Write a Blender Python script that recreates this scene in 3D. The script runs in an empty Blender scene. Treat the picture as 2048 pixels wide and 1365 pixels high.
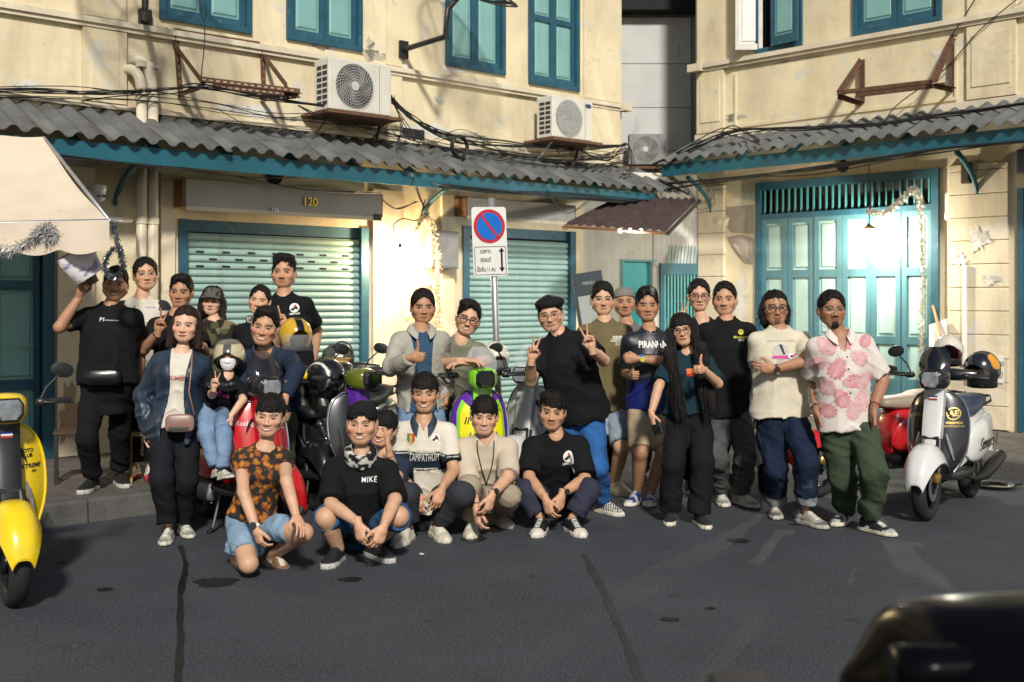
import bpy, math, random
import numpy as np
from mathutils import Vector, Matrix
random.seed(7); np.random.seed(7)
sc = bpy.context.scene
col = sc.collection
R = math.radians
# ---------------------------------------------------------------- camera, sky, sun, exposure
FPX, CX, HY, CAMH = 2276.0, 1024.0, 600.0, 1.65          # focal length and horizon in photo pixels
cam = bpy.data.objects.new('camera', bpy.data.cameras.new('camera'))
col.objects.link(cam); sc.camera = cam
cam.location = (0, 0, CAMH); cam.rotation_euler = (R(90), 0, 0)
cam.data.sensor_width = 36; cam.data.lens = 36*FPX/2048
cam.data.shift_y = -(682.5-HY)/2048
cam.data.clip_start = .05; cam.data.clip_end = 500
cam.data.dof.use_dof = True; cam.data.dof.focus_distance = 8.4; cam.data.dof.aperture_fstop = 2.8
SUN_EL, SUN_DX = 36.0, -.14
world = bpy.data.worlds.new('World'); sc.world = world; world.use_nodes = True
wn = world.node_tree.nodes
sky = wn.new('ShaderNodeTexSky'); sky.sky_type = 'NISHITA'; sky.sun_disc = False
sky.sun_elevation = R(SUN_EL); sky.sun_rotation = R(180)+math.atan2(-SUN_DX, 1)*-1
wn['Background'].inputs[1].default_value = .075
world.node_tree.links.new(sky.outputs[0], wn['Background'].inputs[0])
sun = bpy.data.objects.new('sun', bpy.data.lights.new('sun', 'SUN')); col.objects.link(sun)
sun.data.energy = 4.5; sun.data.angle = R(5.0); sun.data.color = (1, .955, .88)
sun.rotation_euler = Vector((SUN_DX, 1, -math.tan(R(SUN_EL)))).to_track_quat('-Z', 'Y').to_euler()
sc.view_settings.view_transform = 'Standard'; sc.view_settings.look = 'None'
sc.view_settings.exposure = -0.1; sc.view_settings.gamma = 1
sc.cycles.max_bounces = 5; sc.cycles.diffuse_bounces = 2; sc.cycles.glossy_bounces = 3
sc.cycles.transparent_max_bounces = 8; sc.cycles.use_denoising = True
sc.cycles.sample_clamp_indirect = 4.0; sc.cycles.caustics_reflective = False; sc.cycles.caustics_refractive = False
# ---------------------------------------------------------------- materials
MATS = {}
def _n(nt, t, **kw):
    n = nt.nodes.new(t)
    for k, v in kw.items(): setattr(n, k, v)
    return n
def mat(name, c=(.5,.5,.5), rough=.6, metal=0, var=.12, vs=4, bump=0, bs=40, coat=0, dirt=None, attr=False, alpha=1, emit=0, stretch=None, trans=0, spec=.5, sheen=0):
    """procedural material: base colour with noise variation, optional dirt (colour, scale, threshold, amount), bump"""
    if name in MATS: return MATS[name]
    m = bpy.data.materials.new(name); m.use_nodes = True; nt = m.node_tree; L = nt.links.new
    b = nt.nodes['Principled BSDF']; MATS[name] = m
    b.inputs['Roughness'].default_value = rough; b.inputs['Metallic'].default_value = metal
    b.inputs['Coat Weight'].default_value = coat; b.inputs['Coat Roughness'].default_value = .06
    b.inputs['Specular IOR Level'].default_value = spec
    if sheen: b.inputs['Sheen Weight'].default_value = sheen; b.inputs['Sheen Roughness'].default_value = .5
    if trans: b.inputs['Transmission Weight'].default_value = trans; b.inputs['IOR'].default_value = 1.2
    b.inputs['Alpha'].default_value = alpha
    tc = _n(nt, 'ShaderNodeTexCoord'); co = tc.outputs['Object']
    if stretch:
        mp = _n(nt, 'ShaderNodeMapping'); mp.inputs['Scale'].default_value = stretch; L(co, mp.inputs[0]); co = mp.outputs[0]
    if attr:
        a = _n(nt, 'ShaderNodeAttribute', attribute_name='Col'); base = a.outputs['Color']
    else:
        rgb = _n(nt, 'ShaderNodeRGB'); rgb.outputs[0].default_value = (*c, 1); base = rgb.outputs[0]
    if var:
        nz = _n(nt, 'ShaderNodeTexNoise'); nz.inputs['Scale'].default_value = vs; nz.inputs['Detail'].default_value = 6; L(co, nz.inputs['Vector'])
        mr = _n(nt, 'ShaderNodeMapRange'); mr.inputs[1].default_value = .25; mr.inputs[2].default_value = .75
        mr.inputs[3].default_value = 1-var; mr.inputs[4].default_value = 1+var; L(nz.outputs[0], mr.inputs[0])
        mx = _n(nt, 'ShaderNodeVectorMath', operation='SCALE'); L(base, mx.inputs[0]); L(mr.outputs[0], mx.inputs['Scale']); base = mx.outputs[0]
    if dirt:
        dc, dsc, th, amt = dirt[:4]
        dco = co
        if len(dirt) > 4:
            mp = _n(nt, 'ShaderNodeMapping'); mp.inputs['Scale'].default_value = dirt[4]; L(tc.outputs['Object'], mp.inputs[0]); dco = mp.outputs[0]
        nz = _n(nt, 'ShaderNodeTexNoise'); nz.inputs['Scale'].default_value = dsc; nz.inputs['Detail'].default_value = 9; nz.inputs['Roughness'].default_value = .65; L(dco, nz.inputs['Vector'])
        mr = _n(nt, 'ShaderNodeMapRange'); mr.inputs[1].default_value = th; mr.inputs[2].default_value = th+.1; mr.inputs[4].default_value = amt; L(nz.outputs[0], mr.inputs[0])
        mx = _n(nt, 'ShaderNodeMix', data_type='RGBA'); L(mr.outputs[0], mx.inputs[0]); L(base, mx.inputs[6]); mx.inputs[7].default_value = (*dc, 1); base = mx.outputs[2]
    L(base, b.inputs['Base Color'])
    if emit:
        L(base, b.inputs['Emission Color']); b.inputs['Emission Strength'].default_value = emit
    if bump:
        nz = _n(nt, 'ShaderNodeTexNoise'); nz.inputs['Scale'].default_value = bs; nz.inputs['Detail'].default_value = 5; L(co, nz.inputs['Vector'])
        bp = _n(nt, 'ShaderNodeBump'); bp.inputs['Strength'].default_value = bump; bp.inputs['Distance'].default_value = .02
        L(nz.outputs[0], bp.inputs['Height']); L(bp.outputs[0], b.inputs['Normal'])
    return m
def plaster(name, c, peel=.60, grime=.5, pc=(.62,.60,.52)):
    """aged painted plaster: blotches, vertical water streaks, flaked patches, hairline relief"""
    if name in MATS: return MATS[name]
    m = bpy.data.materials.new(name); m.use_nodes = True; nt = m.node_tree; L = nt.links.new; MATS[name] = m
    b = nt.nodes['Principled BSDF']; b.inputs['Roughness'].default_value = .85; b.inputs['Specular IOR Level'].default_value = .25
    tc = _n(nt, 'ShaderNodeTexCoord'); co = tc.outputs['Object']
    def noise(scale, detail=6, st=None, rough=.6):
        v = co
        if st: mp = _n(nt, 'ShaderNodeMapping'); mp.inputs['Scale'].default_value = st; L(co, mp.inputs[0]); v = mp.outputs[0]
        z = _n(nt, 'ShaderNodeTexNoise'); z.inputs['Scale'].default_value = scale; z.inputs['Detail'].default_value = detail; z.inputs['Roughness'].default_value = rough; L(v, z.inputs['Vector']); return z.outputs[0]
    def rng(x, a, b_, c_, d):
        r = _n(nt, 'ShaderNodeMapRange'); r.inputs[1].default_value = a; r.inputs[2].default_value = b_; r.inputs[3].default_value = c_; r.inputs[4].default_value = d; L(x, r.inputs[0]); return r.outputs[0]
    def mix(f, x, y):
        q = _n(nt, 'ShaderNodeMix', data_type='RGBA'); L(f, q.inputs[0])
        for i, v in ((6, x), (7, y)):
            if isinstance(v, tuple): q.inputs[i].default_value = (*v, 1)
            else: L(v, q.inputs[i])
        return q.outputs[2]
    base = mix(rng(noise(1.1), .35, .65, 0, 1), tuple(x*.88 for x in c), tuple(min(1, x*1.07) for x in c))
    base = mix(rng(noise(1.6, 8, (1.3, 1.3, .32), .7), .48, .72, 0, grime), base, (c[0]*.55, c[1]*.50, c[2]*.45))
    base = mix(rng(noise(3.1, 9, None, .68), peel, peel+.035, 0, .75), base, pc)
    base = mix(rng(noise(9, 8, None, .72), .635, .70, 0, .6), base, (.15,.13,.11))
    base = mix(rng(noise(2.3, 10, (1,1,2.2), .75), .60, .66, 0, .55), base, (c[0]*.62, c[1]*.62, c[2]*.62))
    L(base, b.inputs['Base Color'])
    bp = _n(nt, 'ShaderNodeBump'); bp.inputs['Strength'].default_value = .35; bp.inputs['Distance'].default_value = .012
    L(noise(14, 8), bp.inputs['Height']); L(bp.outputs[0], b.inputs['Normal'])
    return m
# ---------------------------------------------------------------- mesh helpers
class MB:
    """collects shapes; build() links them as ONE mesh object"""
    def __init__(s): s.v = []; s.f = []; s.mi = []; s.m = 0; s.M = None
    def add(s, vs, fs):
        o = len(s.v)
        if s.M is not None: vs = [s.M @ Vector(p) for p in vs]
        s.v += [tuple(p) for p in vs]; s.f += [tuple(i+o for i in f) for f in fs]; s.mi += [s.m]*len(fs); return s
    def box(s, x0, x1, y0, y1, z0, z1):
        return s.add([(x0,y0,z0),(x1,y0,z0),(x1,y1,z0),(x0,y1,z0),(x0,y0,z1),(x1,y0,z1),(x1,y1,z1),(x0,y1,z1)],
                     [(3,2,1,0),(4,5,6,7),(0,1,5,4),(1,2,6,5),(2,3,7,6),(3,0,4,7)])
    def bbox(s, x0, x1, y0, y1, z0, z1, b=.01):
        """box with its vertical and front edges chamfered"""
        P = []
        for z, i in ((z0, b), (z0+b, 0), (z1-b, 0), (z1, b)):
            a0, a1, c0, c1 = x0+i, x1-i, y0+i, y1-i
            P += [(a0+b,c0,z),(a1-b,c0,z),(a1,c0+b,z),(a1,c1-b,z),(a1-b,c1,z),(a0+b,c1,z),(a0,c1-b,z),(a0,c0+b,z)]
        F = [tuple(range(7,-1,-1)), tuple(range(24,32))]
        for r in range(3):
            for k in range(8): F.append((r*8+k, r*8+(k+1)%8, r*8+8+(k+1)%8, r*8+8+k))
        return s.add(P, F)
    def tube(s, pts, r, n=8, cap=True, smooth=True):
        pts = [Vector(p) for p in pts]; rr = r if isinstance(r, (list, tuple)) else [r]*len(pts)
        V = []; up = None
        for i, p in enumerate(pts):
            d = (pts[min(i+1, len(pts)-1)]-pts[max(i-1, 0)])
            d = d.normalized() if d.length > 1e-9 else Vector((0,0,1))
            if up is None:
                up = d.cross(Vector((0,0,1)) if abs(d.z) < .9 else Vector((1,0,0))).normalized()
            up = (up-d*up.dot(d)).normalized(); w = d.cross(up)
            for k in range(n):
                a = 2*math.pi*k/n; V.append(p+(up*math.cos(a)+w*math.sin(a))*rr[i])
        F = []
        for i in range(len(pts)-1):
            for k in range(n): F.append((i*n+k, i*n+(k+1)%n, i*n+n+(k+1)%n, i*n+n+k))
        if cap: F += [tuple(range(n-1,-1,-1)), tuple(range(len(V)-n, len(V)))]
        return s.add(V, F)
    def lathe(s, prof, n=24, c=(0,0,0), axis='z', cap=False):
        V = []; F = []
        for r, h in prof:
            for k in range(n):
                a = 2*math.pi*k/n; x, y = r*math.cos(a), r*math.sin(a)
                p = (x,y,h) if axis == 'z' else ((h,x,y) if axis == 'x' else (x,h,y))
                V.append((p[0]+c[0], p[1]+c[1], p[2]+c[2]))
        for i in range(len(prof)-1):
            for k in range(n):
                q = (i*n+k, i*n+(k+1)%n, i*n+n+(k+1)%n, i*n+n+k); F.append(q if axis != 'y' else q[::-1])
        if cap:
            F += [tuple(range(n-1,-1,-1)), tuple(range(len(V)-n, len(V)))]
        return s.add(V, F)
    def prism(s, poly, y0, y1):
        """polygon in x,z extruded along y"""
        n = len(poly); V = [(x,y0,z) for x,z in poly]+[(x,y1,z) for x,z in poly]
        F = [tuple(range(n)), tuple(range(2*n-1,n-1,-1))]+[(k,n+k,n+(k+1)%n,(k+1)%n) for k in range(n)]
        return s.add(V, F)
    def sheet(s, G):
        """grid of points G[i][j] -> quads"""
        a, b = len(G), len(G[0])
        return s.add([p for r in G for p in r], [(i*b+j, i*b+j+1, i*b+b+j+1, i*b+b+j) for i in range(a-1) for j in range(b-1)])
    def loft(s, rings, cap=True, closed=True):
        n = len(rings[0]); V = [p for r in rings for p in r]; F = []
        for i in range(len(rings)-1):
            for k in range(n if closed else n-1): F.append((i*n+k, i*n+(k+1)%n, i*n+n+(k+1)%n, i*n+n+k))
        if cap and closed: F += [tuple(range(n-1,-1,-1)), tuple(range(len(V)-n, len(V)))]
        return s.add(V, F)
    def build(s, name, m, parent=None, smooth=False, loc=None, rotz=0, angle=None):
        me = bpy.data.meshes.new(name); me.from_pydata(s.v, [], s.f)
        ms = m if isinstance(m, (list, tuple)) else [m]
        for x in ms: me.materials.append(x)
        if len(ms) > 1: me.polygons.foreach_set('material_index', s.mi)
        if smooth:
            me.polygons.foreach_set('use_smooth', [True]*len(s.f))
            if angle: me.set_sharp_from_angle(angle=R(angle))
        me.update()
        return link(name, me, parent, loc, rotz)
def link(name, me, parent=None, loc=None, rotz=0):
    o = bpy.data.objects.new(name, me); col.objects.link(o)
    if parent is not None: o.parent = parent
    if loc is not None: o.location = loc
    if rotz: o.rotation_euler = (0,0,rotz)
    return o
def tag(o, label=None, cat=None, group=None, kind=None):
    for k, v in (('label', label), ('category', cat), ('group', group), ('kind', kind)):
        if v: o[k] = v
    return o
def thing(name, label, cat, loc=(0,0,0), rotz=0, group=None):
    o = bpy.data.objects.new(name, None); col.objects.link(o); o.empty_display_size = .1
    o.location = loc; o.rotation_euler = (0,0,rotz); return tag(o, label, cat, group)
def copy_tree(o, parent=None):
    c = o.copy(); col.objects.link(c); c.parent = parent
    for ch in list(o.children): copy_tree(ch, c)
    return c
def at(px, py, Y):
    """the point of the place at depth Y seen at photo pixel (px, py)"""
    return Vector(((px-CX)/FPX*Y, Y, CAMH-(py-HY)/FPX*Y))
def on_ground(px, py, z=0.0):
    return at(px, py, FPX*(CAMH-z)/(py-HY))
def text_mesh(s, size=1.0, bold=0.0, extrude=0.0, shear=0.0, font=None, spacing=1.0):
    cu = bpy.data.curves.new('lettering', 'FONT'); cu.body = s; cu.size = size; cu.align_x = 'CENTER'; cu.align_y = 'CENTER'
    cu.offset = bold; cu.extrude = extrude; cu.shear = shear; cu.resolution_u = 3; cu.space_character = spacing
    o = bpy.data.objects.new('lettering', cu)
    me = o.to_mesh(); v = np.array([p.co[:] for p in me.vertices]).reshape(-1, 3); f = [tuple(p.vertices) for p in me.polygons]
    o.to_mesh_clear(); bpy.data.objects.remove(o); bpy.data.curves.remove(cu)
    return v, f
def text_obj(name, s, size, m, parent, M, bold=0.0, extrude=0.0, shear=0.0, fit=None, spacing=1.0):
    """lettering in the xy plane of matrix M; fit = width to squeeze to"""
    v, f = text_mesh(s, size, bold, extrude, shear, spacing=spacing)
    if fit and len(v): v[:, 0] *= fit/max(1e-6, np.ptp(v[:, 0]))
    b = MB(); b.M = M; b.add([tuple(p) for p in v], f); return b.build(name, m, parent)
# ---------------------------------------------------------------- the two shopfront planes (local x along the wall, y into the wall, z up)
P0 = Vector((-4.344, 10.7, 0)); AL = math.atan2(.661, .75)
P1 = Vector((5.68, 12.8, 0)); AR = math.atan2(-.7096, .7046)
class Wall:
    def __init__(s, p, a): s.p = p; s.a = a; s.u = Vector((math.cos(a), math.sin(a), 0)); s.w = Vector((-math.sin(a), math.cos(a), 0))
    def px(s, x, y, off=0.0):
        """photo pixel -> (along, height) on the plane standing off metres in front of the wall"""
        d = Vector(((x-CX)/FPX, 1, -(y-HY)/FPX)); o = Vector((0,0,CAMH))
        t = ((s.p-s.w*off)-o).dot(s.w)/d.dot(s.w); q = o+d*t
        return (q-s.p).dot(s.u), q.z
    def x(s, x, off=0.0): return s.px(x, 600, off)[0]
    def to(s, a, off, z): return s.p+s.u*a-s.w*off+Vector((0,0,z))
    def thing(s, name, label, cat, a=0, z=0, off=0, group=None):
        return thing(name, label, cat, s.to(a, off, z), s.a, group)
WL, WR = Wall(P0, AL), Wall(P1, AR)
KERB = .17
# ================================================================ SETTING
M_cream = plaster('cream_plaster', (.76,.655,.44), .575, .55)
M_cream2 = plaster('cream_plaster_aged', (.72,.625,.45), .56, .6)
M_trim = plaster('cream_moulding', (.72,.64,.48), .60, .5)
M_teal = mat('teal_paint', (.075,.28,.28), .45, var=.18, vs=2.5, bump=.08, bs=60, dirt=((.05,.12,.12), 5, .60, .5))
M_tealL = mat('pale_teal_panel', (.20,.40,.38), .45, var=.12, vs=3, bump=.06, bs=50, dirt=((.10,.26,.25), 6, .62, .4))
M_blue = mat('deep_teal_frame', (.018,.085,.125), .5, var=.25, vs=5, bump=.12, bs=70, dirt=((.10,.20,.24), 9, .60, .55))
M_fasc = mat('teal_fascia', (.010,.095,.130), .5, var=.25, vs=3, bump=.1, bs=30, dirt=((.05,.16,.20), 7, .60, .5))
M_slat = mat('roller_slat_teal', (.27,.41,.37), .5, var=.22, vs=2.5, bump=.05, bs=60, dirt=((.20,.16,.11), 3.2, .585, .55, (1.5,1.5,.6)))
M_fibre = mat('fibre_cement_sheet', (.115,.118,.112), .9, var=.4, vs=4, bump=.35, bs=50, dirt=((.05,.045,.038), 2.4, .52, .75), stretch=(1,.5,1))
M_asph = None
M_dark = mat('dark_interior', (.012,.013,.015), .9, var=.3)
M_black = mat('black_metal', (.015,.015,.016), .45, var=.3, vs=20)
M_rust = mat('rusty_steel', (.12,.055,.03), .85, var=.45, vs=14, bump=.4, bs=80, dirt=((.25,.20,.16), 12, .60, .6))
M_pvc = mat('cream_pvc', (.66,.58,.44), .45, var=.1, vs=5, dirt=((.35,.28,.2), 7, .60, .5))
M_wood = mat('brown_wood', (.17,.085,.04), .55, var=.35, vs=9, stretch=(1,1,6), bump=.1)
M_cable = mat('black_cable', (.012,.012,.013), .5, var=.3, vs=30)
M_galv = mat('galvanised_steel', (.40,.41,.42), .45, .7, var=.2, vs=8, dirt=((.2,.17,.13), 7, .6, .5))
M_board = plaster('grey_signboard', (.46,.43,.40), .64, .5, (.5,.47,.42))
M_white = mat('white_paint', (.72,.71,.67), .5, var=.08)

def asphalt():
    m = bpy.data.materials.new('asphalt'); m.use_nodes = True; nt = m.node_tree; L = nt.links.new; b = nt.nodes['Principled BSDF']
    tc = _n(nt, 'ShaderNodeTexCoord'); co = tc.outputs['Object']
    def nz(s, d=6, r=.6):
        z = _n(nt, 'ShaderNodeTexNoise'); z.inputs['Scale'].default_value = s; z.inputs['Detail'].default_value = d; z.inputs['Roughness'].default_value = r; L(co, z.inputs['Vector']); return z.outputs[0]
    def rg(x, a, b_, c, d):
        r = _n(nt, 'ShaderNodeMapRange'); r.inputs[1].default_value = a; r.inputs[2].default_value = b_; r.inputs[3].default_value = c; r.inputs[4].default_value = d; L(x, r.inputs[0]); return r.outputs[0]
    def mx(f, x, y):
        q = _n(nt, 'ShaderNodeMix', data_type='RGBA'); L(f, q.inputs[0])
        for i, v in ((6, x), (7, y)):
            if isinstance(v, tuple): q.inputs[i].default_value = (*v, 1)
            else: L(v, q.inputs[i])
        return q.outputs[2]
    c = mx(rg(nz(.9), .3, .7, 0, 1), (.024,.027,.033), (.041,.046,.054))
    c = mx(rg(nz(75, 4, .75), .50, .66, 0, .85), c, (.115,.130,.155))
    c = mx(rg(nz(48, 5, .75), .56, .68, 0, .85), c, (.010,.010,.011))
    c = mx(rg(nz(3.2, 8, .7), .62, .67, 0, .75), c, (.013,.013,.014))
    v = _n(nt, 'ShaderNodeTexVoronoi'); v.inputs['Scale'].default_value = 7; L(co, v.inputs['Vector'])
    c = mx(rg(v.outputs['Distance'], .02, .035, .9, 0), c, (.30,.29,.27))
    L(c, b.inputs['Base Color'])
    L(rg(nz(2.0), .3, .7, .62, .85), b.inputs['Roughness'])
    bp = _n(nt, 'ShaderNodeBump'); bp.inputs['Strength'].default_value = .55; bp.inputs['Distance'].default_value = .012
    L(nz(120, 3), bp.inputs['Height']); L(bp.outputs[0], b.inputs['Normal'])
    return m
M_asph = asphalt()
M_tar = mat('tar_seal', (.006,.006,.007), .35, var=.4, vs=12, bump=.2, bs=60)
M_pave = mat('paving_tile', (.10,.085,.072), .75, var=.3, vs=4, bump=.2, bs=60, dirt=((.045,.04,.035), 4, .56, .6))
M_kerb = mat('concrete_kerb', (.085,.082,.076), .85, var=.35, vs=4, bump=.4, bs=40, dirt=((.02,.02,.02), 3, .55, .7))

g = MB(); g.add([(-90,-30,0),(90,-30,0),(90,120,0),(-90,120,0)], [(0,1,2,3)])
road = tag(g.build('road', M_asph), 'dark worn asphalt of the street', None, None, 'structure')
def ribbon(pts, w, z, name, m, parent):
    G = []
    for i, p in enumerate(pts):
        a, b = pts[max(i-1,0)], pts[min(i+1,len(pts)-1)]; d = (b-a).normalized(); n = Vector((-d.y, d.x, 0))
        ww = w*(.7+.6*random.random()); j = n*random.uniform(-.25,.25)*w
        G.append([p+n*ww+j+Vector((0,0,z)), p-n*ww+j+Vector((0,0,z))])
    return MB().sheet(G).build(name, m, parent)
def gp(pxs, n=26):
    P = [on_ground(*q) for q in pxs]; out = []
    for i in range(n):
        t = i/(n-1)*(len(P)-1); k = min(int(t), len(P)-2); out.append(P[k].lerp(P[k+1], t-k))
    return out
ribbon(gp([(362,1092),(372,1130),(360,1200),(362,1280),(350,1420)]), .017, .004, 'tar_seal_line', M_tar, road)
ribbon(gp([(1168,1110),(1205,1180),(1250,1280),(1300,1420)]), .022, .004, 'tar_seal_line', mat('tar_faded', (.030,.031,.034), .6, var=.4, vs=9), road)
def blob(px, py, r, name='oil_stain', m=None, sq=.55):
    c = on_ground(px, py); n = 18
    b = MB(); b.add([c+Vector((math.cos(a)*r*q, math.sin(a)*r*q*sq*1.6, .004)) for a, q in [(2*math.pi*k/n, random.uniform(.65,1.15)) for k in range(n)]], [tuple(range(n))])
    return b.build(name, m or M_tar, road)
M_oil = mat('oil_stain', (.011,.011,.012), .5, var=.4, vs=20)
for p in ((1478,1082,.09),(945,1080,.11),(990,1062,.08),(430,1165,.13),(120,1125,.05),(700,1160,.07),(1340,1240,.05),(1420,1218,.03),(1590,1050,.05),(210,1180,.05)): blob(*p, m=M_oil)

# ---- pavement along both shopfronts
KL, KR = 2.5, 2.4
M2 = lambda w, a, off, z: w.to(a, off, z)
def isect(offl, offr):
    a = WL.to(0, offl, 0); b = WR.to(0, offr, 0)
    m = np.array([[WL.u.x, -WR.u.x], [WL.u.y, -WR.u.y]]); r = np.linalg.solve(m, np.array([b.x-a.x, b.y-a.y])); return a+WL.u*r[0], r[0], r[1]
cK, sKl, sKr = isect(KL, KR); c0, s0l, s0r = isect(-.4, -.4)
A0, B0 = WL.to(-6, KL, 0), WL.to(-6, -.4, 0); A1, B1 = WR.to(7, KR, 0), WR.to(7, -.4, 0)
g = MB(); T = KERB-.012
up = lambda p, z: Vector((p.x, p.y, z))
cKi, _, _ = isect(KL-.16, KR-.16); A0i, A1i = WL.to(-6, KL-.16, 0), WR.to(7, KR-.16, 0)
g.add([up(A0i,T), up(cKi,T), up(c0,T), up(B0,T)], [(0,1,2,3)]); g.add([up(cKi,T), up(A1i,T), up(B1,T), up(c0,T)], [(0,1,2,3)])
pave = tag(g.build('pavement', M_pave), 'raised tiled pavement along the shopfronts', None, None, 'structure')
def kerbs(w, off, a0, a1, parent):
    n = max(1, int(round(abs(a1-a0)/.9))); 
    for k in range(n):
        x0 = a0+(a1-a0)*k/n+.006; x1 = a0+(a1-a0)*(k+1)/n-.006
        b = MB(); prof = [(-off,.0),(-off+.012,KERB-.02),(-off+.035,KERB),(-off+.155,KERB),(-off+.155,0)]
        b.loft([[(x, y, z) for y, z in prof] for x in (x0, x1)])
        o = b.build('kerb_stone', M_kerb, parent); o.location = w.p; o.rotation_euler = (0,0,w.a)
kerbs(WL, KL, -3.2, sKl, pave); kerbs(WR, KR, sKr, 3.2, pave)
tile = MB(); tile.bbox(.006,.494,.006,.494,-.03,0,.006); tme = tile.build('paving_tile', M_pave, pave); tme_used = False
def tiles(w, a0, na, off, nb):
    global tme_used
    for i in range(na):
        for j in range(nb):
            if not tme_used: o = tme; tme_used = True
            else: o = link('paving_tile', tme.data, pave)
            o.location = w.to(a0+i*.5, off-j*.5, KERB-.004+random.uniform(-.003,.003)); o.rotation_euler = (random.uniform(-.004,.004), 0, w.a)
tiles(WL, -1.6, 9, KL-.165, 5); tiles(WR, -.9, 4, KR-.165, 4)

# ---- wall builder
def wall_holes(mb, x0, x1, z0, z1, holes, depth=.16, y=0.0):
    xs = sorted({x0, x1, *[h[0] for h in holes], *[h[1] for h in holes]}); zs = sorted({z0, z1, *[h[2] for h in holes], *[h[3] for h in holes]})
    xs = [x for x in xs if x0 <= x <= x1]; zs = [z for z in zs if z0 <= z <= z1]
    for i in range(len(xs)-1):
        for j in range(len(zs)-1):
            cx, cz = (xs[i]+xs[i+1])/2, (zs[j]+zs[j+1])/2
            if any(h[0] < cx < h[1] and h[2] < cz < h[3] for h in holes): continue
            mb.add([(xs[i],y,zs[j]),(xs[i+1],y,zs[j]),(xs[i+1],y,zs[j+1]),(xs[i],y,zs[j+1])], [(0,1,2,3)])
    for a, b, c, d in holes:
        Y = y+depth
        mb.add([(a,y,c),(b,y,c),(b,y,d),(a,y,d),(a,Y,c),(b,Y,c),(b,Y,d),(a,Y,d)], [(0,4,5,1),(1,5,6,2),(2,6,7,3),(3,7,4,0)])
def leaf_mesh(w, h, rows, st=.055, th=.035):
    """panelled leaf: stiles and rails proud, bevelled panels set back; rows = list of (z0,z1) panel openings"""
    b = MB(); b.box(0,st,-th,0,0,h); b.box(w-st,w,-th,0,0,h); z = 0
    for a, c in rows:
        b.box(st,w-st,-th+.002,0,z,a); z = c
    b.box(st,w-st,-th+.002,0,z,h)
    b.m = 1
    for a, c in rows:
        x0, x1 = st, w-st; e = .022; y0, y1 = -.006, -.020
        O = [(x0,y0,a),(x1,y0,a),(x1,y0,c),(x0,y0,c)]; I = [(x0+e,y0,a+e),(x1-e,y0,a+e),(x1-e,y0,c-e),(x0+e,y0,c-e)]
        J = [(x0+e*1.9,y1,a+e*1.9),(x1-e*1.9,y1,a+e*1.9),(x1-e*1.9,y1,c-e*1.9),(x0+e*1.9,y1,c-e*1.9)]
        b.add(O+I+J, [(k,(k+1)%4,4+(k+1)%4,4+k) for k in range(4)]+[(4+k,4+(k+1)%4,8+(k+1)%4,8+k) for k in range(4)]+[(8,9,10,11)])
    return b
def window(parent, x0, x1, z0, z1, rowf, y=.05, n=2, mats=None):
    f = MB(); t = .06
    f.box(x0,x0+t,y-.09,y+.05,z0,z1); f.box(x1-t,x1,y-.09,y+.05,z0,z1); f.box(x0+t,x1-t,y-.088,y+.05,z0,z0+t); f.box(x0+t,x1-t,y-.088,y+.05,z1-t,z1)
    fr = f.build('window', M_blue, parent)
    w = (x1-x0-2*t)/n
    for k in range(n):
        H = z1-z0-2*t; rows = [(a*H, c*H) for a, c in rowf]
        o = leaf_mesh(w-.006, H-.006, rows).build('shutter_leaf', mats or [M_blue, M_tealL], fr)
        o.location = (x0+t+k*w+.003, y-.012+random.uniform(-.006,.006), z0+t+.003)
    return fr
def roller(parent, x0, x1, z0, z1, y, slots=None):
    f = MB(); f.box(x0-.07,x0+.03,y-.08,y+.02,z0,z1); f.box(x1-.03,x1+.07,y-.08,y+.02,z0,z1); f.box(x0+.03,x1-.03,y-.01,y+.02,z1-.12,z1-.002)
    fr = f.build('roller_shutter', M_blue, parent)
    pitch = .0745; n = int((z1-z0-.1)/pitch)
    b = MB(); prof = []
    for k in range(9):
        t = k/8; prof.append((y-.012-.016*math.sin(math.pi*t)**.6, t*pitch*.80))
    prof += [(y-.004, pitch*.86), (y-.002, pitch*.97)]
    b.sheet([[(x, yy, z) for yy, z in prof] for x in (x0+.028, x1-.028)])
    o = b.build('slat', M_slat, fr, smooth=True)
    for k in range(n):
        q = o if k == 0 else link('slat', o.data, fr); q.location = (0, random.uniform(-.002,.002), z0+k*pitch)
    b = MB(); b.box(x0+.03,x1-.03,y-.03,y+.004,z0-.02,z0+.012); b.build('bottom_rail', M_blue, fr)
    for (sx, row) in (slots or []):
        b = MB(); z = z0+row*pitch+pitch*.40; w = .047; xx = x0+sx*(x1-x0)
        pts = [(xx-w+.012*(1-math.cos(a)) if 0 else xx+math.copysign(w-.012, math.cos(a))+.012*math.cos(a), z+.011*math.sin(a)) for a in [2*math.pi*k/12+.01 for k in range(12)]]
        b.add([(x, y-.0305, zz) for x, zz in pts], [tuple(range(12))]); b.build('vent_slot', M_dark, fr)
    return fr
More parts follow.
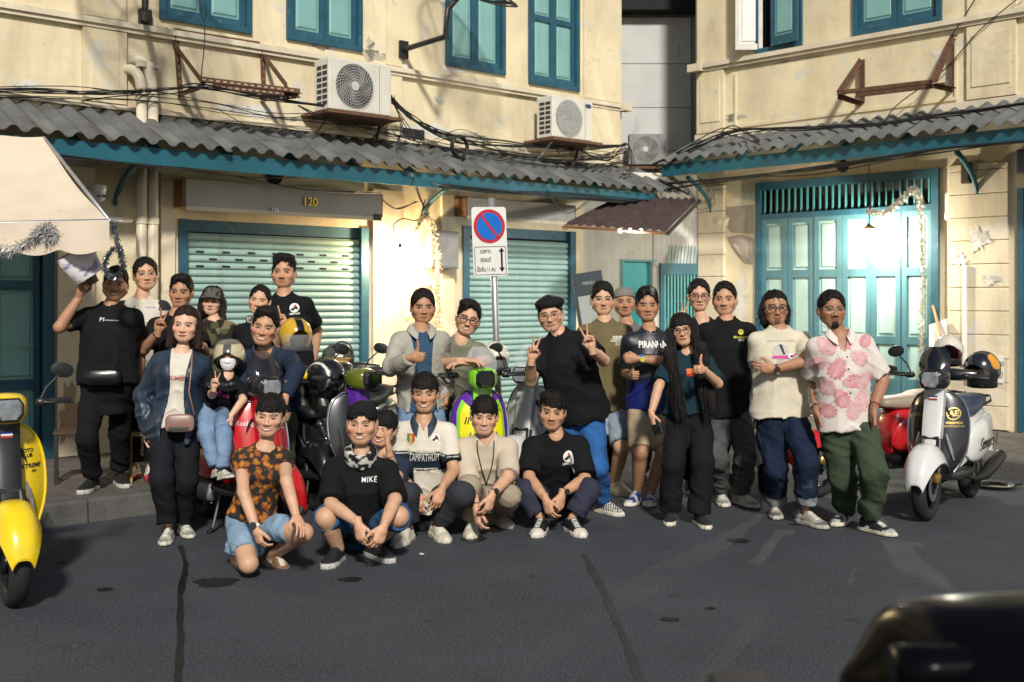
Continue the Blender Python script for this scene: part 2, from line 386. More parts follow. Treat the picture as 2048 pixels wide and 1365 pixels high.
def canopy(parent, a0, a1, zt, ze, e, first_break):
    """corrugated lean-to roof: fascia board plus overlapping sheets"""
    f = MB(); f.box(a0,a1,-e+.06,-e+.085,ze-.165,ze-.005); f.box(a0,a1,-.05,-.002,zt-.16,zt-.08)
    k = a0+.35
    while k < a1:
        f.add([(k,-e+.086,ze-.03),(k+.045,-e+.086,ze-.03),(k+.045,-.05,zt-.03),(k,-.05,zt-.03),(k,-e+.086,ze-.10),(k+.045,-e+.086,ze-.10),(k+.045,-.05,zt-.11),(k,-.05,zt-.11)],
              [(0,1,2,3),(7,6,5,4),(0,4,5,1),(1,5,6,2),(2,6,7,3),(3,7,4,0)]); k += .75
    c = f.build('canopy', M_fasc, parent)
    wv = .190; per = 3; n = int(math.ceil((a1-a0)/(wv*per)))
    b = MB(); N = 30; prof = []
    for i in range(N+3):
        t = i/N*per; s_ = math.sin(2*math.pi*(t-.25)); prof.append((t*wv, .027*math.copysign(abs(s_)**.75, s_)))
    th = .007; rows = []
    for j in range(4):
        u = j/3; rows.append([(x, -e-.03+(e+.03)*u, ze+.035+(zt-ze)*u+z) for x, z in prof])
    b.sheet(rows); low = [[(x, y, z-th) for x, y, z in r] for r in rows]
    b.sheet([r[::-1] for r in low]); b.sheet([low[0], rows[0]])
    o = b.build('roof_sheet', M_fibre, c, smooth=True, angle=60)
    for k in range(n):
        q = o if k == 0 else link('roof_sheet', o.data, c)
        q.location = (a0+k*wv*per, random.uniform(-.012,.012), .002+(k % 2)*.006+random.uniform(0,.003)); q.rotation_euler = (random.uniform(-.006,.006), random.uniform(-.004,.004), 0)
    return c
def arm_bracket(parent, a, zt, e, h=.42):
    b = MB(); pts = [(a, -.03-.02*math.sin(t*3)-(e-.1)*(t**2.2)*.75, zt-h*(1-t)) for t in [k/8 for k in range(9)]]
    b.tube(pts, [.022+.01*t for t in [k/8 for k in range(9)]], 6); return b.build('bracket_arm', M_fasc, parent, smooth=True)

# ---- shophouse on the left
sh = thing('shophouse', 'cream shophouse with two teal roller shutters and house number board', 'building', P0, AL)
zb = 7.6
aE = WL.x(1243); dB = WL.px(108, 600)[0]
s1 = (WL.x(356), WL.x(733)); s2 = (WL.x(925), WL.x(1148)); z1t = WL.px(500, 445)[1]; z2t = WL.px(1000, 456)[1]
sill = 4.37
wins = []
for xa, xb in ((318,501),(572,722),(890,1008),(1056,1156)):
    wins.append((WL.x(xa), WL.x(xb)))
w_z0 = [WL.px(410, 54)[1], WL.px(645, 92)[1], WL.px(950, 142)[1], WL.px(1105, 176)[1]]
w_z1 = [z+1.55 for z in w_z0]
holes = [(-1.9, dB-.0, .17, 3.0), (s1[0],s1[1],.17,z1t), (s2[0],s2[1],.17,z2t)]+[(a,b,z,t) for (a,b),z,t in zip(wins, w_z0, w_z1)]
b = MB(); wall_holes(b, -6, aE, 0, zb, holes); b.add([(aE,0,0),(aE,3.0,0),(aE,3.0,zb),(aE,0,zb)], [(0,1,2,3)]); b.build('wall', M_cream, sh)
b = MB(); b.box(-6, aE-.01, .17, .2, 0.17, zb-.1); b.build('backing', M_dark, sh)
# courses, pilasters and raised panels
b = MB()
for (y, z0, z1) in ((-.075, sill-.06, sill-.005), (-.05, sill-.10, sill-.06), (-.055, 3.50, 3.545)): b.box(-6, aE-.09, y, -.0015, z0, z1)
b.box(aE-.085, aE+.06, -.15, -.002, sill-.10, sill+.01); b.build('string_course', M_trim, sh)
for xa, xb in ((163,250),(770,800),(1165,1236)):
    a, c = WL.x(xa), WL.x(xb); b = MB(); b.box(a, c, -.035, -.0015, sill+.012, zb-.2); b.box(a, c, -.045, -.0015, 3.56, sill-.11)
    if c-a > .25: b.box(a+.08, c-.08, -.055, -.044, 3.68, sill-.2); b.box(a+.11, c-.11, -.048, -.044, 3.71, sill-.23)
    b.build('pilaster', M_cream, sh)
for xa, xb in ((112,186),(318,346),(742,800),(880,904)):
    a, c = WL.x(xa), WL.x(xb); b = MB(); b.box(a, c, -.05, -.0015, .17, 2.92); b.build('pilaster', M_cream2, sh)
RF = [(.06,.62),(.68,.94)]
for i, ((a, c), z, t) in enumerate(zip(wins, w_z0, w_z1)): window(sh, a, c, z, t, [(.05,.55),(.60,.96)] if i == 3 else [(.05,.80),(.85,.96)])
# vent slots follow the photograph: three staggered rows near the top
nrow = int((z1t-.17-.1)/.0745)
sl = [((k+.62)/7.35, nrow-3) for k in range(7)]+[((k+1.12)/7.35, nrow-4) for k in range(6)]+[((k+.62)/7.35, nrow-5) for k in range(7)]
roller(sh, s1[0]+.07, s1[1]-.05, .18, z1t, .06, sl); roller(sh, s2[0]+.07, s2[1]-.05, .18, z2t, .06)
# panelled double door at the far end
dr = MB(); dr.box(dB-.11, dB-.003, -.03, .10, .17, 3.0); dr.box(-1.9, dB-.11, -.028, .10, 2.9, 3.0); dro = dr.build('door', M_blue, sh)
for k in range(4):
    w = .44; lf = leaf_mesh(w-.01, 2.7, [(.12,.62),(.72,1.55),(1.64,2.58)], .05).build('door_leaf', [M_blue, M_tealL], dro); lf.location = (dB-.115-w*(k+1), .055, .19)
b = MB(); b.tube([(dB-.2,.01,1.22),(dB-.2,-.03,1.22),(dB-.3,-.03,1.22),(dB-.3,.01,1.22)], .008, 6); b.build('door_handle', M_galv, dro)
b = MB(); b.lathe([(0,-.03),(.085,-.03),(.1,-.012),(.1,-.001)], 20, (WL.px(549,351)[0], -.001, WL.px(549,351)[1]), 'y'); b.build('round_vent', M_dark, sh)
CE = .82
cl = canopy(sh, -2.6, WL.x(1322, CE), 3.45, 3.07, CE, 0)
for xx in (228, 838): arm_bracket(sh, WL.x(xx), 2.95, CE, .38)
# signboards over the shutters
def board(x0, x1, y0, y1, off, wl, label, num=None):
    a, z1 = WL.px(x0, y0, off); c, z0 = WL.px(x1, y1, off)
    zt = WL.px(x0, y0, off)[1]; zbm = z0
    t = WL.thing('signboard', label, 'signboard', a, 0, 0)
    W = c-a
    b = MB(); b.box(0, W, -off, -off+.02, zbm, zt); b.build('panel', M_board, t)
    b = MB(); b.box(.0, W, -off+.0205, -.052, zbm+.02, zbm+.04); b.box(0, W, -off+.0205, -.052, zt-.02, zt); b.build('frame', M_wood, t)
    b = MB(); b.box(-.035, -.001, -off+.004, -.052, zbm+.01, zt-.01); b.build('side_board', M_wood, t)
    b = MB(); b.box(W+.001, W+.02, -off+.004, -.052, zbm+.01, zt-.01); b.build('side_board', M_wood, t)
    b = MB(); b.box(0, W, -off-.006, -off-.001, zbm-.03, zbm+.012); b.build('bottom_strip', M_trim, t)
    return t, a, W, zbm, zt
sb, sa, sw, sz0, sz1 = board(372, 763, 357, 437, .26, WL, 'long grey board with brass house number above the wider roller shutter')
M_brass = mat('brass_digits', (.75,.55,.12), .22, 1, var=.1); M_chrome = mat('chrome', (.75,.76,.78), .12, 1, var=.05)
FW = Matrix.Rotation(R(90), 4, 'X')
def num(s, px, py, size, m, o=.26):
    a, z = WL.px(px, py, o)
    text_obj('house_number', s, size, m, sb, Matrix.Translation((a-sa, -o-.012, z)) @ FW, .012*size, .008)
num('120', 619, 405, .125, M_brass); num('126', 548, 421, .06, M_chrome)
a, z = WL.px(754, 434, .26); b = MB(); b.box(a-sa-.05, a-sa+.05, -.275, -.267, z-.045, z+.03); b.build('black_plate', M_black, sb)
board(936, 1150, 395, 447, .26, WL, 'dull grey board with cracked edge above the narrower roller shutter')
# ---- shophouse on the right
s2h = thing('shophouse', 'cream shophouse with tall teal folding doors and peeling plaster', 'building', P1, AR)
aS = WR.x(1392); dL, dRr = WR.x(1514), WR.x(1880); dz = WR.px(1700, 352)[1]
W5 = (WR.x(1512), WR.x(1572)); W6 = (WR.x(1708), WR.x(1885))
z5 = WR.px(1540, 104)[1]; z6 = WR.px(1796, 58)[1]; bd = WR.x(2036)
holes = [(dL,dRr,.17,dz),(W5[0],W5[1]+.25,z5,z5+1.6),(W6[0],W6[1],z6,z6+1.5),(bd,bd+1.6,.17,2.9)]
b = MB(); wall_holes(b, aS, 7, 0, zb+.4, holes); b.add([(aS,3,0),(aS,0,0),(aS,0,zb+.4),(aS,3,zb+.4)], [(0,1,2,3)]); b.build('wall', M_cream, s2h)
b = MB(); b.box(aS+.01, 7, .18, .2, .17, zb); b.build('backing', M_dark, s2h)
sr = 4.92
b = MB(); b.box(aS+.17, 7, -.085, -.0015, sr-.06, sr); b.box(aS+.17, 7, -.055, -.0015, sr-.105, sr-.06); b.box(aS-.05, aS+.165, -.14, -.002, sr-.1, sr+.005); b.box(aS, 7, -.03, -.0015, 3.86, 3.95); b.build('string_course', M_trim, s2h)
for xa, xb, ins in ((1397,1450,1),(1936,2034,1)):
    a, c = WR.x(xa), WR.x(xb); b = MB(); b.box(a, c, -.04, -.0015, 3.96, sr-.11); b.box(a, c, -.03, -.0015, sr+.006, zb)
    b.box(a+.06, c-.06, -.05, -.039, 4.1, sr-.22); b.box(a+.09, c-.09, -.043, -.039, 4.13, sr-.25); b.build('pilaster', M_cream, s2h)
a, c = WR.x(1470), WR.x(1915); b = MB(); b.box(a, c, -.02, -.0015, 3.98, 4.02); b.box(a, a+.03, -.02, -.0015, 4.02, sr-.2); b.box(c-.03, c, -.02, -.0015, 4.02, sr-.2); b.build('panel_moulding', M_cream, s2h)
# rusticated pilaster built of separate blocks
a, c = WR.x(1899), WR.x(2020); z = .17; k = 0
while z < 3.2:
    h = .27; b = MB(); b.bbox(a+.002, c-.002, -.05-random.uniform(0,.003), -.0015, z+.002, min(z+h, 3.22)-.004, .006); b.build('plaster_block', M_cream2, s2h); z += h
a, c = WR.x(1400), WR.x(1452); z = .17
while z < 3.2:
    h = .30; b = MB(); b.bbox(a+.002, c-.002, -.05-random.uniform(0,.003), -.0015, z+.002, min(z+h, 3.22)-.004, .006); b.build('plaster_block', M_cream2, s2h); z += h
# peeling plaster flaps
def flap(w, poly, off, parent, m=M_cream2):
    P = [w.px(*q) for q in poly]; b = MB(); n = len(P)
    cx = sum(p[0] for p in P)/n; cz = sum(p[1] for p in P)/n
    ring = [(x, -.004, z) for x, z in P]; inn = [((x+cx)/2, -off*(.5+random.random()), (z+cz)/2) for x, z in P]
    b.add(ring+inn+[(cx, -off*1.2, cz)], [(k, (k+1)%n, n+(k+1)%n, n+k) for k in range(n)]+[(n+k, n+(k+1)%n, 2*n) for k in range(n)]); return b.build('plaster_flake', m, parent)
M_bare = plaster('bare_render', (.42,.36,.29), .6, .5, (.3,.27,.23))
flap(WR, [(1455,475),(1480,470),(1508,478),(1506,530),(1490,528),(1472,508),(1460,490)], .02, s2h, M_bare)
flap(WR, [(1450,415),(1508,410),(1508,468),(1462,466),(1444,440)], .012, s2h, M_bare)
flap(WR, [(1440,425),(1462,435),(1455,452),(1443,462),(1436,448)], .05, s2h)
flap(WR, [(1886,385),(1920,380),(1938,440),(1915,448),(1886,440)], .04, s2h)
flap(WR, [(1905,450),(1925,452),(1915,475)], .03, s2h, M_bare)
# folding doors
fd = MB(); fd.box(dL, dL+.075, -.05, .06, .17, dz); fd.box(dRr-.09, dRr, -.05, .06, .17, dz); fd.box(dL+.075, dRr-.09, -.048, .06, dz-.10, dz)
gz0, gz1 = dz-.42, dz-.10
fd.box(dL+.075, dRr-.09, -.03, .06, gz0-.07, gz0); fdo = fd.build('folding_door', M_blue, s2h)
iw = (dRr-.09)-(dL+.075)
nb = 26; bar = MB(); bar.box(-.009,.009,-.012,.012,gz0,gz1-.001); bo = None
for k in range(nb):
    o = bar.build('grille_bar', M_teal, fdo) if bo is None else link('grille_bar', bo.data, fdo); bo = bo or o; o.location = (dL+.075+iw*(k+.5)/nb, .01, 0)
nl = 6; lw = iw/nl; H = gz0-.07-.19
zr = lambda py: WR.px(1560, py)[1]-.19
rows = [(.12, max(.5, zr(800))), (zr(787), zr(682)), (zr(668), zr(556)), (zr(541), min(zr(430), H-.06))]
for k in range(nl):
    o = leaf_mesh(lw-.008, H, rows, .065).build('door_leaf', [mat('grey_teal_frame', (.065,.17,.20), .45, var=.15, vs=4, bump=.06, bs=60, dirt=((.04,.13,.16), 8, .62, .5)), mat('bulb_lit_teal_panel', (.34,.50,.46), .4, var=.15, vs=3, dirt=((.16,.30,.29), 5, .60, .5))], fdo)  # panel and frame colours made paler to carry the bulb light on the doors
    o.location = (dL+.075+lw*k+.004, .02+(.012 if k % 2 else 0), .19)
b = MB(); b.lathe([(0,-.045),(.05,-.045),(.075,-.02),(.08,-.001)], 20, (WR.px(1686,333)[0], -.001, WR.px(1686,333)[1]), 'y'); b.build('round_vent', M_dark, s2h)
# windows of the upper floor
f = MB(); t = .06; x0, x1 = W5[0], W5[1]+.25
f.box(x0,x0+t,-.04,.06,z5,z5+1.6); f.box(x1-t,x1,-.04,.06,z5,z5+1.6); f.box(x0+t,x1-t,-.038,.06,z5,z5+t); wo = f.build('window', M_blue, s2h)
for k in range(5):
    b = MB(); b.tube([(x0+t+(x1-x0-2*t)*(k+.5)/5,.05,z5+t),(x0+t+(x1-x0-2*t)*(k+.5)/5,.05,z5+1.6)], .008, 6); b.build('window_bar', M_black, wo)
o = leaf_mesh(.36, 1.5, [(.08,1.15),(1.22,1.44)]).build('shutter_leaf', [mat('weathered_white_leaf', (.62,.59,.52), .7, var=.12, vs=6, bump=.1), M_white], wo); o.location = (x0-.19, -.21, z5+.05); o.rotation_euler = (0,0,R(42))
o = leaf_mesh(.42, 1.5, [(.12,1.15),(1.22,1.44)]).build('shutter_leaf', [M_blue, M_tealL], wo); o.location = (x1-.42, -.06, z5+.05); o.rotation_euler = (0,0,R(-6))
window(s2h, W6[0], W6[1], z6, z6+1.5, [(.07,.80),(.86,.96)])
# blue door at the far edge
window_door = MB(); window_door.box(bd,bd+.07,-.03,.1,.17,2.9); wd = window_door.build('door', M_blue, s2h)
for k in range(2):
    o = leaf_mesh(.42, 2.6, [(.1,.7),(.8,1.5),(1.6,2.5)], .05).build('door_leaf', [M_blue, M_tealL], wd); o.location = (bd+.075+k*.43, .05, .19)
canopy(s2h, WR.x(1318, CE), 3.2, 3.85, 3.48, CE, 0)
for xx in (1425, 1957): arm_bracket(s2h, WR.x(xx), 3.3, CE, .45)
# ---- chamfered corner between the two shopfronts
pa, pb = WL.to(WL.x(1160), -.03, 0), WR.to(WR.x(1397), -.03, 0)
WC = Wall(pa, math.atan2(pb.y-pa.y, pb.x-pa.x)); Lc = (pb-pa).length
cw = thing('corner_wall', 'chamfered corner wall with a plain teal door and folding gate under rusty awning', 'wall', pa, WC.a)
cd = (WC.x(1246), WC.x(1306)); cg = (WC.x(1318), WC.x(1396)); cdz = WC.px(1270, 524)[1]; cgz = WC.px(1350, 536)[1]
M_dirtyw = plaster('dirty_white_render', (.60,.57,.49), .58, .8, (.45,.42,.36))
b = MB(); wall_holes(b, 0, Lc, 0, 3.4, [(cd[0],cd[1],.17,cdz),(cg[0],cg[1]-.01,.17,cgz)], .12); b.build('wall', M_dirtyw, cw)
b = MB(); b.box(cd[0],cd[1],.09,.119,.17,cdz); b.build('teal_panel_door', mat('bright_teal_paint', (.03,.42,.44), .45, var=.15, vs=2, dirt=((.02,.22,.25), 3, .58, .6)), cw)
b = MB(); b.box(cd[0]-.035,cd[0]-.001,-.03,.06,.17,cdz+.03); b.box(cd[0]-.001,cd[1]+.04,-.028,.06,cdz+.001,cdz+.03); b.build('door_frame', M_teal, cw)
gt = MB(); gt.box(cg[0]-.0,cg[1]-.011,-.06,-.01,cgz-.10,cgz+.06); gt.box(cg[0],cg[0]+.05,-.058,-.01,.17,cgz-.10); go = gt.build('folding_gate', M_fasc, cw)
for k in range(11):
    x = cg[0]+.07+(cg[1]-cg[0]-.1)*k/10; b = MB(); b.box(x-.012,x+.012,-.05,-.02,.18,cgz-.101); b.build('gate_bar', M_teal, go)
    if k < 10:
        for q in range(3):
            z0 = .35+q*.75; b = MB(); b.tube([(x,-.035,z0),(x+.07,-.035,z0+.55)], .006, 4); b.build('gate_lattice', M_teal, go)
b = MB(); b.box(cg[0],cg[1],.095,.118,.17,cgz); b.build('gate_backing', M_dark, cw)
# corrugated metal infill over the gate
x0, z1 = WC.px(1306, 425); x1, z0 = WC.px(1396, 534); G = []
for i in range(60):
    x = x0+(x1-x0)*i/59; y = -.022+.012*math.sin(i/59*9*2*math.pi); G.append([(x,y,z0),(x,y,3.3)])
b = MB(); b.sheet(G[::1]); b.build('corrugated_infill', mat('rust_streaked_zinc', (.55,.54,.50), .6, .2, var=.2, vs=3, dirt=((.26,.15,.08), 3.5, .57, .8, (3,3,.5))), cw, smooth=True)
# rusty tin awning above the corner
A = [at(1128,448,13.9), at(1332,462,13.6), at(1396,398,15.2), at(1240,392,15.3)]
G = []
for i in range(41):
    u = i/40; lo = A[0].lerp(A[1], u); hi = A[3].lerp(A[2], u); w = .018*math.sin(u*22*math.pi)
    G.append([lo+Vector((0,0,w)), lo.lerp(hi,.5)+Vector((0,0,w)), hi+Vector((0,0,w))])
aw = thing('tin_awning', 'rusty brown corrugated tin awning over the chamfered corner', 'awning', (0,0,0))
b = MB(); b.sheet(G); b.sheet([[p-Vector((0,0,.004)) for p in r][::-1] for r in G]); b.build('tin_sheet', mat('rusty_tin', (.06,.036,.034), .8, .1, var=.4, vs=5, bump=.2, dirt=((.05,.03,.03), 4, .55, .7)), aw, smooth=True)
for q, (p, s_) in enumerate(((A[0], A[3]), (A[1]+Vector((.02,0,.02)), A[2]+Vector((.02,0,.02))))):
    b = MB(); b.tube([p-Vector((0,0,.05)), s_-Vector((0,0,.05))], .035, 4); b.build('rafter', M_wood if q == 0 else mat('dark_timber', (.03,.022,.018), .8, var=.3), aw)
b = MB(); b.tube([A[0]-Vector((0,0,.03)), A[1]-Vector((0,0,.03))], .02, 4); b.build('batten', M_wood, aw)
# ---- grey building set back between the two shophouses
gb = thing('grey_building', 'grey panel-clad building in the gap between the shophouses', 'building', at(1315,600,17.6)*1.0)
gb.location.z = 0
b = MB(); b.box(-1.6,1.6,.03,.2,0,8); b.build('wall', mat('grey_backing_wall', (.16,.16,.17), .9, var=.2), gb)
M_gpan = mat('grey_panel', (.52,.52,.50), .75, var=.12, vs=2, bump=.08, dirt=((.18,.17,.17), 2, .58, .5, (2,2,.5)))
for k in range(6):
    zz = [0.2,1.6,3.0,3.95,4.62,5.30][k]; h = [1.4,1.4,.95,.67,.68,.72][k]
    b = MB(); b.bbox(-1.2,.52,0,.029,zz+.004,zz+h-.004,.004); b.build('wall_panel', M_gpan, gb)
    b = MB(); b.bbox(.53,.80,-.02,.029,zz+.004,zz+h-.004,.004); b.build('wall_panel', mat('blue_grey_strip', (.24,.26,.30), .8, var=.2), gb)
b = MB(); b.box(-1.5,1.5,-.25,.1,6.08,6.3); b.build('dark_eave', M_dark, gb)

# ---- flaked and mouldy patches of plaster, each a thin skin of its own
def patch(w, px, py, rx, ry, m, parent, seed, off=.003):
    rs = random.Random(seed); n = 46; c = w.px(px, py); ax = abs(w.px(px+rx, py)[0]-c[0]); az = abs(w.px(px, py-ry)[1]-c[1]); P = []
    ph1, ph2, ph3 = rs.random()*6, rs.random()*6, rs.random()*6
    for k in range(n):
        a = 2*math.pi*k/n; q = .72+.18*math.sin(3*a+ph1)+.13*math.sin(7*a+ph2)+.10*math.sin(13*a+ph3)+rs.uniform(-.07,.07); P.append((c[0]+ax*q*math.cos(a), -off, c[1]+az*q*math.sin(a)))
    b = MB(); b.add(P+[(c[0], -off-.002, c[1])], [(k, (k+1) % n, n) for k in range(n)]); return b.build('flaked_patch', m, parent)
M_mould = plaster('mouldy_plaster', (.50,.45,.36), .50, .9, (.10,.095,.085)); M_chalk = plaster('chalky_plaster', (.70,.67,.60), .55, .5, (.40,.37,.33)); M_damp = plaster('damp_plaster', (.36,.25,.16), .58, .8, (.48,.38,.26))
for i, (px, py, rx, ry, m) in enumerate(((500,222,75,16,M_chalk),(555,236,50,10,M_mould),(640,92,32,8,M_mould),(752,112,40,14,M_mould),(740,88,10,16,M_mould),(930,272,70,9,M_mould),(860,262,60,16,M_chalk),(815,145,22,24,M_chalk),(905,140,40,7,M_chalk),(1030,300,60,8,M_mould),(60,172,40,12,M_chalk),(205,60,60,5,M_mould),(560,100,40,7,M_mould),(330,60,30,7,M_mould),(1180,205,40,6,M_mould),(880,200,14,10,M_chalk))): patch(WL, px, py, rx, ry, m, sh, i)
for i, (px, py, rx, ry, m) in enumerate(((138,830,30,75,M_damp),(200,640,16,30,M_chalk),(830,620,30,24,M_chalk),(770,590,18,14,M_chalk),(850,560,14,20,M_chalk))): patch(WL, px, py, rx, ry, m, sh, 40+i, .054)
for i, (px, py, rx, ry, m) in enumerate(((1470,235,26,10,M_mould),(1412,185,10,16,M_chalk),(1500,262,40,6,M_chalk),(1600,118,60,4,M_mould),(1780,245,60,6,M_mould),(1415,25,14,22,M_chalk),(1880,110,22,14,M_chalk),(1950,230,40,8,M_mould),(1480,600,18,60,M_chalk),(1475,440,20,20,M_chalk))): patch(WR, px, py, rx, ry, m, s2h, 60+i)
for i, (px, py, rx, ry) in enumerate(((1960,480,26,30),(1925,520,16,18),(1985,560,20,14))): patch(WR, px, py, rx, ry, M_chalk, s2h, 80+i, .060)
# ================================================================ PEOPLE: distance-field figures
_T = np.random.RandomState(3).rand(32,32,32).astype(np.float32)*2-1
def vn(P, s=1.0):
    """smooth value noise, -1..1"""
    Q = P*s; I = np.floor(Q).astype(int); F = Q-I; F = F*F*(3-2*F)
    x0, y0, z0 = (I[:,0] & 31), (I[:,1] & 31), (I[:,2] & 31); x1, y1, z1 = (x0+1) & 31, (y0+1) & 31, (z0+1) & 31
    fx, fy, fz = F[:,0], F[:,1], F[:,2]
    a = _T[x0,y0,z0]*(1-fx)+_T[x1,y0,z0]*fx; b = _T[x0,y1,z0]*(1-fx)+_T[x1,y1,z0]*fx
    c = _T[x0,y0,z1]*(1-fx)+_T[x1,y0,z1]*fx; d = _T[x0,y1,z1]*(1-fx)+_T[x1,y1,z1]*fx
    return (a*(1-fy)+b*fy)*(1-fz)+(c*(1-fy)+d*fy)*fz
A_ = lambda p: np.array(p[:3], dtype=float)
def smin(a, b, k):
    h = np.maximum(k-np.abs(a-b), 0)/k; return np.minimum(a, b)-h*h*k*.25
def cap(P, a, b, r0, r1=None, sq=None):
    """tapered capsule; r0 may be a radius profile"""
    a, b = A_(a), A_(b); ba = b-a; L = max(1e-9, ba@ba); t = np.clip(((P-a)@ba)/L, 0, 1)
    r = np.interp(t, np.linspace(0,1,len(r0)), r0) if isinstance(r0, (list, tuple)) else r0+(r1-r0)*t
    return np.linalg.norm(P-a-t[:,None]*ba, axis=1)-r
def ell(P, c, r, Rm=None):
    Q = P-A_(c)
    if Rm is not None: Q = Q@Rm
    r = np.asarray(r, float); k0 = np.linalg.norm(Q/r, axis=1); k1 = np.linalg.norm(Q/(r*r), axis=1)+1e-9
    return k0*(k0-1)/k1
def surf(f, lo, hi, h, proj=2):
    """surface nets over the box, refined only near the surface, vertices pulled onto the field's zero set"""
    lo = np.asarray(lo, float); hi = np.asarray(hi, float); B = 4
    nb = np.maximum(1, np.ceil((hi-lo)/(h*B)).astype(int)); n = nb*B+1
    ax = [lo[i]+h*B*(np.arange(nb[i])+.5) for i in range(3)]
    C = np.stack(np.meshgrid(*ax, indexing='ij'), -1).reshape(-1,3); dc = f(C).reshape(nb)
    near = np.abs(dc) < h*B*1.25+.012
    D = np.ones(n, np.float32); sg = np.where(dc < 0, -1., 1.)
    D[:-1,:-1,:-1] = np.repeat(np.repeat(np.repeat(sg, B, 0), B, 1), B, 2)
    m = np.zeros(n, bool); mm = np.repeat(np.repeat(np.repeat(near, B, 0), B, 1), B, 2)
    for a in (0,1):
        for b in (0,1):
            for c in (0,1): m[a:n[0]-1+a, b:n[1]-1+b, c:n[2]-1+c] |= mm
    idx = np.argwhere(m)
    if not len(idx): return np.zeros((0,3)), np.zeros((0,4), int)
    D[m] = f(lo+idx*h)
    S = D < 0; c8 = sum(S[a:n[0]-1+a, b:n[1]-1+b, c:n[2]-1+c].astype(np.int8) for a in (0,1) for b in (0,1) for c in (0,1))
    cell = np.argwhere((c8 > 0) & (c8 < 8)); acc = np.zeros((len(cell),3)); cnt = np.zeros(len(cell))
    K = [(a,b,c) for a in (0,1) for b in (0,1) for c in (0,1)]
    val = {k: D[cell[:,0]+k[0], cell[:,1]+k[1], cell[:,2]+k[2]] for k in K}
    for k in K:
        for a in range(3):
            if k[a]: continue
            k2 = list(k); k2[a] = 1; k2 = tuple(k2); u, v = val[k], val[k2]; q = (u < 0) != (v < 0)
            t = np.where(q, u/np.where(u == v, 1, u-v), 0); p = np.array(k, float)[None].repeat(len(cell), 0); p[:,a] += t
            acc[q] += p[q]; cnt[q] += 1
    V = lo+h*(cell+acc/np.maximum(cnt,1)[:,None])
    ID = -np.ones(n-1, int); ID[cell[:,0],cell[:,1],cell[:,2]] = np.arange(len(cell)); F = []
    for a in range(3):
        b, c = (a+1) % 3, (a+2) % 3; s0 = [slice(None)]*3; s1 = [slice(None)]*3; s0[a] = slice(0,-1); s1[a] = slice(1,None)
        e = np.argwhere(S[tuple(s0)] != S[tuple(s1)]); e = e[(e[:,b] > 0) & (e[:,c] > 0) & (e[:,b] < n[b]-1) & (e[:,c] < n[c]-1)]
        if not len(e): continue
        q = []
        for db, dcc in ((1,1),(0,1),(0,0),(1,0)):
            x = e.copy(); x[:,b] -= db; x[:,c] -= dcc; q.append(ID[x[:,0],x[:,1],x[:,2]])
        q = np.stack(q, 1); flip = ~S[e[:,0],e[:,1],e[:,2]]; q[flip] = q[flip][:, ::-1]; F.append(q[(q >= 0).all(1)])
    F = np.concatenate(F) if F else np.zeros((0,4), int)
    e = h*.25
    for _ in range(proj):
        d = f(V); G = np.stack([f(V+np.eye(3)[i]*e)-f(V-np.eye(3)[i]*e) for i in range(3)], 1)/(2*e)
        g2 = np.maximum((G*G).sum(1), .05); st = (d/g2)[:,None]*G; ln = np.linalg.norm(st, axis=1, keepdims=True); V = V-st*np.minimum(1, h*.8/np.maximum(ln, 1e-9))
    return V, F
class Soup:
    """vertices, faces, colours and material slots gathered into one mesh"""
    def __init__(s): s.v = []; s.f = []; s.c = []; s.m = []; s.n = 0
    def add(s, V, F, C, mi=0):
        V = np.asarray(V, float)
        if not len(V): return
        C = np.asarray(C, float); C = np.broadcast_to(C, (len(V),3)) if C.ndim == 1 else C
        s.v.append(V); s.c.append(C); s.f += [tuple(int(i)+s.n for i in q) for q in F]; s.m += [mi]*len(F); s.n += len(V)
    def build(s, name, mats, parent, smooth=True):
        me = bpy.data.meshes.new(name)
        if s.n:
            V = np.concatenate(s.v); C = np.concatenate(s.c); me.from_pydata(V.tolist(), [], s.f)
            ca = me.color_attributes.new('Col', 'FLOAT_COLOR', 'POINT'); ca.data.foreach_set('color', np.concatenate([C, np.ones((len(C),1))], 1).astype(np.float32).ravel())
            me.polygons.foreach_set('material_index', s.m); me.polygons.foreach_set('use_smooth', [smooth]*len(s.f))
        for x in mats: me.materials.append(x)
        me.update(); return link(name, me, parent)
def rot(yaw, pitch, roll):
    """columns: viewer-right, back, up of a head or body facing the street; angles in degrees"""
    M = Matrix.Rotation(R(yaw), 3, 'Z') @ Matrix.Rotation(R(pitch), 3, 'X') @ Matrix.Rotation(R(roll), 3, 'Y'); return np.array(M)
M_skin = mat('skin', attr=True, rough=.52, var=.05, vs=30, bump=.06, bs=220, spec=.4)
M_skin.node_tree.nodes['Principled BSDF'].inputs['Subsurface Weight'].default_value = .0
M_eye = mat('eye', attr=True, rough=.5, var=0, spec=.15)
M_hair = mat('hair', attr=True, rough=.6, spec=.18, var=.35, vs=60, stretch=(1,1,.12), bump=.5, bs=160)
M_cloth = mat('woven_cloth', attr=True, rough=.88, var=.10, vs=9, bump=.12, bs=45, spec=.15)
M_denim = mat('denim_cloth', attr=True, rough=.85, var=.30, vs=7, bump=.5, bs=30, spec=.15, dirt=((.32,.40,.52), 5, .62, .25))
M_nylon = mat('nylon_cloth', attr=True, rough=.45, var=.14, vs=7, bump=.25, bs=16, spec=.5)
M_leather = mat('leather_goods', attr=True, rough=.35, var=.2, vs=12, bump=.1, bs=90)
M_shoe = mat('shoe_upper', attr=True, rough=.6, var=.12, vs=30, bump=.15, bs=120)
SKIN = dict(pale=(.62,.385,.265), light=(.56,.325,.205), mid=(.48,.265,.155), tan=(.40,.21,.118), deep=(.33,.165,.092))
HAIRC = (.010,.008,.007)
def v3lin(*c): return tuple(c)
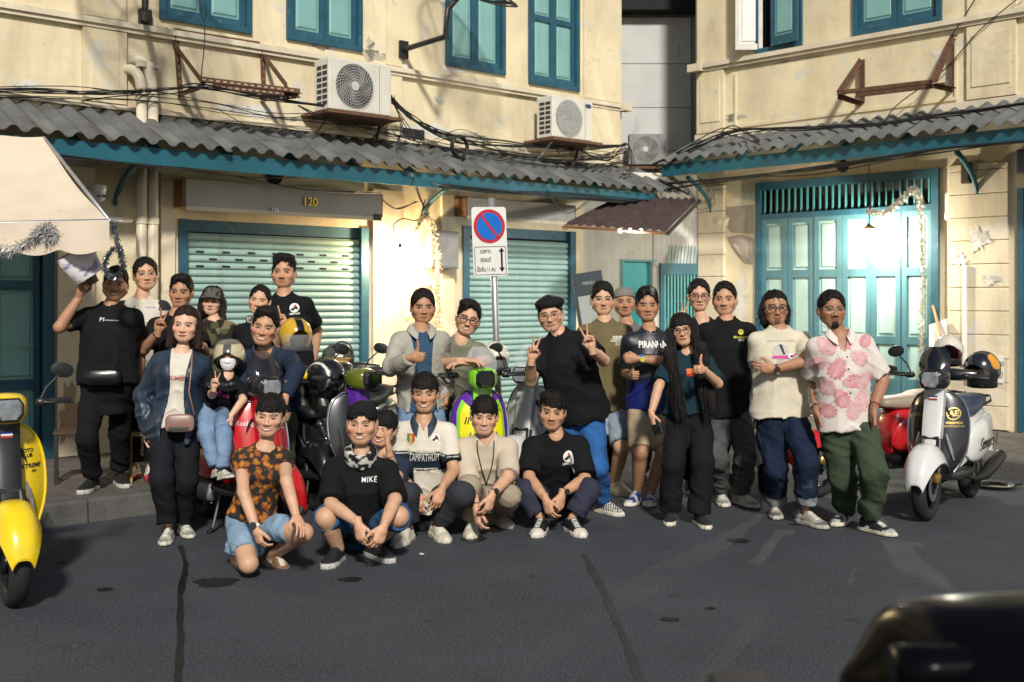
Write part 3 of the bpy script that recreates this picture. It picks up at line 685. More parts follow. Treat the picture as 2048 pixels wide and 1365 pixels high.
# ---------------------------------------------------------------- head
def head_sdf(q):
    fat, jaw, nw, fem, sm, ch = q.get('fat',1), q.get('jaw',1), q.get('nose',1), q.get('fem',0), q.get('smile',0), q.get('chin',1)
    def f(P):
        x = np.abs(P[:,0]); S = np.stack([x, P[:,1], P[:,2]], 1)
        d = ell(P, (0,.016,.032), (.073,.092,.083))
        d = smin(d, ell(P, (0,-.020,-.030), (.060*fat,.070,.078)), .03)
        d = smin(d, ell(P, (0,-.058,-.086*ch), (.026*jaw,.026,.024)), .035)
        d = smin(d, cap(S, (.046*jaw*fat,.002,-.050), (.016,-.060,-.092*ch), .022, .016), .035)
        d = smin(d, ell(S, (.043*fat,-.056-.004*sm,-.024+.004*sm), (.021,.019+.003*sm,.019)), .03)
        d = smin(d, ell(S, (.022,-.083,.022), (.024,.010,.008)), .016)
        s_ = ell(S, (.031,-.100,.0005), (.0185,.0125,.0105)); d = -smin(-d, s_, .014)
        d = smin(d, ell(S, (.031,-.0755,.0), (.016,.0125,.0115)), .006)
        d = smin(d, cap(P, (0,-.082,.008), (0,-.103,-.033), [.006,.0072,.0112]), .012)
        d = smin(d, ell(S, (.0125*nw,-.094,-.0375), (.0085*nw,.010,.0075)), .007)
        w = .025+.006*sm
        d = smin(d, ell(P, (0,-.0855,-.0605), (w,.012,.0055)), .008)
        d = smin(d, ell(P, (0,-.0835,-.0705), (w*.85,.012,.0062)), .008)
        d = smin(d, ell(S, (.078,.016,-.008), (.0075,.017,.030), np.array(Matrix.Rotation(R(-18), 3, 'Z'))), .008)
        nb = q['neckb']; d = smin(d, cap(P, (0,.034,-.045), nb, [.043-.007*fem, .043-.007*fem, .052-.009*fem]), .012)
        return d
    return f
def project(f, xz, off=.0012, y0=-.17):
    """drop points (x, z) onto the front of the face"""
    y = np.full(len(xz), y0); P = np.stack([xz[:,0], y, xz[:,1]], 1)
    for _ in range(26): P[:,1] += np.clip(f(P), -.02, .02)*.8
    P[:,1] -= off; return P
def fan(xz_outline, rings=3):
    """polygon in the face plane -> denser fan"""
    o = np.asarray(xz_outline, float); c = o.mean(0); V = [c[None]]; n = len(o)
    for r in range(1, rings+1): V.append(c+(o-c)*r/rings)
    V = np.concatenate(V); F = [(0, 1+k, 1+(k+1) % n) for k in range(n)]
    for r in range(rings-1): F += [(1+r*n+k, 1+(r+1)*n+k, 1+(r+1)*n+(k+1) % n, 1+r*n+(k+1) % n) for k in range(n)]
    return V, F
def arc(x0, x1, zc, h, n=9): return [(x0+(x1-x0)*k/(n-1), zc+h*math.sin(math.pi*k/(n-1))) for k in range(n)]
def face(sp, f, q, skin, put):
    """eyes, brows, lips, teeth, facial hair laid on the face; put(V, F, colour, slot)"""
    sm = q.get('smile', 0); sk = np.array(skin)
    def lay(o, c, off, mi=0, rings=3):
        V, F = fan(o, rings); put(project(f, V, off), F, c, mi)
    open_ = q.get('eye', 1.0)*(1-.25*sm)
    for s in (-1, 1):
        ex = .0315*s; w = .0140; hu, hl = .0056*open_, .0034*open_
        up = arc(ex-w, ex+w, .0, hu); dn = arc(ex+w, ex-w, .0, -hl)
        lay(up+dn[1:-1], (.34,.30,.275), .0012, 1)
        gx = q.get('gaze', 0)*.003
        lay([(ex+gx+.0078*math.cos(a), .0004+min(.0062,hu*.98)*math.sin(a) if math.sin(a) > 0 else .0008+hl*.98*math.sin(a)) for a in [2*math.pi*k/14 for k in range(14)]], (.018,.010,.007), .0018, 1)
        lay(arc(ex-w*1.08, ex+w*1.08, .0008, hu)+arc(ex+w*1.12, ex-w*1.12, .0034, hu*1.2)[0:], (.02,.012,.010) if not q.get('fem') else (.008,.006,.006), .0022, 0, 1)
        bz = .0205+q.get('browz',0); bw = .021; bt = (.0072 if not q.get('fem') else .0046)*q.get('browt',1)
        lay(arc(ex-bw, ex+bw, bz-.002, .0045)+arc(ex+bw, ex-bw, bz+bt-.002, .0045), np.array(HAIRC)*1.2+.05*sk, .0012, 0, 2)
    mw = .0225+.0075*sm+q.get('mw', 0); mz = -.0655; up = .0075*sm
    lip = sk*np.array((.78,.50,.50)) if not q.get('fem') else np.array((.40,.085,.085))
    n = 13; xs = [-mw+2*mw*k/(n-1) for k in range(n)]
    cur = lambda x: up*(x/mw)**2
    gap = q.get('teeth', 0)*.0105
    topz = [mz+cur(x)+gap*.30*(1-(x/mw)**2) for x in xs]; botz = [mz+cur(x)-gap*.85*(1-(x/mw)**2) for x in xs]
    lay([(x, z) for x, z in zip(xs, topz)]+[(x, z+.0065*(1-(abs(x)/mw)**2.2)+.0006) for x, z in zip(xs[::-1], topz[::-1])], lip, .0014)
    lay([(x, z) for x, z in zip(xs, botz)]+[(x, z-.0085*(1-(abs(x)/mw)**2.4)-.0006) for x, z in zip(xs[::-1], botz[::-1])], lip*1.08, .0014)
    if gap: lay([(x*.97, z) for x, z in zip(xs, topz)]+[(x*.97, z) for x, z in zip(xs[::-1], botz[::-1])], (.74,.70,.63), .0016, 1)
    else: lay([(x, z+.0011) for x, z in zip(xs, topz)]+[(x, z-.0011) for x, z in zip(xs[::-1], topz[::-1])], sk*.18, .0020)
    hb = np.array(HAIRC)*1.2
    if q.get('mous'):
        k = q['mous']; lay(arc(-.025,.025,-.0585,.0038)+arc(.025,-.025,-.0560,.0068), hb+sk*(1-k)*.75, .0020)
    if q.get('goatee'):
        k = q['goatee']; lay([(-.016,-.0765),(0,-.0775),(.016,-.0765),(.020,-.088),(.015,-.103),(0,-.109),(-.015,-.103),(-.020,-.088)], hb+sk*(1-k)*.5, .004)
# ---------------------------------------------------------------- hair
def hair_mesh(q, st, seed):
    """scalp shell cut away from the face, broken into locks; st: style parameters"""
    t = st.get('t',.016); top = st.get('top',.010); line = st.get('line',.060); side = st.get('side',-.020); back = st.get('back',-.075); fr = st.get('fringe'); ln = st.get('long'); fuzz = st.get('fuzz', 1.0)
    part = st.get('part', 0.0); cy = .05; rs = np.random.RandomState(seed)
    ph = rs.rand(3)*20
    def f(P):
        d = ell(P, (0,.018,.036+top*.45), (.0745+t*(.45 if not ln else 1),.094+t*.9,.084+t*.7+top*.55))
        if st.get('vol'): d = smin(d, ell(P, (st.get('volx',0),-.03,.105+top*.3), (.062,.055,.022+st['vol'])), .03)
        if ln:
            a = ln
            sl = st.get('slim', 1); d = smin(d, ell(P, (0,.030,-.04), ((.088+t*.4)*sl,.082,.10)), .03)
            d = smin(d, cap(P*np.array((.62,1,1)), (0,.05,-.04), (0,.06,-a), .060, .045), .04)
            for s in (-1,1): d = smin(d, cap(P, (s*.078,.0,.0), (s*(.086+st.get('flare',0)),-.01-st.get('ahead',0),-min(a*.9,.16)), .024*sl*sl, .026*sl*sl), .035)
            if a > .3:
                for s in (-1,1): d = smin(d, cap(P*np.array((1,1.5,1)), (s*(.086+st.get('flare',0)),(-.01-st.get('ahead',0))*1.5,-.14), (s*(.090+st.get('flare',0)),(-.03-st.get('ahead',0))*1.5,-a*st.get('fl',.95)), .046, .040)*.8, .03)
        # strand relief that runs down from the crown
        an = np.arctan2(P[:,1]-cy, P[:,0]-part*.03); rr = np.hypot(P[:,0]-part*.03, P[:,1]-cy)
        Q = np.stack([an*st.get('freq',11)+ph[0], P[:,2]*9+rr*8+ph[1], rr*10+ph[2]], 1)
        d = d+.0036*fuzz*vn(Q)+.0028*fuzz*vn(Q*np.array((2.6,1.4,1)))+.0022*fuzz*vn(P*48)
        # face opening
        hl = line+.010*np.cos(P[:,0]*30)+.006*vn(np.stack([P[:,0]*90+ph[0], P[:,2]*0, P[:,0]*0], 1))
        if fr is not None:
            hl = fr+.009*vn(np.stack([P[:,0]*85+ph[1], P[:,2]*0+3, P[:,0]*0], 1))+abs(st.get('sweep',0))*0+st.get('sweep',0)*P[:,0]
        fw = st.get('fw', .067)
        if fr is None and not ln:
            hh = np.maximum(hl+.014+.045, .02); cut = (np.hypot(P[:,0]/(fw+.004), np.maximum(P[:,2]+.045, 0)/hh)-1)*.05+.0035*vn(P*70)
        else: cut = np.maximum(P[:,2]-hl, np.abs(P[:,0])-fw-.012*np.clip((P[:,2])/.06, -1, .6))
        cut = np.maximum(cut, P[:,1]-st.get('fy', -.018))
        d = np.maximum(d, -cut)
        if not ln:
            lowz = np.where(P[:,1] > .055, back, side)+.0
            lowz = side+(back-side)*np.clip((P[:,1]-.015)/.05, 0, 1)+.006*vn(P*60)
            if st.get('burn'): lowz = np.where((P[:,1] < .012) & (P[:,1] > -.03), side-st['burn'], lowz)
            d = np.maximum(d, lowz-P[:,2])
        return d
    lowest = -(ln or 0)-.06 if ln else -.13
    return surf(f, (-.16,-.15-1.4*st.get('ahead',0),lowest), (.16,.17,.19), .0058 if not (ln and ln > .3) else .0075, 1), f
def strands(f, V, F, n, L, seed, down=.3, w=.0016, zmin=-.6):
    """tapering locks that break the outline"""
    rs = np.random.RandomState(seed); idx = rs.randint(0, len(V), n); e = .003
    P = V[idx]; G = np.stack([f(P+np.eye(3)[i]*e)-f(P-np.eye(3)[i]*e) for i in range(3)], 1); G /= np.linalg.norm(G, axis=1, keepdims=True)+1e-9
    vv, ff = [], []
    for p, g in zip(P, G):
        if p[2] < zmin: continue
        if p[1] < -.03 and p[2] < .05 and rs.rand() < .8: continue
        d = np.array((p[0]*3, p[1]*2.0+.05, -down))+rs.randn(3)*.38; d -= g*(d@g)*.55; d /= np.linalg.norm(d)+1e-9
        s = np.cross(d, g); s /= np.linalg.norm(s)+1e-9; l = L*rs.uniform(.5,1.2); o = len(vv)
        for k, (t, ww) in enumerate(((0,1),(.4,.9),(.75,.6),(1,.05))):
            c = p+d*l*t+g*(.0005+.004*math.sin(t*2.2))+np.array((0,0,-.006*t*t)); vv += [c-s*w*ww, c+s*w*ww]
        ff += [(o+2*k,o+2*k+1,o+2*k+3,o+2*k+2) for k in range(3)]
    return np.array(vv).reshape(-1,3), ff
# ---------------------------------------------------------------- hands (canonical: +x along the fingers, +y to the thumb side, +z the back of the hand)
POSE = dict(relax=[(20,28,18),(26,32,20),(30,36,22),(34,38,24)], fist=[(82,98,62),(84,100,62),(86,100,62),(86,98,60)], flat=[(8,10,6)]*4, rest=[(18,22,12),(16,22,12),(18,24,12),(22,26,14)],
            grip=[(48,62,38),(50,64,38),(52,66,38),(54,66,38)], peace=[(2,5,3),(2,5,3),(78,98,60),(82,98,60)], dangle=[(38,30,16),(42,32,18),(44,34,18),(44,36,20)])
HCACHE = {}
def hand_mesh(pose):
    if pose in HCACHE: return HCACHE[pose]
    key = 'fist' if pose == 'thumb' else pose; curls = POSE[key]; prim = []
    base = [(.090,.029,.000),(.094,.010,.003),(.090,-.009,.002),(.082,-.027,-.001)]; ln = [(.040,.024,.019),(.044,.028,.020),(.041,.026,.019),(.032,.019,.017)]; rad = [.0088,.0090,.0085,.0074]
    spread = [9,2,-4,-10] if pose not in ('peace',) else [15,-11,-6,-10]
    if key == 'fist': spread = [2,0,-1,-3]
    for b, l, r, cu, sp in zip(base, ln, rad, curls, spread):
        p = np.array(b); a = 0; q = [p]
        for k in range(3):
            a += cu[k]; d = np.array((math.cos(R(a))*math.cos(R(sp)), math.cos(R(a))*math.sin(R(sp)), -math.sin(R(a)))); p = p+d*l[k]; q.append(p)
        for k in range(3): prim.append((q[k], q[k+1], r*(1-.08*k), r*(.93-.08*k)))
    tb = np.array((.022,.030,-.006))
    th = {'thumb': [(.052,.062,-.004),(.058,.098,-.002),(.056,.128,.004)], 'fist': [(.050,.050,-.018),(.078,.040,-.036),(.092,.018,-.042)], 'peace': [(.048,.048,-.020),(.074,.030,-.036),(.082,.006,-.040)],
          'grip': [(.045,.052,-.022),(.070,.050,-.046),(.090,.036,-.060)], 'flat': [(.050,.060,-.006),(.078,.080,-.008),(.098,.092,-.010)]}.get(pose, [(.048,.054,-.016),(.074,.066,-.026),(.094,.068,-.036)])
    tp = [tb]+[np.array(x) for x in th]
    def f(P):
        Q = P*np.array((1,1,1.5))
        d = ell(P, (.050,.002,0), (.052,.041,.0155)); d = smin(d, cap(Q, (.018,.012,0), (.080,.014,0), .024, .024)*.8, .012); d = smin(d, cap(Q, (.018,-.010,0), (.074,-.014,0), .022, .022)*.8, .012)
        d = smin(d, cap(P, (-.045,0,.0), (.02,0,0), .0275, .026), .02)
        d = smin(d, cap(P, tp[0], tp[1], .016, .0125), .012); d = smin(d, cap(P, tp[1], tp[2], .0118, .0108), .004); d = smin(d, cap(P, tp[2], tp[3], .0108, .0085), .004)
        fd = None
        for a, b, r0, r1 in prim:
            c = cap(P, a, b, r0, r1); fd = c if fd is None else smin(fd, c, .0022)
        return smin(d, fd, .007)
    V, F = surf(f, (-.05,-.075,-.12), (.20,.15,.05), .0046, 2); HCACHE[pose] = (V, F); return V, F
# ---------------------------------------------------------------- shoes (canonical: -y forward, z up from the ground, ankle above the origin)
SHC = {}
def shoe_mesh(key, upper, sole, toe=None, lace=(.7,.68,.6), kind='sneaker', m=None):
    if key in SHC: return SHC[key]
    def f(P):
        Q = P.copy(); n = np.clip((-Q[:,1])/.2, -.4, 1)
        w = np.interp(-Q[:,1], [-.085,-.05,.02,.10,.155,.19], [.024,.034,.035,.047,.042,.018]); 
        top = np.interp(-Q[:,1], [-.085,-.03,.03,.07,.12,.17,.2], [.098,.10,.108,.088,.064,.052,.036])
        x = np.abs(Q[:,0]-.008*np.sin(np.clip(-Q[:,1]*9,-1,2))); 
        body = np.hypot(x/w, np.maximum(Q[:,2]-.03,0)/np.maximum(top-.03,.01))-1; body = np.maximum(body*.034, np.maximum(-Q[:,2]+.002, np.abs(Q[:,1]+.055)-.138))
        sl = np.maximum(np.maximum(x-w-.006, Q[:,2]-.030-.004*np.cos(Q[:,1]*20)), np.maximum(-Q[:,2], np.abs(Q[:,1]+.055)-.144))
        d = smin(body, sl, .006)
        if kind == 'clog': d = smin(body-.004, sl, .02)
        return np.maximum(d, -(cap(P, (0,.02,.085), (0,.02,.2), .03, .03)))
    V, F = surf(f, (-.07,-.22,-.01), (.07,.11,.125), .0062, 1)
    C = np.tile(np.array(upper), (len(V),1)); z = V[:,2]; y = -V[:,1]
    C[z < .031] = sole
    if kind == 'runner': C[(vn(V*np.array((14,22,30)), 1.0) > .25) & (z > .031)] = toe; C[(z < .010)] = (.02,.02,.02)
    elif kind == 'check': C[(((np.floor(V[:,0]/.012)+np.floor(y/.012)) % 2) == 0) & (z > .031)] = toe
    elif toe is not None: C[(y > .135) & (z > .02)] = toe
    if lace and kind != 'check' and kind != 'clog': C[(y > .03) & (y < .12) & (np.abs(V[:,0]) < .018) & (z > .05) & ((y*70 % 1) < .55)] = lace
    s = Soup(); s.add(V, F, C); o = s.build('shoe', [m or M_shoe], None); me = o.data; bpy.data.objects.remove(o); SHC[key] = me; return me
# ---------------------------------------------------------------- the figure
def ray(px, py): return np.array(((px-CX)/FPX, 1.0, -(py-HY)/FPX))
CAMP = np.array((0,0,CAMH))
def reach(p, px, py, L, sg):
    """the point seen at a pixel that lies L from p; sg -1 towards the street, +1 away"""
    d = ray(px, py); d = d/np.linalg.norm(d); o = CAMP-p; b = o@d; c = o@o-L*L; D = b*b-c
    if D <= 0:
        q = CAMP+d*(-b); v = q-p; return p+v/np.linalg.norm(v)*L
    return CAMP+d*(-b+sg*math.sqrt(D))
def ik(h, a, l1, l2, pole):
    v = a-h; D = np.linalg.norm(v); u = v/max(D,1e-9); D = min(D, (l1+l2)*.999); x = (l1*l1-l2*l2+D*D)/(2*D); y = math.sqrt(max(0, l1*l1-x*x))
    pole = np.asarray(pole, float); p = pole-u*(pole@u); p /= np.linalg.norm(p)+1e-9; return h+u*x+p*y
nrm = lambda v: np.asarray(v, float)/(np.linalg.norm(v)+1e-12)
def pix(px, py, Y): return np.array(at(px, py, Y))
def glasses(parent, toW, f, col_, r=.019, thick=.0018, shape=1.0, lens=(.0)):
    b = MB(); y = project(f, np.array([[.0,.002],[.032,.0]]), .010)[:,1].min()-.004
    for s in (-1,1):
        pts = []
        for k in range(19):
            a = 2*math.pi*k/18; c_, s_ = math.cos(a), math.sin(a); e = 1 if shape == 1.0 else .62
            pts.append(toW((s*.0335+math.copysign(abs(c_)**e, c_)*r*1.12, y+abs(c_*.2*r)+.004*(abs(s*.0335+c_*r)/.05)**2, -.001+math.copysign(abs(s_)**e, s_)*r*.84)))
        b.tube(pts, thick, 5, cap=False)
        b.tube([toW((s*.0545,y+.006,.006)), toW((s*.074,y+.03,.006)), toW((s*.082,.005,.006)), toW((s*.081,.03,-.01))], thick*.9, 4)
    b.tube([toW((-.014,y+.001,.002)), toW((0,y-.001,.005)), toW((.014,y+.001,.002))], thick, 4)
    return b.build('eyeglasses', col_, parent, smooth=True)
M_gblk = mat('black_acetate', (.012,.012,.012), .25, var=0); M_gmet = mat('thin_metal_frame', (.45,.40,.33), .3, .9, var=0); M_gbrn = mat('brown_acetate', (.12,.035,.015), .25, var=.2, vs=60)
PEOPLE = {}
def person(key, label, S):
    """S: joints in photo pixels, clothes and face. Returns the Empty that carries body, hair and clothes."""
    H = S.get('H', 1.68); u = H/1.70; fem = S.get('fem', 0); gz = S.get('gz', 0.0); wide = 1+(S.get('wide', 1.0)-1)*.7
    pel = pix(*S['pel']); Yp = S['pel'][2]
    nk = pix(S['neck'][0], S['neck'][1], Yp+S['neck'][2])
    yaw = S.get('yaw', 0); tl = S.get('tilt', 0)
    lat = np.array((math.cos(R(yaw)), math.sin(R(yaw)), 0)); up = nrm(nk-pel); T = np.linalg.norm(nk-pel); lat = nrm(lat-up*(lat@up)); back = np.cross(up, lat); fwd = -back
    lsh = lat*math.cos(R(tl))+up*math.sin(R(tl))
    sw = (.162 if not fem else .142)*u*(1+(S.get('sw', 1.0)-1)*.6)
    nk = nk+up*.026
    sh = {s: nk+lsh*k*sw*.97-up*.110*u+fwd*S.get('shf', .0) for s, k in (('a',-1),('b',1))}
    hip = {s: pel+lat*k*.088*u-up*.02 for s, k in (('a',-1),('b',1))}
    lu, lf = .285*u, .250*u; lt, lsn = .415*u, .405*u
    J = {}
    for s in 'ab':
        e = S.get('e'+s); w = S.get('w'+s)
        if e is None: J['e'+s] = sh[s]+nrm((lat*(-.16 if s == 'a' else .16)-up)+back*.05)*lu
        else: J['e'+s] = reach(sh[s], e[0], e[1], lu, e[2])
        if w is None: J['w'+s] = J['e'+s]+nrm(-up+fwd*.25)*lf
        else: J['w'+s] = reach(J['e'+s], w[0], w[1], lf, w[2])
        a = S.get('f'+s)
        if a is None: an = hip[s]*np.array((1,1,0))+np.array((0,0,gz+.085))+lat*(-.03 if s == 'a' else .03)
        elif len(a) > 2 and a[2] == 'Y': an = pix(a[0], a[1], a[3])
        else: an = np.array(on_ground(a[0], a[1], gz+.085))
        J['f'+s] = an
        k = S.get('k'+s)
        if k is None: J['k'+s] = ik(hip[s], an, lt, lsn, fwd+lat*(-.12 if s == 'a' else .12))
        else: J['k'+s] = pix(*k)
    hd = S['head']; hs = (.228*u if not fem else .226*u)/.225*S.get('hs', 1.06); HX = np.array((1.11,1,1))
    hc = pix(hd[0], hd[1], nk[1]+hd[2]); HR = rot(*S.get('look', (0,0,0)))
    hc = hc+HR@np.array((0,.085,0))*hs                                                # the pixel names the eye line on the face; the centre lies behind it
    toW = lambda p: tuple(hc+HR@(np.asarray(p)*HX*hs))
    toL = lambda P: ((P-hc)@HR)/hs/HX
    root = thing('person', label, 'person', (float((J['fa'][0]+J['fb'][0])/2), float((J['fa'][1]+J['fb'][1])/2), gz)); root['group'] = 'people posing together for a group photograph'
    off = np.array(root.location)
    skin = SKIN[S.get('skin','mid')]; sk = np.array(skin)
    # ---- torso field
    fat = S.get('fat', 1.0); zt = np.array((-.30,-.15,0,.2,.45,.68,.82,.93,1.04))
    wa = np.array((.122,.146,.155,.142,.146,.160,.138,.080,.045))*u*wide; wb = np.array((.085,.105,.112,.102,.108,.116,.094,.066,.045))*u*wide
    if fem: wa = wa*np.array((1.02,1.06,1.04,.90,.88,.90,.90,.9,.9)); wb = wb*np.array((1,1.02,1,.92,.95,1.02,.95,.9,.9))
    bel = np.array((0,.3,.8,1,1,.5,.1,0,0))*(fat-1); wa = wa*(1+bel*.9); wb = wb*(1+bel*1.5)
    def torso(P, grow=0.0, straight=0.0, lo=-.30):
        q = P-pel; z = (q@up)/T; x = q@lat; y = q@back
        a = np.interp(z, zt, wa); b = np.interp(z, zt, wb)
        if straight:
            a = a*(1-straight)+np.maximum(a, wa[5]*.98)*straight*(z < .7)+a*straight*(z >= .7); b = b*(1-straight)+np.maximum(b, wb[5]*1.0)*straight*(z < .7)+b*straight*(z >= .7)
        a, b = a+grow, b+grow; d = (np.hypot(x/a, y/b)-1)*np.minimum(a, b)
        return np.maximum(d, np.maximum((lo-z)*T, (z-1.05)*T))
    bust = [(nk-up*.19*u*T/.5+lat*s*.07*u+fwd*.085*u) for s in (-1,1)] if fem else []
    rl = .92 if fem else 1.0; rl *= S.get('limb', 1.0)
    def upper(P, g=0.0):
        d = torso(P, g)
        for s in 'ab':
            d = smin(d, cap(P, nk-up*.055*u, sh[s], .046*u+g, .050*u+g), .05)
        for c in bust: d = smin(d, ell(P, c, (.062*u+g,.055*u+g,.062*u+g)), .04)
        return d
    def arm(P, s, g=0.0):
        d = cap(P, sh[s], J['e'+s], [.053*u*rl+g, .047*u*rl+g, .040*u*rl+g])
        return smin(d, cap(P, J['e'+s], J['w'+s], [.040*u*rl+g, .042*u*rl+g, .036*u*rl+g, .0275*u*rl+g]), .02)
    def leg(P, s, g=0.0, g2=None):
        g2 = g if g2 is None else g2
        d = cap(P, hip[s], J['k'+s], [.090*u*rl*wide+g, .080*u*rl+g, .062*u*rl+(g+g2)/2])
        return smin(d, cap(P, J['k'+s], J['f'+s], [.060*u*rl+(g+g2)/2, .060*u*rl+g2, .050*u*rl+g2, .040*u*rl+g2]), .03)
    body = Soup()
    def bb(*pts, m=.1):
        p = np.array(pts); return p.min(0)-m, p.max(0)+m
    # coarse core that ties the figure together (mostly under the clothes)
    core = lambda P: smin(smin(upper(P, -.012), smin(arm(P,'a',-.010), arm(P,'b',-.010), .01), .02), smin(leg(P,'a',-.012), leg(P,'b',-.012), .02), .03)
    lo, hi = bb(pel, nk, *sh.values(), *hip.values(), *J.values(), m=.13); V, F = surf(core, lo, hi, .03, 1); body.add(V-off, F, skin)
    # upper chest in the neckline, arms, bare legs
    vis = S.get('bare', '')
    fu = lambda P: upper(P, -.002)
    lo, hi = bb(nk, nk-up*.16, m=.10); V, F = surf(fu, lo, hi, .012, 1); body.add(V-off, F, skin)
    slv = S.get('sleeve', .62)
    for s in 'ab':
        if slv < 1.3:
            fa_ = lambda P: arm(P, s)
            lo, hi = bb(sh[s]*(.55)+J['e'+s]*.45, J['e'+s], J['w'+s], m=.06); V, F = surf(fa_, lo, hi, .0095, 1)
            C = np.tile(sk, (len(V),1))*(1+.10*vn(V, 25)[:,None]); body.add(V-off, F, C)
        hp = S.get('h'+s, ('relax', None, None)); w = J['w'+s]; fd = nrm(J['w'+s]-J['e'+s]) if hp[1] is None else nrm(hp[1])
        pn = np.array(hp[2], float) if hp[2] is not None else (lat*(1 if s == 'a' else -1)); pn = nrm(pn-fd*(pn@fd)); th = np.cross(fd, pn)*(1 if s == 'a' else -1)
        if hp[0] != 'none':
            V, F = hand_mesh(hp[0]); W = w+(V[:,:1]*fd+V[:,1:2]*th-V[:,2:]*pn)*u*(.96 if not fem else .90)*S.get('hscale',1.0)+fd*.012
            Fq = F if s == 'a' else [q[::-1] for q in F]
            body.add(W-off, Fq, sk*np.array((1.02,.97,.95)))
        J['hand'+s] = (w, fd, th, pn)
        if vis in ('shin','leg'):
            fl = lambda P: leg(P, s)
            k0 = J['k'+s] if vis == 'shin' else J['k'+s]*.6+hip[s]*.4
            lo, hi = bb(k0, J['k'+s], J['f'+s], m=.09); V, F = surf(fl, lo, hi, .0105, 1); body.add(V-off, F, sk*.97)
    # ---- head
    rj = random.Random(hash_(key)); q = dict(jaw=rj.uniform(.94,1.10), fat=rj.uniform(.96,1.07), nose=rj.uniform(.9,1.18), chin=rj.uniform(.95,1.04), eye=rj.uniform(.85,1.15), browz=rj.uniform(-.002,.002), browt=rj.uniform(.8,1.2), mw=rj.uniform(-.002,.003)); q.update(S.get('face', {})); q['fem'] = fem; q['neckb'] = toL(nk-up*.02+back*.012)
    fh = head_sdf(q); V, F = surf(fh, (-.105,-.135,min(-.19, q['neckb'][2]-.02)), (.105,.125,.135), .0048, 2)
    C = np.tile(sk, (len(V),1)); ck = np.exp(-((np.abs(V[:,0])-.042)**2+(V[:,2]+.028)**2)/.0006)*(V[:,1] < -.02); C *= (1+ck[:,None]*np.array((.10,-.10,-.12)))
    if S.get('stubble') : 
        k = np.clip((-.045-V[:,2])/.02, 0, 1)*(V[:,1] < .0)*S['stubble']; C *= (1-.35*k[:,None])
    C *= (1+.06*vn(V, 60)[:,None])
    W = hc+(V*HX*hs)@HR.T; body.add(W-off, F, C)
    face(body, fh, q, skin, lambda V, F, c, mi: body.add(hc+(V*HX*hs)@HR.T-off, F, c, mi))
    bo = body.build('body', [M_skin, M_eye], root)
    # ---- hair
    st = S.get('hair', {})
    if st is not None:
        (V, F), fhair = hair_mesh(q, st, abs(hash_(key)) % 1000); hcol = np.array(st.get('col', HAIRC)); s_ = Soup()
        C = np.tile(hcol, (len(V),1))*(1+.5*vn(V*np.array((40,40,12)))[:,None])
        if st.get('grey') is not None: g = (np.clip(vn(V*np.array((30,30,10)))*1.5, 0, 1)*st['grey'])[:,None]; C = C*(1-g)+np.array((.30,.28,.26))*g
        s_.add(hc+(V*HX*hs)@HR.T-off, F, C)
        if st.get('n', 260):
            V2, F2 = strands(fhair, V, F, min(420, st.get('n', 300)), min(st.get('L', .024), .05)*(.75 if not st.get('long') else 1), 5, st.get('down', .3)); s_.add(hc+(V2*HX*hs)@HR.T-off, F2, hcol*1.4)
        s_.build('hair', [M_hair], root)
    ctx = dict(root=root, off=off, pel=pel, nk=nk, up=up, lat=lat, back=back, fwd=fwd, T=T, sh=sh, hip=hip, J=J, u=u, torso=torso, upper=upper, arm=arm, leg=leg, bb=bb, hc=hc, HR=HR, hs=hs, toW=lambda p: tuple(np.array(toW(p))-off), fh=fh, bust=bust, S=S, gz=gz, rl=rl, wide=wide, key=key)
    for fn in S.get('wear', []): fn(ctx)
    g = S.get('glasses')
    if g: glasses(root, ctx['toW'], fh, g[0], *g[1:])
    PEOPLE[key] = ctx
    return ctx
def hash_(s):
    h = 7
    for c in s: h = h*31+ord(c)
    return h
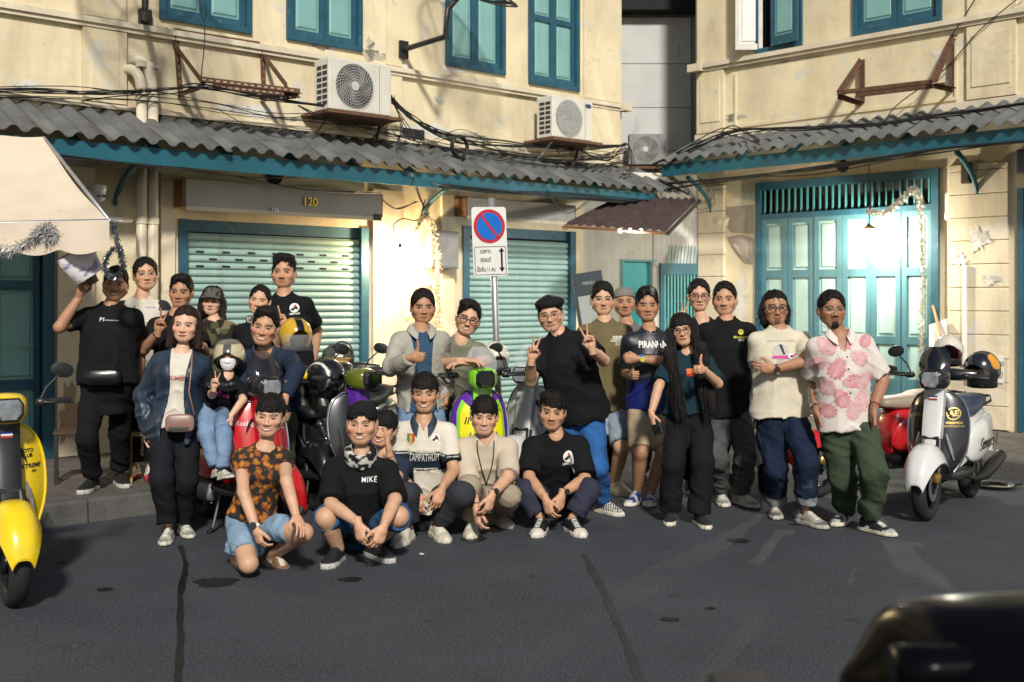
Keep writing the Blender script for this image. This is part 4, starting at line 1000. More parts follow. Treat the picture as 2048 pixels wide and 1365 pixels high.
# ---------------------------------------------------------------- garments
def colour(c): return (lambda V, L: np.tile(np.array(c, float), (len(V),1)))
def top(c, hem=-.10, slv=.62, g=.022, straight=1.0, sg=.020, mat_=None, name='shirt', neck=.066, col=None, v=0, open_=0, wr=.007, h=.0115, flare=.010, collar=None, prints=(), sides='ab', back_in=0):
    """shirt or jacket: torso, shoulders and sleeves (slv up to 1 = elbow, 2 = wrist) cut at hem, cuffs and neckline"""
    def wear(X):
        pel, nk, up, lat, back, fwd, T, u, J, sh = (X[k] for k in ('pel','nk','up','lat','back','fwd','T','u','J','sh'))
        ph = (hash_(X['key']) % 97)*.37; gg = g*u*.62; sgg = sg*u*.62
        nc = (nk-up*.015+fwd*.012, nk+up*.14)
        def f(P):
            q = P-pel; z = (q@up)/T; x = q@lat; y = q@back
            d = X['torso'](P, gg+(flare+.020)*np.clip(.3-z, 0, .5)+.004, straight, hem-.5)
            gs = min(gg, .013)
            for s in 'ab': d = smin(d, cap(P, nk-up*.060*u, sh[s], .046*u+gs, .050*u+gs), .05)
            for c_ in X['bust']: d = smin(d, ell(P, c_, (.062*u+gg*.8,.055*u+gg*.8,.062*u+gg*.8)), .05)
            d = np.maximum(d, (hem-z)*T+.004*np.sin(x*40+ph))
            for s in sides:
                e, w = J['e'+s], J['w'+s]; rl = X['rl']
                if slv <= 1.0:
                    a = cap(P, sh[s], e, [.052*u*rl+min(gg,.013), .053*u*rl+sgg, .052*u*rl+sgg*1.2]); dv = e-sh[s]; L2 = dv@dv; a = np.maximum(a, (((P-sh[s])@dv)/L2-slv)*math.sqrt(L2))
                else:
                    a = smin(cap(P, sh[s], e, [.053*u*rl+min(gg,.016), .050*u*rl+sgg, .046*u*rl+sgg]), cap(P, e, w, [.048*u*rl+sgg, .047*u*rl+sgg, .036*u*rl+sgg*.8]), .03); dv = w-e; L2 = dv@dv
                    past = np.maximum((((P-e)@dv)/L2-(slv-1))*math.sqrt(L2), -(.10)); near_ = np.linalg.norm(P-w, axis=1) < .13; a = np.where(near_, np.maximum(a, past), a)
                d = smin(d, a, .035)
            Q = np.stack([x*6+z*2+ph, y*6+ph, z*3.2-x*1.6], 1); R_ = np.stack([x*15-ph, y*15, z*9+x*7], 1)
            R2 = np.stack([x*9+ph*2, y*9, z*2.2+np.abs(x)*9], 1)
            wp_ = .35*vn(np.stack([x*4+ph, y*4, z*2.5], 1)); F1 = np.stack([x*10+wp_*3+ph, y*10+wp_, z*1.3+ph], 1); F2 = np.stack([x*4+np.abs(x)*z*6, y*4+ph, z*7.5+np.abs(x)*9], 1)
            fold = vn(Q)*.5+1.1*((1-np.abs(vn(F1)))**2-.35)*np.clip(.95-z,0,.9)+.9*((1-np.abs(vn(F2)))**3-.2)*np.clip(1.1-z,.2,.8)
            d = d-wr*2.5*fold*np.clip((1.0-z)*5, 0, 1)
            d = np.maximum(d, -cap(P, nc[0], nc[1], neck*u, neck*u*1.25))
            if v: d = np.maximum(d, -np.maximum(np.abs(x)-(z-1+v)*T*.42, y))
            if open_: d = np.maximum(d, -np.maximum(np.abs(x)-open_*(1+.25*np.sin(z*5+ph))-.04*np.clip(.9-z,0,1)*.2, y-.01))
            if back_in: d = np.maximum(d, -(X['torso'](P, gg-back_in)))
            return d
        pts = [pel+up*hem*T, nk+up*.03, *sh.values()]+([J['e'+s] for s in sides])+([J['w'+s] for s in sides] if slv > 1 else [])
        lo, hi = X['bb'](*pts, m=.19*max(1, X['wide'])); V, F = surf(f, lo, hi, h, 1)
        q = V-pel; L = dict(x=q@lat, y=q@back, z=(q@up)/T, X=X, P=V)
        C = (col or colour(c))(V, L); s = Soup(); s.add(V-X['off'], F, C); o = s.build(name, [mat_ or M_cloth], X['root'])
        X[name] = f
        if not collar and not v and not open_ and hem < .2:
            ax = nrm(nc[1]-nc[0]); ring = []
            for k in range(25):
                a = 2*math.pi*k/24; dr = lat*math.cos(a)+back*math.sin(a); dr = nrm(dr-ax*(dr@ax)); base = nc[0]+dr*(neck*u+.002)
                hs_ = np.linspace(.12,-.16,57); pr = base+hs_[:,None]*ax+dr*.004; ins = np.nonzero(f(pr) < 0)[0]; ring.append(base+ax*(hs_[ins[0]] if len(ins) else -.02)-ax*.003-X['off'])
            ring = ring[:24]
            for _ in range(5): ring = [(ring[(k-1) % 24]+ring[k % 24]*2+ring[(k+1) % 24])/4 for k in range(24)]
            ring.append(ring[0])
            b = MB(); b.tube([tuple(p) for p in ring], .0085, 6, cap=False); ob = Soup(); ob.add(np.array(b.v), b.f, np.median(C, axis=0)); ob.build('neck_rib', [mat_ or M_cloth], o)
        if collar:
            cc, hgt, flr = collar; b = MB(); n = 26; ring = []; gap = .38
            for k in range(n+1):
                a = -math.pi/2+gap+(2*math.pi-2*gap)*k/n; r0 = neck*u-.004; dr = lat*math.cos(a)+back*math.sin(a)*.95; frt = max(0., -math.sin(a))**2
                p = nk-up*.012+fwd*.012+dr*r0-up*.055*frt+dr*.012*frt
                ring.append([p-up*.015-X['off'], p+up*hgt*(1-.5*frt)+dr*.004-X['off'], p+up*hgt*.55+dr*flr*.55-X['off']-up*.02*frt, p-up*(.012+.03*frt)+dr*flr-X['off']+fwd*.02*frt])
            b.sheet([[tuple(p) for p in r] for r in ring]); me = b.build('collar', cc, o, smooth=True)
        for pr in prints: pr(X, f, o)
    return wear
def drape(X, f, pts2, off=.0035):
    """drop points given on the chest (sideways, up in metres from the neck) onto the front of a garment"""
    P = X['nk']+pts2[:,:1]*X['lat']+pts2[:,1:2]*X['up']+X['fwd']*.42
    for _ in range(34): P = P+X['back']*np.clip(f(P), -.03, .05)[:,None]*.75
    return P+X['fwd']*off
def finer(v, f, L):
    v = [np.array(p, float) for p in v]; T = []
    for q in f:
        for k in range(1, len(q)-1): T.append((q[0], q[k], q[k+1]))
    out = []; mid = {}
    while T:
        a, b, c = T.pop(); e = [(np.linalg.norm(v[i]-v[j]), i, j, k) for i, j, k in ((a,b,c),(b,c,a),(c,a,b))]; m = max(e, key=lambda x: x[0])
        if m[0] < L: out.append((a,b,c)); continue
        _, i, j, k = m; kk = (min(i,j), max(i,j))
        if kk not in mid: mid[kk] = len(v); v.append((v[i]+v[j])/2)
        q = mid[kk]; T += [(i,q,k),(q,j,k)]
    return np.array(v), out
def chest_text(s, x, z, size, m, bold=.0, shear=0, fit=None, rotd=0, spacing=1.0, name='chest_print'):
    def pr(X, f, o):
        v, fc = text_mesh(s, size, bold*size, 0, shear, spacing=spacing)
        if fit: v[:,0] *= fit/np.ptp(v[:,0])
        v, fc = finer(v, fc, .010)
        c, s_ = math.cos(R(rotd)), math.sin(R(rotd)); p2 = np.stack([x+v[:,0]*c-v[:,1]*s_, z+v[:,0]*s_+v[:,1]*c], 1)
        W = drape(X, f, p2); b = MB(); b.add([tuple(p) for p in W-X['off']], fc); b.build(name, m, o)
    return pr
def chest_shape(poly, x, z, m, off=.002, name='chest_print', rings=3):
    def pr(X, f, o):
        V, F = fan(np.array(poly), rings); V, F = finer(V, F, .013); W = drape(X, f, V+np.array((x,z)), off*1.2+.0015); b = MB(); b.add([tuple(p) for p in W-X['off']], F); b.build(name, m, o)
    return pr
def disc(r, n=16, sy=1.0): return [(r*math.cos(2*math.pi*k/n), r*sy*math.sin(2*math.pi*k/n)) for k in range(n)]
def bottom(c, g=.018, g2=None, cut=.93, waist=.14, mat_=None, col=None, name='trousers', wr=.006, h=.0125, cuff=None):
    """trousers or shorts; cut counts 1 at the ankle, .5 at the knee"""
    def wear(X):
        pel, up, lat, back, T, u, J, hip = (X[k] for k in ('pel','up','lat','back','T','u','J','hip')); ph = (hash_(X['key']) % 89)*.31; gg, gk = g*u*.55, (g if g2 is None else g2)*u*.62; rl, wide = X['rl'], X['wide']
        def f(P):
            q = P-pel; z = (q@up)/T
            d = np.maximum(X['torso'](P, .003, 0, -.45), (z-waist)*T)
            for s in 'ab':
                k, an = J['k'+s], J['f'+s]
                a = cap(P, hip[s], k, [.086*u*rl*wide+gg*.3, .082*u*rl+gg, .064*u*rl+(gg+gk)/2])
                if cut > .5:
                    b = cap(P, k, an, [.063*u*rl+(gg+gk)/2, .060*u*rl+gk, .056*u*rl+gk, .055*u*rl+gk]); dv = an-k; L2 = dv@dv; e = (cut-.5)*2
                    b = np.where(((P-k)@dv)/L2 > .5, np.maximum(b, (((P-k)@dv)/L2-e)*math.sqrt(L2)), b); a = smin(a, b, .035)
                else:
                    dv = k-hip[s]; L2 = dv@dv; e = cut*2; a = np.maximum(a-.010*np.clip(((P-hip[s])@dv)/L2, 0, 1), (((P-hip[s])@dv)/L2-e)*math.sqrt(L2))
                d = smin(d, a, .025)
            Q = np.stack([P[:,0]*6+ph, P[:,1]*6, P[:,2]*8+P[:,0]*4], 1); R_ = np.stack([P[:,0]*12-ph, P[:,1]*12, P[:,2]*17+P[:,0]*6], 1)
            R2 = np.stack([P[:,0]*5+ph, P[:,1]*5, P[:,2]*13+P[:,0]*9+ph], 1)
            ank = 0
            if cut > .5:
                for s in 'ab': ank = ank+np.exp(-((np.linalg.norm(P-J['f'+s], axis=1)-.06)/.16)**2)+.7*np.exp(-(np.linalg.norm(P-J['k'+s], axis=1)/.13)**2)
            R3 = np.stack([P[:,0]*4+ph, P[:,1]*4, P[:,2]*20+P[:,0]*8], 1); d = d-wr*.9*ank*((1-np.abs(vn(R3)))**2-.4)
            d = d-wr*.95*(vn(Q)+.7*(1-2*np.abs(vn(R_)))+.8*(1-2.4*np.abs(vn(R2)))-.5)
            if 'ka' not in X['S']: d = np.maximum(d, np.where(z > -.14, X['torso'](P, .010+.9*np.clip(-.03-z, 0, .3), 0, -.5), -1))
            return d
        pts = [pel+up*waist*T, *hip.values(), J['ka'], J['kb']]+([J['fa'], J['fb']] if cut > .5 else [])
        lo, hi = X['bb'](*pts, m=.15); V, F = surf(f, lo, hi, h, 1); q = V-pel
        leg_t = {}
        L = dict(x=q@lat, y=q@back, z=(q@up)/T, X=X, P=V); C = (col or colour(c))(V, L)
        if cuff is not None:
            for s in 'ab':
                dv = J['f'+s]-J['k'+s]; t = ((V-J['k'+s])@dv)/(dv@dv); near_ = np.linalg.norm(V-J['k'+s]-t[:,None]*dv, axis=1) < .13; C[(t > (cut-.5)*2-.16) & near_] = cuff
        s_ = Soup(); s_.add(V-X['off'], F, C); s_.build(name, [mat_ or M_cloth], X['root']); X[name] = f
    return wear
def shoes(key, dirs=(-8,8), **kw):
    """dirs: way each foot points in degrees from straight at the street; optional pitch of a lifted heel"""
    def wear(X):
        me = shoe_mesh(key, **kw); u = X['u']
        for s, d in zip('ab', dirs):
            d = d if isinstance(d, tuple) else (d, 0); an = X['J']['f'+s]; fl = X['S'].get('floor'+s, None)
            o = link('shoe', me, X['root']); k = u*(1.0 if not X['S'].get('fem') else .92)*X['S'].get('fs', 1.0)
            z = an[2]-.082*k if d[1] else X['gz']
            o.location = Vector(np.array((an[0], an[1], z))-X['off'])+Vector((math.sin(R(d[0]))*.02, -math.cos(R(d[0]))*.02, 0)); o.rotation_euler = (R(d[1]), 0, R(d[0])); o.scale = (k*1.08, k*1.08, k)
    return wear
def wrist(s, m, r=.031, w=.012, t=.9, face=None, name='wristwatch'):
    def wear(X):
        a, b_ = X['J']['e'+s], X['J']['w'+s]; d = nrm(b_-a); c = a+(b_-a)*t-X['off']; u = X['u']; b = MB(); r_ = (r+ .002)*u*X['rl']
        n1 = nrm(np.cross(d, (0,0,1) if abs(d[2]) < .9 else (1,0,0))); n2 = np.cross(d, n1); n = 16
        b.loft([[tuple(c+d*z+(n1*math.cos(2*math.pi*k/n)+n2*math.sin(2*math.pi*k/n))*rr) for k in range(n)] for z, rr in ((-w,r_),(-w*.7,r_+.004),(w*.7,r_+.004),(w,r_))], cap=False)
        if face is not None:
            fo = nrm(-np.array((0,1,0))+d*d[1]); sd = np.cross(d, fo); b.m = 1; cc = c+fo*(r_+.004)
            b.loft([[tuple(cc+(d*math.cos(2*math.pi*k/n)+sd*math.sin(2*math.pi*k/n))*.021+fo*z) for k in range(n)] for z in (0,.007)])
        b.build(name, [m, face or m], X['root'], smooth=True, angle=40)
    return wear
def shell_wear(name, f, lo, hi, C, m, h=.0062, mats=None):
    """headgear from a field in head coordinates"""
    def wear(X):
        V, F = surf(f, lo, hi, h, 1); c = C(V) if callable(C) else C; s = Soup(); s.add(X['hc']+(V*np.array((1.11,1,1))*X['hs'])@X['HR'].T-X['off'], F, c); X[name] = s.build(name, [m], X['root'])
    return wear
def cap_wear(c, brim=None, back=False, dome=.0, up_=0.0):
    def f(P):
        sx = -1 if back else 1; Q = P*np.array((1,sx,1))
        d = ell(Q, (0,-.016 if back else .016,.048), (.083,.103,.086+dome)); d = np.maximum(d, .052-.10*Q[:,1]*(1 if not back else .35)*.35-P[:,2]-.012)
        if back: d = np.maximum(d, -ell(P, (0,-.10,.056), (.038,.06,.020)))
        a = R(12) ; z = Q[:,2]-.052-(Q[:,1]+.09)*math.tan(a+up_)+.25*Q[:,0]**2*18
        br = np.maximum(np.hypot(Q[:,0]/.075, (Q[:,1]+.085)/.075)*.07-.07, np.abs(z)-.004); br = np.maximum(br, Q[:,1]+.06)
        return np.minimum(d, br)+.001*vn(P*50)
    return shell_wear('cap', f, (-.12,-.19,-.01), (.12,.19,.16), lambda V: np.where((np.abs(V[:,1]) > .115)[:,None], np.array(brim or c), np.array(c)), M_cloth)
def beanie_wear(c):
    f = lambda P: np.maximum(ell(P, (0,.020,.045), (.084,.104,.090))-.002*np.sin(np.arctan2(P[:,1]-.02, P[:,0])*26), .040-.18*P[:,1]-P[:,2])
    return shell_wear('beanie', f, (-.11,-.12,-.02), (.11,.15,.16), c, M_cloth)
def beret_wear(c):
    f = lambda P: np.minimum(np.maximum(smin(ell(P, (.006,.020,.085), (.096,.112,.040)), ell(P, (0,.018,.06), (.082,.10,.06)), .03), .050-.1*P[:,1]-P[:,2]), 1)+.0015*vn(P*40)
    return shell_wear('beret', f, (-.12,-.12,.0), (.13,.16,.16), c, M_cloth)
M_helm = mat('helmet_paint', attr=True, rough=.22, var=.06, vs=20, coat=.6)
def helmet_f(P, op=1.0):
    d = ell(P, (0,.018,.025), (.128,.148,.138)); d = np.maximum(d, -.125-.35*P[:,1]*0-P[:,2])
    return np.maximum(np.maximum(d, -ell(P, (0,.012,.0), (.105,.125,.115))), -ell(P, (0,-.135,-.035), (.092,.115,.092)*np.array((1,1,1))))
# ---------------------------------------------------------------- who stands where
P_white = mat('white_print', (.75,.73,.68), .7, var=.05); P_yel = mat('yellow_print', (.55,.50,.05), .7, var=.05); P_lime = mat('lime_print', (.35,.55,.03), .7, var=.05)
P_navy = mat('navy_print', (.012,.02,.035), .7, var=.1); P_red = mat('red_print', (.42,.03,.025), .7, var=.05); P_grn = mat('green_print', (.05,.20,.04), .7, var=.05); P_blue = mat('blue_print', (.02,.14,.60), .6, var=.05)
P_pink = mat('pink_print', (.62,.05,.30), .7, var=.05); P_grey = mat('grey_print', (.42,.40,.36), .7, var=.1); P_orange = mat('orange_print', (.65,.16,.03), .7, var=.05); P_gold = mat('gold_print', (.50,.36,.10), .5, var=.1); P_black = mat('black_print', (.012,.012,.013), .7, var=0); P_pale = mat('pale_print', (.55,.50,.44), .8, var=.05)
BLK = (.0085,.0085,.0095); WHT = (.60,.555,.465)
M_glass_lens = None
def badge(x, z, r=.034):
    """round club badge with a bar of lettering below"""
    return [chest_shape(disc(r), x, z, P_white, .0016), chest_shape([(-r*.85,-r*.3),(-r*.2,r*.1),(r*.1,r*.75),(r*.55,r*.2),(r*.8,-r*.45),(r*.1,-r*.25),(-r*.3,-r*.7)], x, z, P_black, .0024), chest_shape([(-r*.1,r*.1),(r*.3,r*.15),(r*.25,r*.7),(-r*.05,r*.6)], x, z, P_red, .003), chest_text('LAMPATHUM', x, z-r*1.28, r*.62, P_white, .02, 0, r*2.1)]
SN = dict(
 runw=dict(upper=(.50,.46,.36), sole=(.56,.52,.42), toe=(.22,.24,.22), kind='runner'),
 black=dict(upper=(.012,.012,.013), sole=(.45,.43,.40), lace=None), red=dict(upper=(.55,.52,.48), sole=(.45,.03,.03), toe=(.45,.03,.03)),
 conv=dict(upper=(.012,.012,.013), sole=(.60,.56,.47), toe=(.60,.56,.47)), white=dict(upper=(.58,.53,.42), sole=(.60,.56,.46), toe=(.55,.50,.40)),
 check=dict(upper=(.62,.58,.50), sole=(.60,.56,.46), toe=(.012,.012,.012), kind='check'), blue=dict(upper=(.02,.05,.28), sole=(.62,.58,.50), toe=(.55,.52,.46), kind='runner'),
 cream=dict(upper=(.60,.53,.38), sole=(.60,.53,.38), kind='clog', lace=None), grey=dict(upper=(.34,.31,.26), sole=(.40,.37,.31), toe=(.10,.11,.11), kind='runner'),
 vans=dict(upper=(.012,.014,.018), sole=(.58,.52,.40), toe=(.34,.34,.33), kind='runner2'), brown=dict(upper=(.20,.11,.055), sole=(.12,.08,.05), toe=(.34,.28,.2), kind='runner'), kid=dict(upper=(.52,.48,.38), sole=(.56,.52,.42), toe=(.16,.26,.20), kind='runner'),
 bslip=dict(upper=(.02,.018,.02), sole=(.62,.57,.44), lace=None))
def sho(k, d=(-8,8)): return shoes(k, d, **SN[k])
SHORT = dict(t=.010, top=.016, line=.070, side=.004, back=-.066, burn=.022)
def H_(**k): return dict(SHORT, **k)
TOC, TOL, TOR, UPV, DNV = (0,-1,0), (-1,0,0), (1,0,0), (0,0,1), (0,0,-1)
# ================================================================ THE GROUP
# -- the pavement group by the wide shutter
person('A', 'man in black tee with waist bag lifting a paper cup beside his head', dict(H=1.74, gz=KERB, pel=(217,762,8.75), neck=(222,612,.02), head=(229,570,-.05), look=(14,2,4), yaw=8, wide=1.12, fat=1.25, sw=1.08, skin='tan',
    ea=(119,655,-1), wa=(163,588,-1), ha=('grip', (.25,-.1,1), (1,-.2,0)), eb=(282,690,1), wb=(276,772,-1), fa=(186,958), fb=(240,948), face=dict(fat=1.12, jaw=1.12, smile=.8, teeth=.6, nose=1.15, mous=.4), hair=H_(), hs=1.0,
    wear=[bottom(BLK, .02, .026), top(BLK, -.04, .72, .024, prints=[chest_text('P1', -.035, -.135, .042, P_white, .01), chest_text('DETAILING CLUB', .035, -.14, .013, P_white)]), sho('black', (-5,28))]))
person('B', 'young man with glasses in white racing jersey near the drainpipes', dict(H=1.76, gz=KERB, pel=(285,745,9.6), neck=(283,598,0), head=(293,549,-.03), look=(22,-4,-4), yaw=20, skin='light', face=dict(nose=1.05), hair=H_(t=.013, line=.064), glasses=(M_gmet,.019,.0013),
    ea=(243,680,1), wa=(250,755,-1), eb=(322,690,1), wb=(325,760,-1), fa=(268,935), fb=(300,935), wear=[bottom(BLK, .014), top(WHT, -.1, .66, .022, col=lambda V, L: np.where(((np.abs(L['x']) > .135) & (L['z'] > .84))[:,None], np.array((.03,.03,.035)), np.array(WHT)), prints=[chest_text('*', -.06, -.10, .05, P_black), chest_text('PETRONAS', .07, -.10, .016, P_blue)]), sho('red', (-10,20))]))
person('C', 'man in black tee flashing a peace sign behind woman in navy bomber', dict(H=1.66, gz=KERB, pel=(352,775,9.15), neck=(352,632,0), head=(357,586,-.03), look=(4,2,3), yaw=4, skin='tan', face=dict(nose=1.1), hair=H_(vol=.006, top=.02),
    ea=(288,700,-1), wa=(316,665,-1), ha=('peace', (.2,-.15,1), (.5,-1,0)), eb=(408,705,-1), wb=(400,690,-1), hb=('grip', (-.2,-.2,1), (-.6,-.8,0)), wear=[bottom(BLK, .014), top(BLK, -.1, .75, .024, sg=.028), wrist('a', M_black, .03, .006, .93, None, 'bracelet')]))
person('E', 'woman with long black hair, grey cap and camouflage tee before the shutter', dict(H=1.60, gz=KERB, fem=1, pel=(428,770,9.9), neck=(428,640,0), head=(421,603,-.04), look=(6,0,3), yaw=10, skin='pale', face=dict(jaw=.95), hair=dict(t=.012, line=.05, fringe=.020, long=.26, flare=.012, ahead=.02, fuzz=1.6, freq=5, n=200),
    wear=[cap_wear((.10,.095,.085)), bottom(BLK, .014), top(BLK, -.1, .62, .018, h=.010, col=lambda V, L: np.where((vn(L['P']*16) > .15)[:,None], np.array((.07,.075,.035)), np.where((vn(L['P']*19+7) > .1)[:,None], np.array((.17,.14,.08)), np.array((.022,.02,.015)))))]))
person('I', 'tall man with moustache in black badge tee holding an iced drink', dict(H=1.83, gz=KERB, pel=(578,752,9.8), neck=(568,592,0), head=(564,545,-.03), look=(2,-2,0), yaw=4, wide=1.08, fat=1.1, sw=1.08, skin='mid', face=dict(fat=1.06, jaw=1.05, mous=.75, nose=1.1), stubble=.4, hair=H_(fuzz=2.0, freq=5, top=.022, vol=.010, n=420, L=.03, line=.066),
    ea=(528,680,1), wa=(566,640,-1), ha=('grip', (.25,-.1,1), (1,-.3,0)), eb=(634,660,1), wb=(627,722,-1), wear=[bottom(BLK, .016), top(BLK, -.1, .74, .024, sg=.03, prints=badge(.095,-.135,.040))]))
person('H', 'smiling woman with tied hair and peace sign in front of tall man', dict(H=1.60, gz=KERB, fem=1, pel=(512,770,9.45), neck=(514,646,0), head=(516,602,-.04), look=(4,0,8), yaw=0, skin='light', face=dict(smile=.9, teeth=.7), hair=H_(t=.010, top=.006, line=.064, side=-.03, back=-.085, burn=.03, part=.3, n=120),
    ea=(470,708,1), wa=(480,780,-1), eb=(556,690,-1), wb=(570,652,-1), hb=('peace', (-.35,-.15,1), (-.3,-1,0)), wear=[bottom(BLK, .014), top(BLK, -.1, .8, .024, sg=.03, prints=[])]))
person('G', 'grinning young man in navy overshirt leaning over the red scooter', dict(H=1.74, pel=(545,800,8.65), neck=(530,702,-.28), head=(526,657,-.12), look=(4,2,9), yaw=0, sw=1.0, skin='mid', face=dict(smile=1, teeth=1, jaw=1.05, mw=.004), hair=H_(vol=.012, volx=.0, top=.018, line=.072),
    ea=(478,742,-1), wa=(506,790,-1), eb=(592,742,-1), wb=(570,795,-1), ha=('grip', None, (0,0,-1)), hb=('grip', None, (0,0,-1)), wear=[bottom((.05,.06,.035), .016), top((.016,.026,.048), -.1, 1.95, .024, sg=.02, v=.16, collar=(mat('navy_collar', (.016,.026,.048), .8), .05, .03), neck=.070), top(BLK, .3, .4, .012, name='undershirt')]))
person('D', 'woman in shiny navy bomber jacket and white tee with crossbody purse', dict(H=1.60, fem=1, pel=(352,842,7.85), neck=(364,704,0), head=(366,652,-.06), look=(4,2,4), yaw=10, skin='pale', wide=1.05, face=dict(smile=.35, fat=1.04), hair=dict(t=.010, line=.07, long=.165, flare=.002, fuzz=.8, freq=9, n=160, col=(.022,.011,.008), part=.2, L=.03),
    ea=(288,790,1), wa=(292,872,-1), eb=(420,790,1), wb=(414,865,-1), ha=('relax', None, None), fa=(338,1056), fb=(368,1044), limb=1.05,
    wear=[bottom((.010,.011,.014), .024, .034), top(WHT, -.06, .3, .012, name='tee', prints=[chest_text('CLIMBER', .0, -.20, .035, P_red, .01, 0, .13), chest_text('MOTOR', .055, -.18, .022, P_gold)]),
          top((.014,.026,.048), -.28, 2.05, .040, sg=.036, straight=1.0, mat_=M_nylon, name='jacket', open_=.058, wr=.0065, neck=.075), sho('runw', (4,26))]))
# -- the crouching front row
def flower(V, L):
    P = L['P']; cell = np.floor(P*15+.6*np.stack([vn(P*7), vn(P*7+3), vn(P*7+9)], 1)); f = P*15-cell-.5
    return P
M_floral = mat('floral_print_cloth', attr=True, rough=.85, var=.05)
def floral_nodes(m, scale, cols, bg, th=.42):
    nt = m.node_tree; L = nt.links.new; b = nt.nodes['Principled BSDF']; tc = _n(nt, 'ShaderNodeTexCoord')
    nz = _n(nt, 'ShaderNodeTexNoise'); nz.inputs['Scale'].default_value = scale*1.3; L(tc.outputs['Object'], nz.inputs['Vector'])
    ad = _n(nt, 'ShaderNodeMix', data_type='RGBA'); ad.inputs[0].default_value = .045; L(tc.outputs['Object'], ad.inputs[6]); L(nz.outputs['Color'], ad.inputs[7])
    v = _n(nt, 'ShaderNodeTexVoronoi'); v.inputs['Scale'].default_value = scale; L(ad.outputs[2], v.inputs['Vector'])
    cr = _n(nt, 'ShaderNodeValToRGB'); cr.color_ramp.interpolation = 'LINEAR'; L(v.outputs['Distance'], cr.inputs[0])
    e = cr.color_ramp.elements; e[0].position = 0; e[0].color = (*cols[0],1); e[1].position = th; e[1].color = (*cols[2],1)
    x = e.new(th*.45); x.color = (*cols[1],1); x = e.new(th+.03); x.color = (*bg,1); x = e.new(1); x.color = (*bg,1)
    hs = _n(nt, 'ShaderNodeMix', data_type='RGBA'); L(v.outputs['Color'], hs.inputs[0]); 
    sp = _n(nt, 'ShaderNodeSeparateColor'); L(v.outputs['Color'], sp.inputs[0]); mr = _n(nt, 'ShaderNodeMapRange'); mr.inputs[3].default_value = .45; mr.inputs[4].default_value = 1.25; L(sp.outputs[0], mr.inputs[0])
    sc_ = _n(nt, 'ShaderNodeVectorMath', operation='SCALE'); L(cr.outputs[0], sc_.inputs[0]); L(mr.outputs[0], sc_.inputs['Scale'])
    nt.nodes.remove(hs); L(sc_.outputs[0], b.inputs['Base Color'])
floral_nodes(M_floral, 24, ((.60,.30,.02),(.50,.17,.012),(.20,.05,.01)), (.016,.013,.008), .52)
person('J', 'woman in black and orange floral top and denim shorts kneeling with smartwatch', dict(H=1.60, fem=1, pel=(503,1042,7.05), neck=(531,893,-.06), head=(535,837,-.07), look=(2,3,6), yaw=12, tilt=6, skin='light', face=dict(smile=1, teeth=.8, jaw=.95), hair=dict(t=.014, top=.012, line=.06, fringe=.034, sweep=.12, side=-.034, back=-.09, burn=.03, n=380, L=.04, fuzz=1.3),
    ea=(487,985,-1), wa=(511,1056,-1), ha=('dangle', (.35,-.15,-1), (.6,.6,0)), eb=(573,962,-1), wb=(592,1032,-1), hb=('rest', (.45,-.75,-.45), (-.2,-.1,-1)),
    ka=(497,1128,6.72), kb=(607,1066,6.78), fa=(470,1122,'Y',7.25), fb=(548,1108,'Y',7.12), bare='leg', limb=1.0,
    wear=[bottom((.20,.30,.40), .016, cut=.36, waist=.22, mat_=M_denim, name='shorts', wr=.008), top((.1,.1,.1), .06, .42, .008, straight=.2, sg=.008, mat_=M_floral, wr=.003, h=.009), shoes('brown', ((60,60),(35,14)), **SN['brown']), wrist('a', P_white, .028, .011, .97, P_black)]))
person('K', 'crouching man in backwards black cap, patterned neck scarf and black tee', dict(H=1.70, pel=(722,1050,7.45), neck=(722,916,-.20), head=(720,852,-.08), look=(0,4,2), wide=1.18, fat=1.2, sw=1.1, skin='light', face=dict(smile=1, teeth=1, fat=1.12, jaw=1.12, mous=.25, goatee=.0), stubble=.3, hair=H_(t=.006, top=.002, side=-.02, line=.03, burn=.02, n=60),
    ea=(662,1008,-1), wa=(716,1046,-1), ha=('dangle', (.25,-.35,-1), (.5,.6,-.2)), eb=(790,1000,-1), wb=(768,1052,-1), hb=('dangle', (-.35,-.35,-1), (-.5,.6,-.2)), ka=(652,1036,7.05), kb=(797,1034,7.05), fa=(676,1096), fb=(748,1088), bare='shin',
    wear=[bottom((.035,.085,.18), .022, cut=.50, mat_=M_denim, name='shorts'), top(BLK, -.02, .92, .030, sg=.040, prints=[chest_text('MIKE', .066, -.110, .040, P_white, .008, 0, None, 0, 1.15), ]), cap_wear((.012,.012,.013), None, True), shoes('black', (-14,34), **SN['black'])]))
person('L', 'woman peeking out from behind man in neck scarf, cheek on hand', dict(H=1.58, fem=1, pel=(766,1035,8.0), neck=(770,912,-.1), head=(760,862,-.06), look=(-8,2,12), skin='light', face=dict(smile=.9, teeth=.8), hair=dict(t=.014, line=.05, fringe=.028, side=-.05, back=-.09, burn=.02, n=260, L=.04),
    eb=(792,960,-1), wb=(778,905,-1), hb=('flat', (-.1,-.1,1), (-1,.1,0)), ka=(735,1030,7.6), kb=(800,1020,7.6), fa=(750,1060), fb=(790,1060), wear=[bottom((.02,.03,.06), .014), top((.02,.03,.05), -.1, .7, .018), sho('white')]))
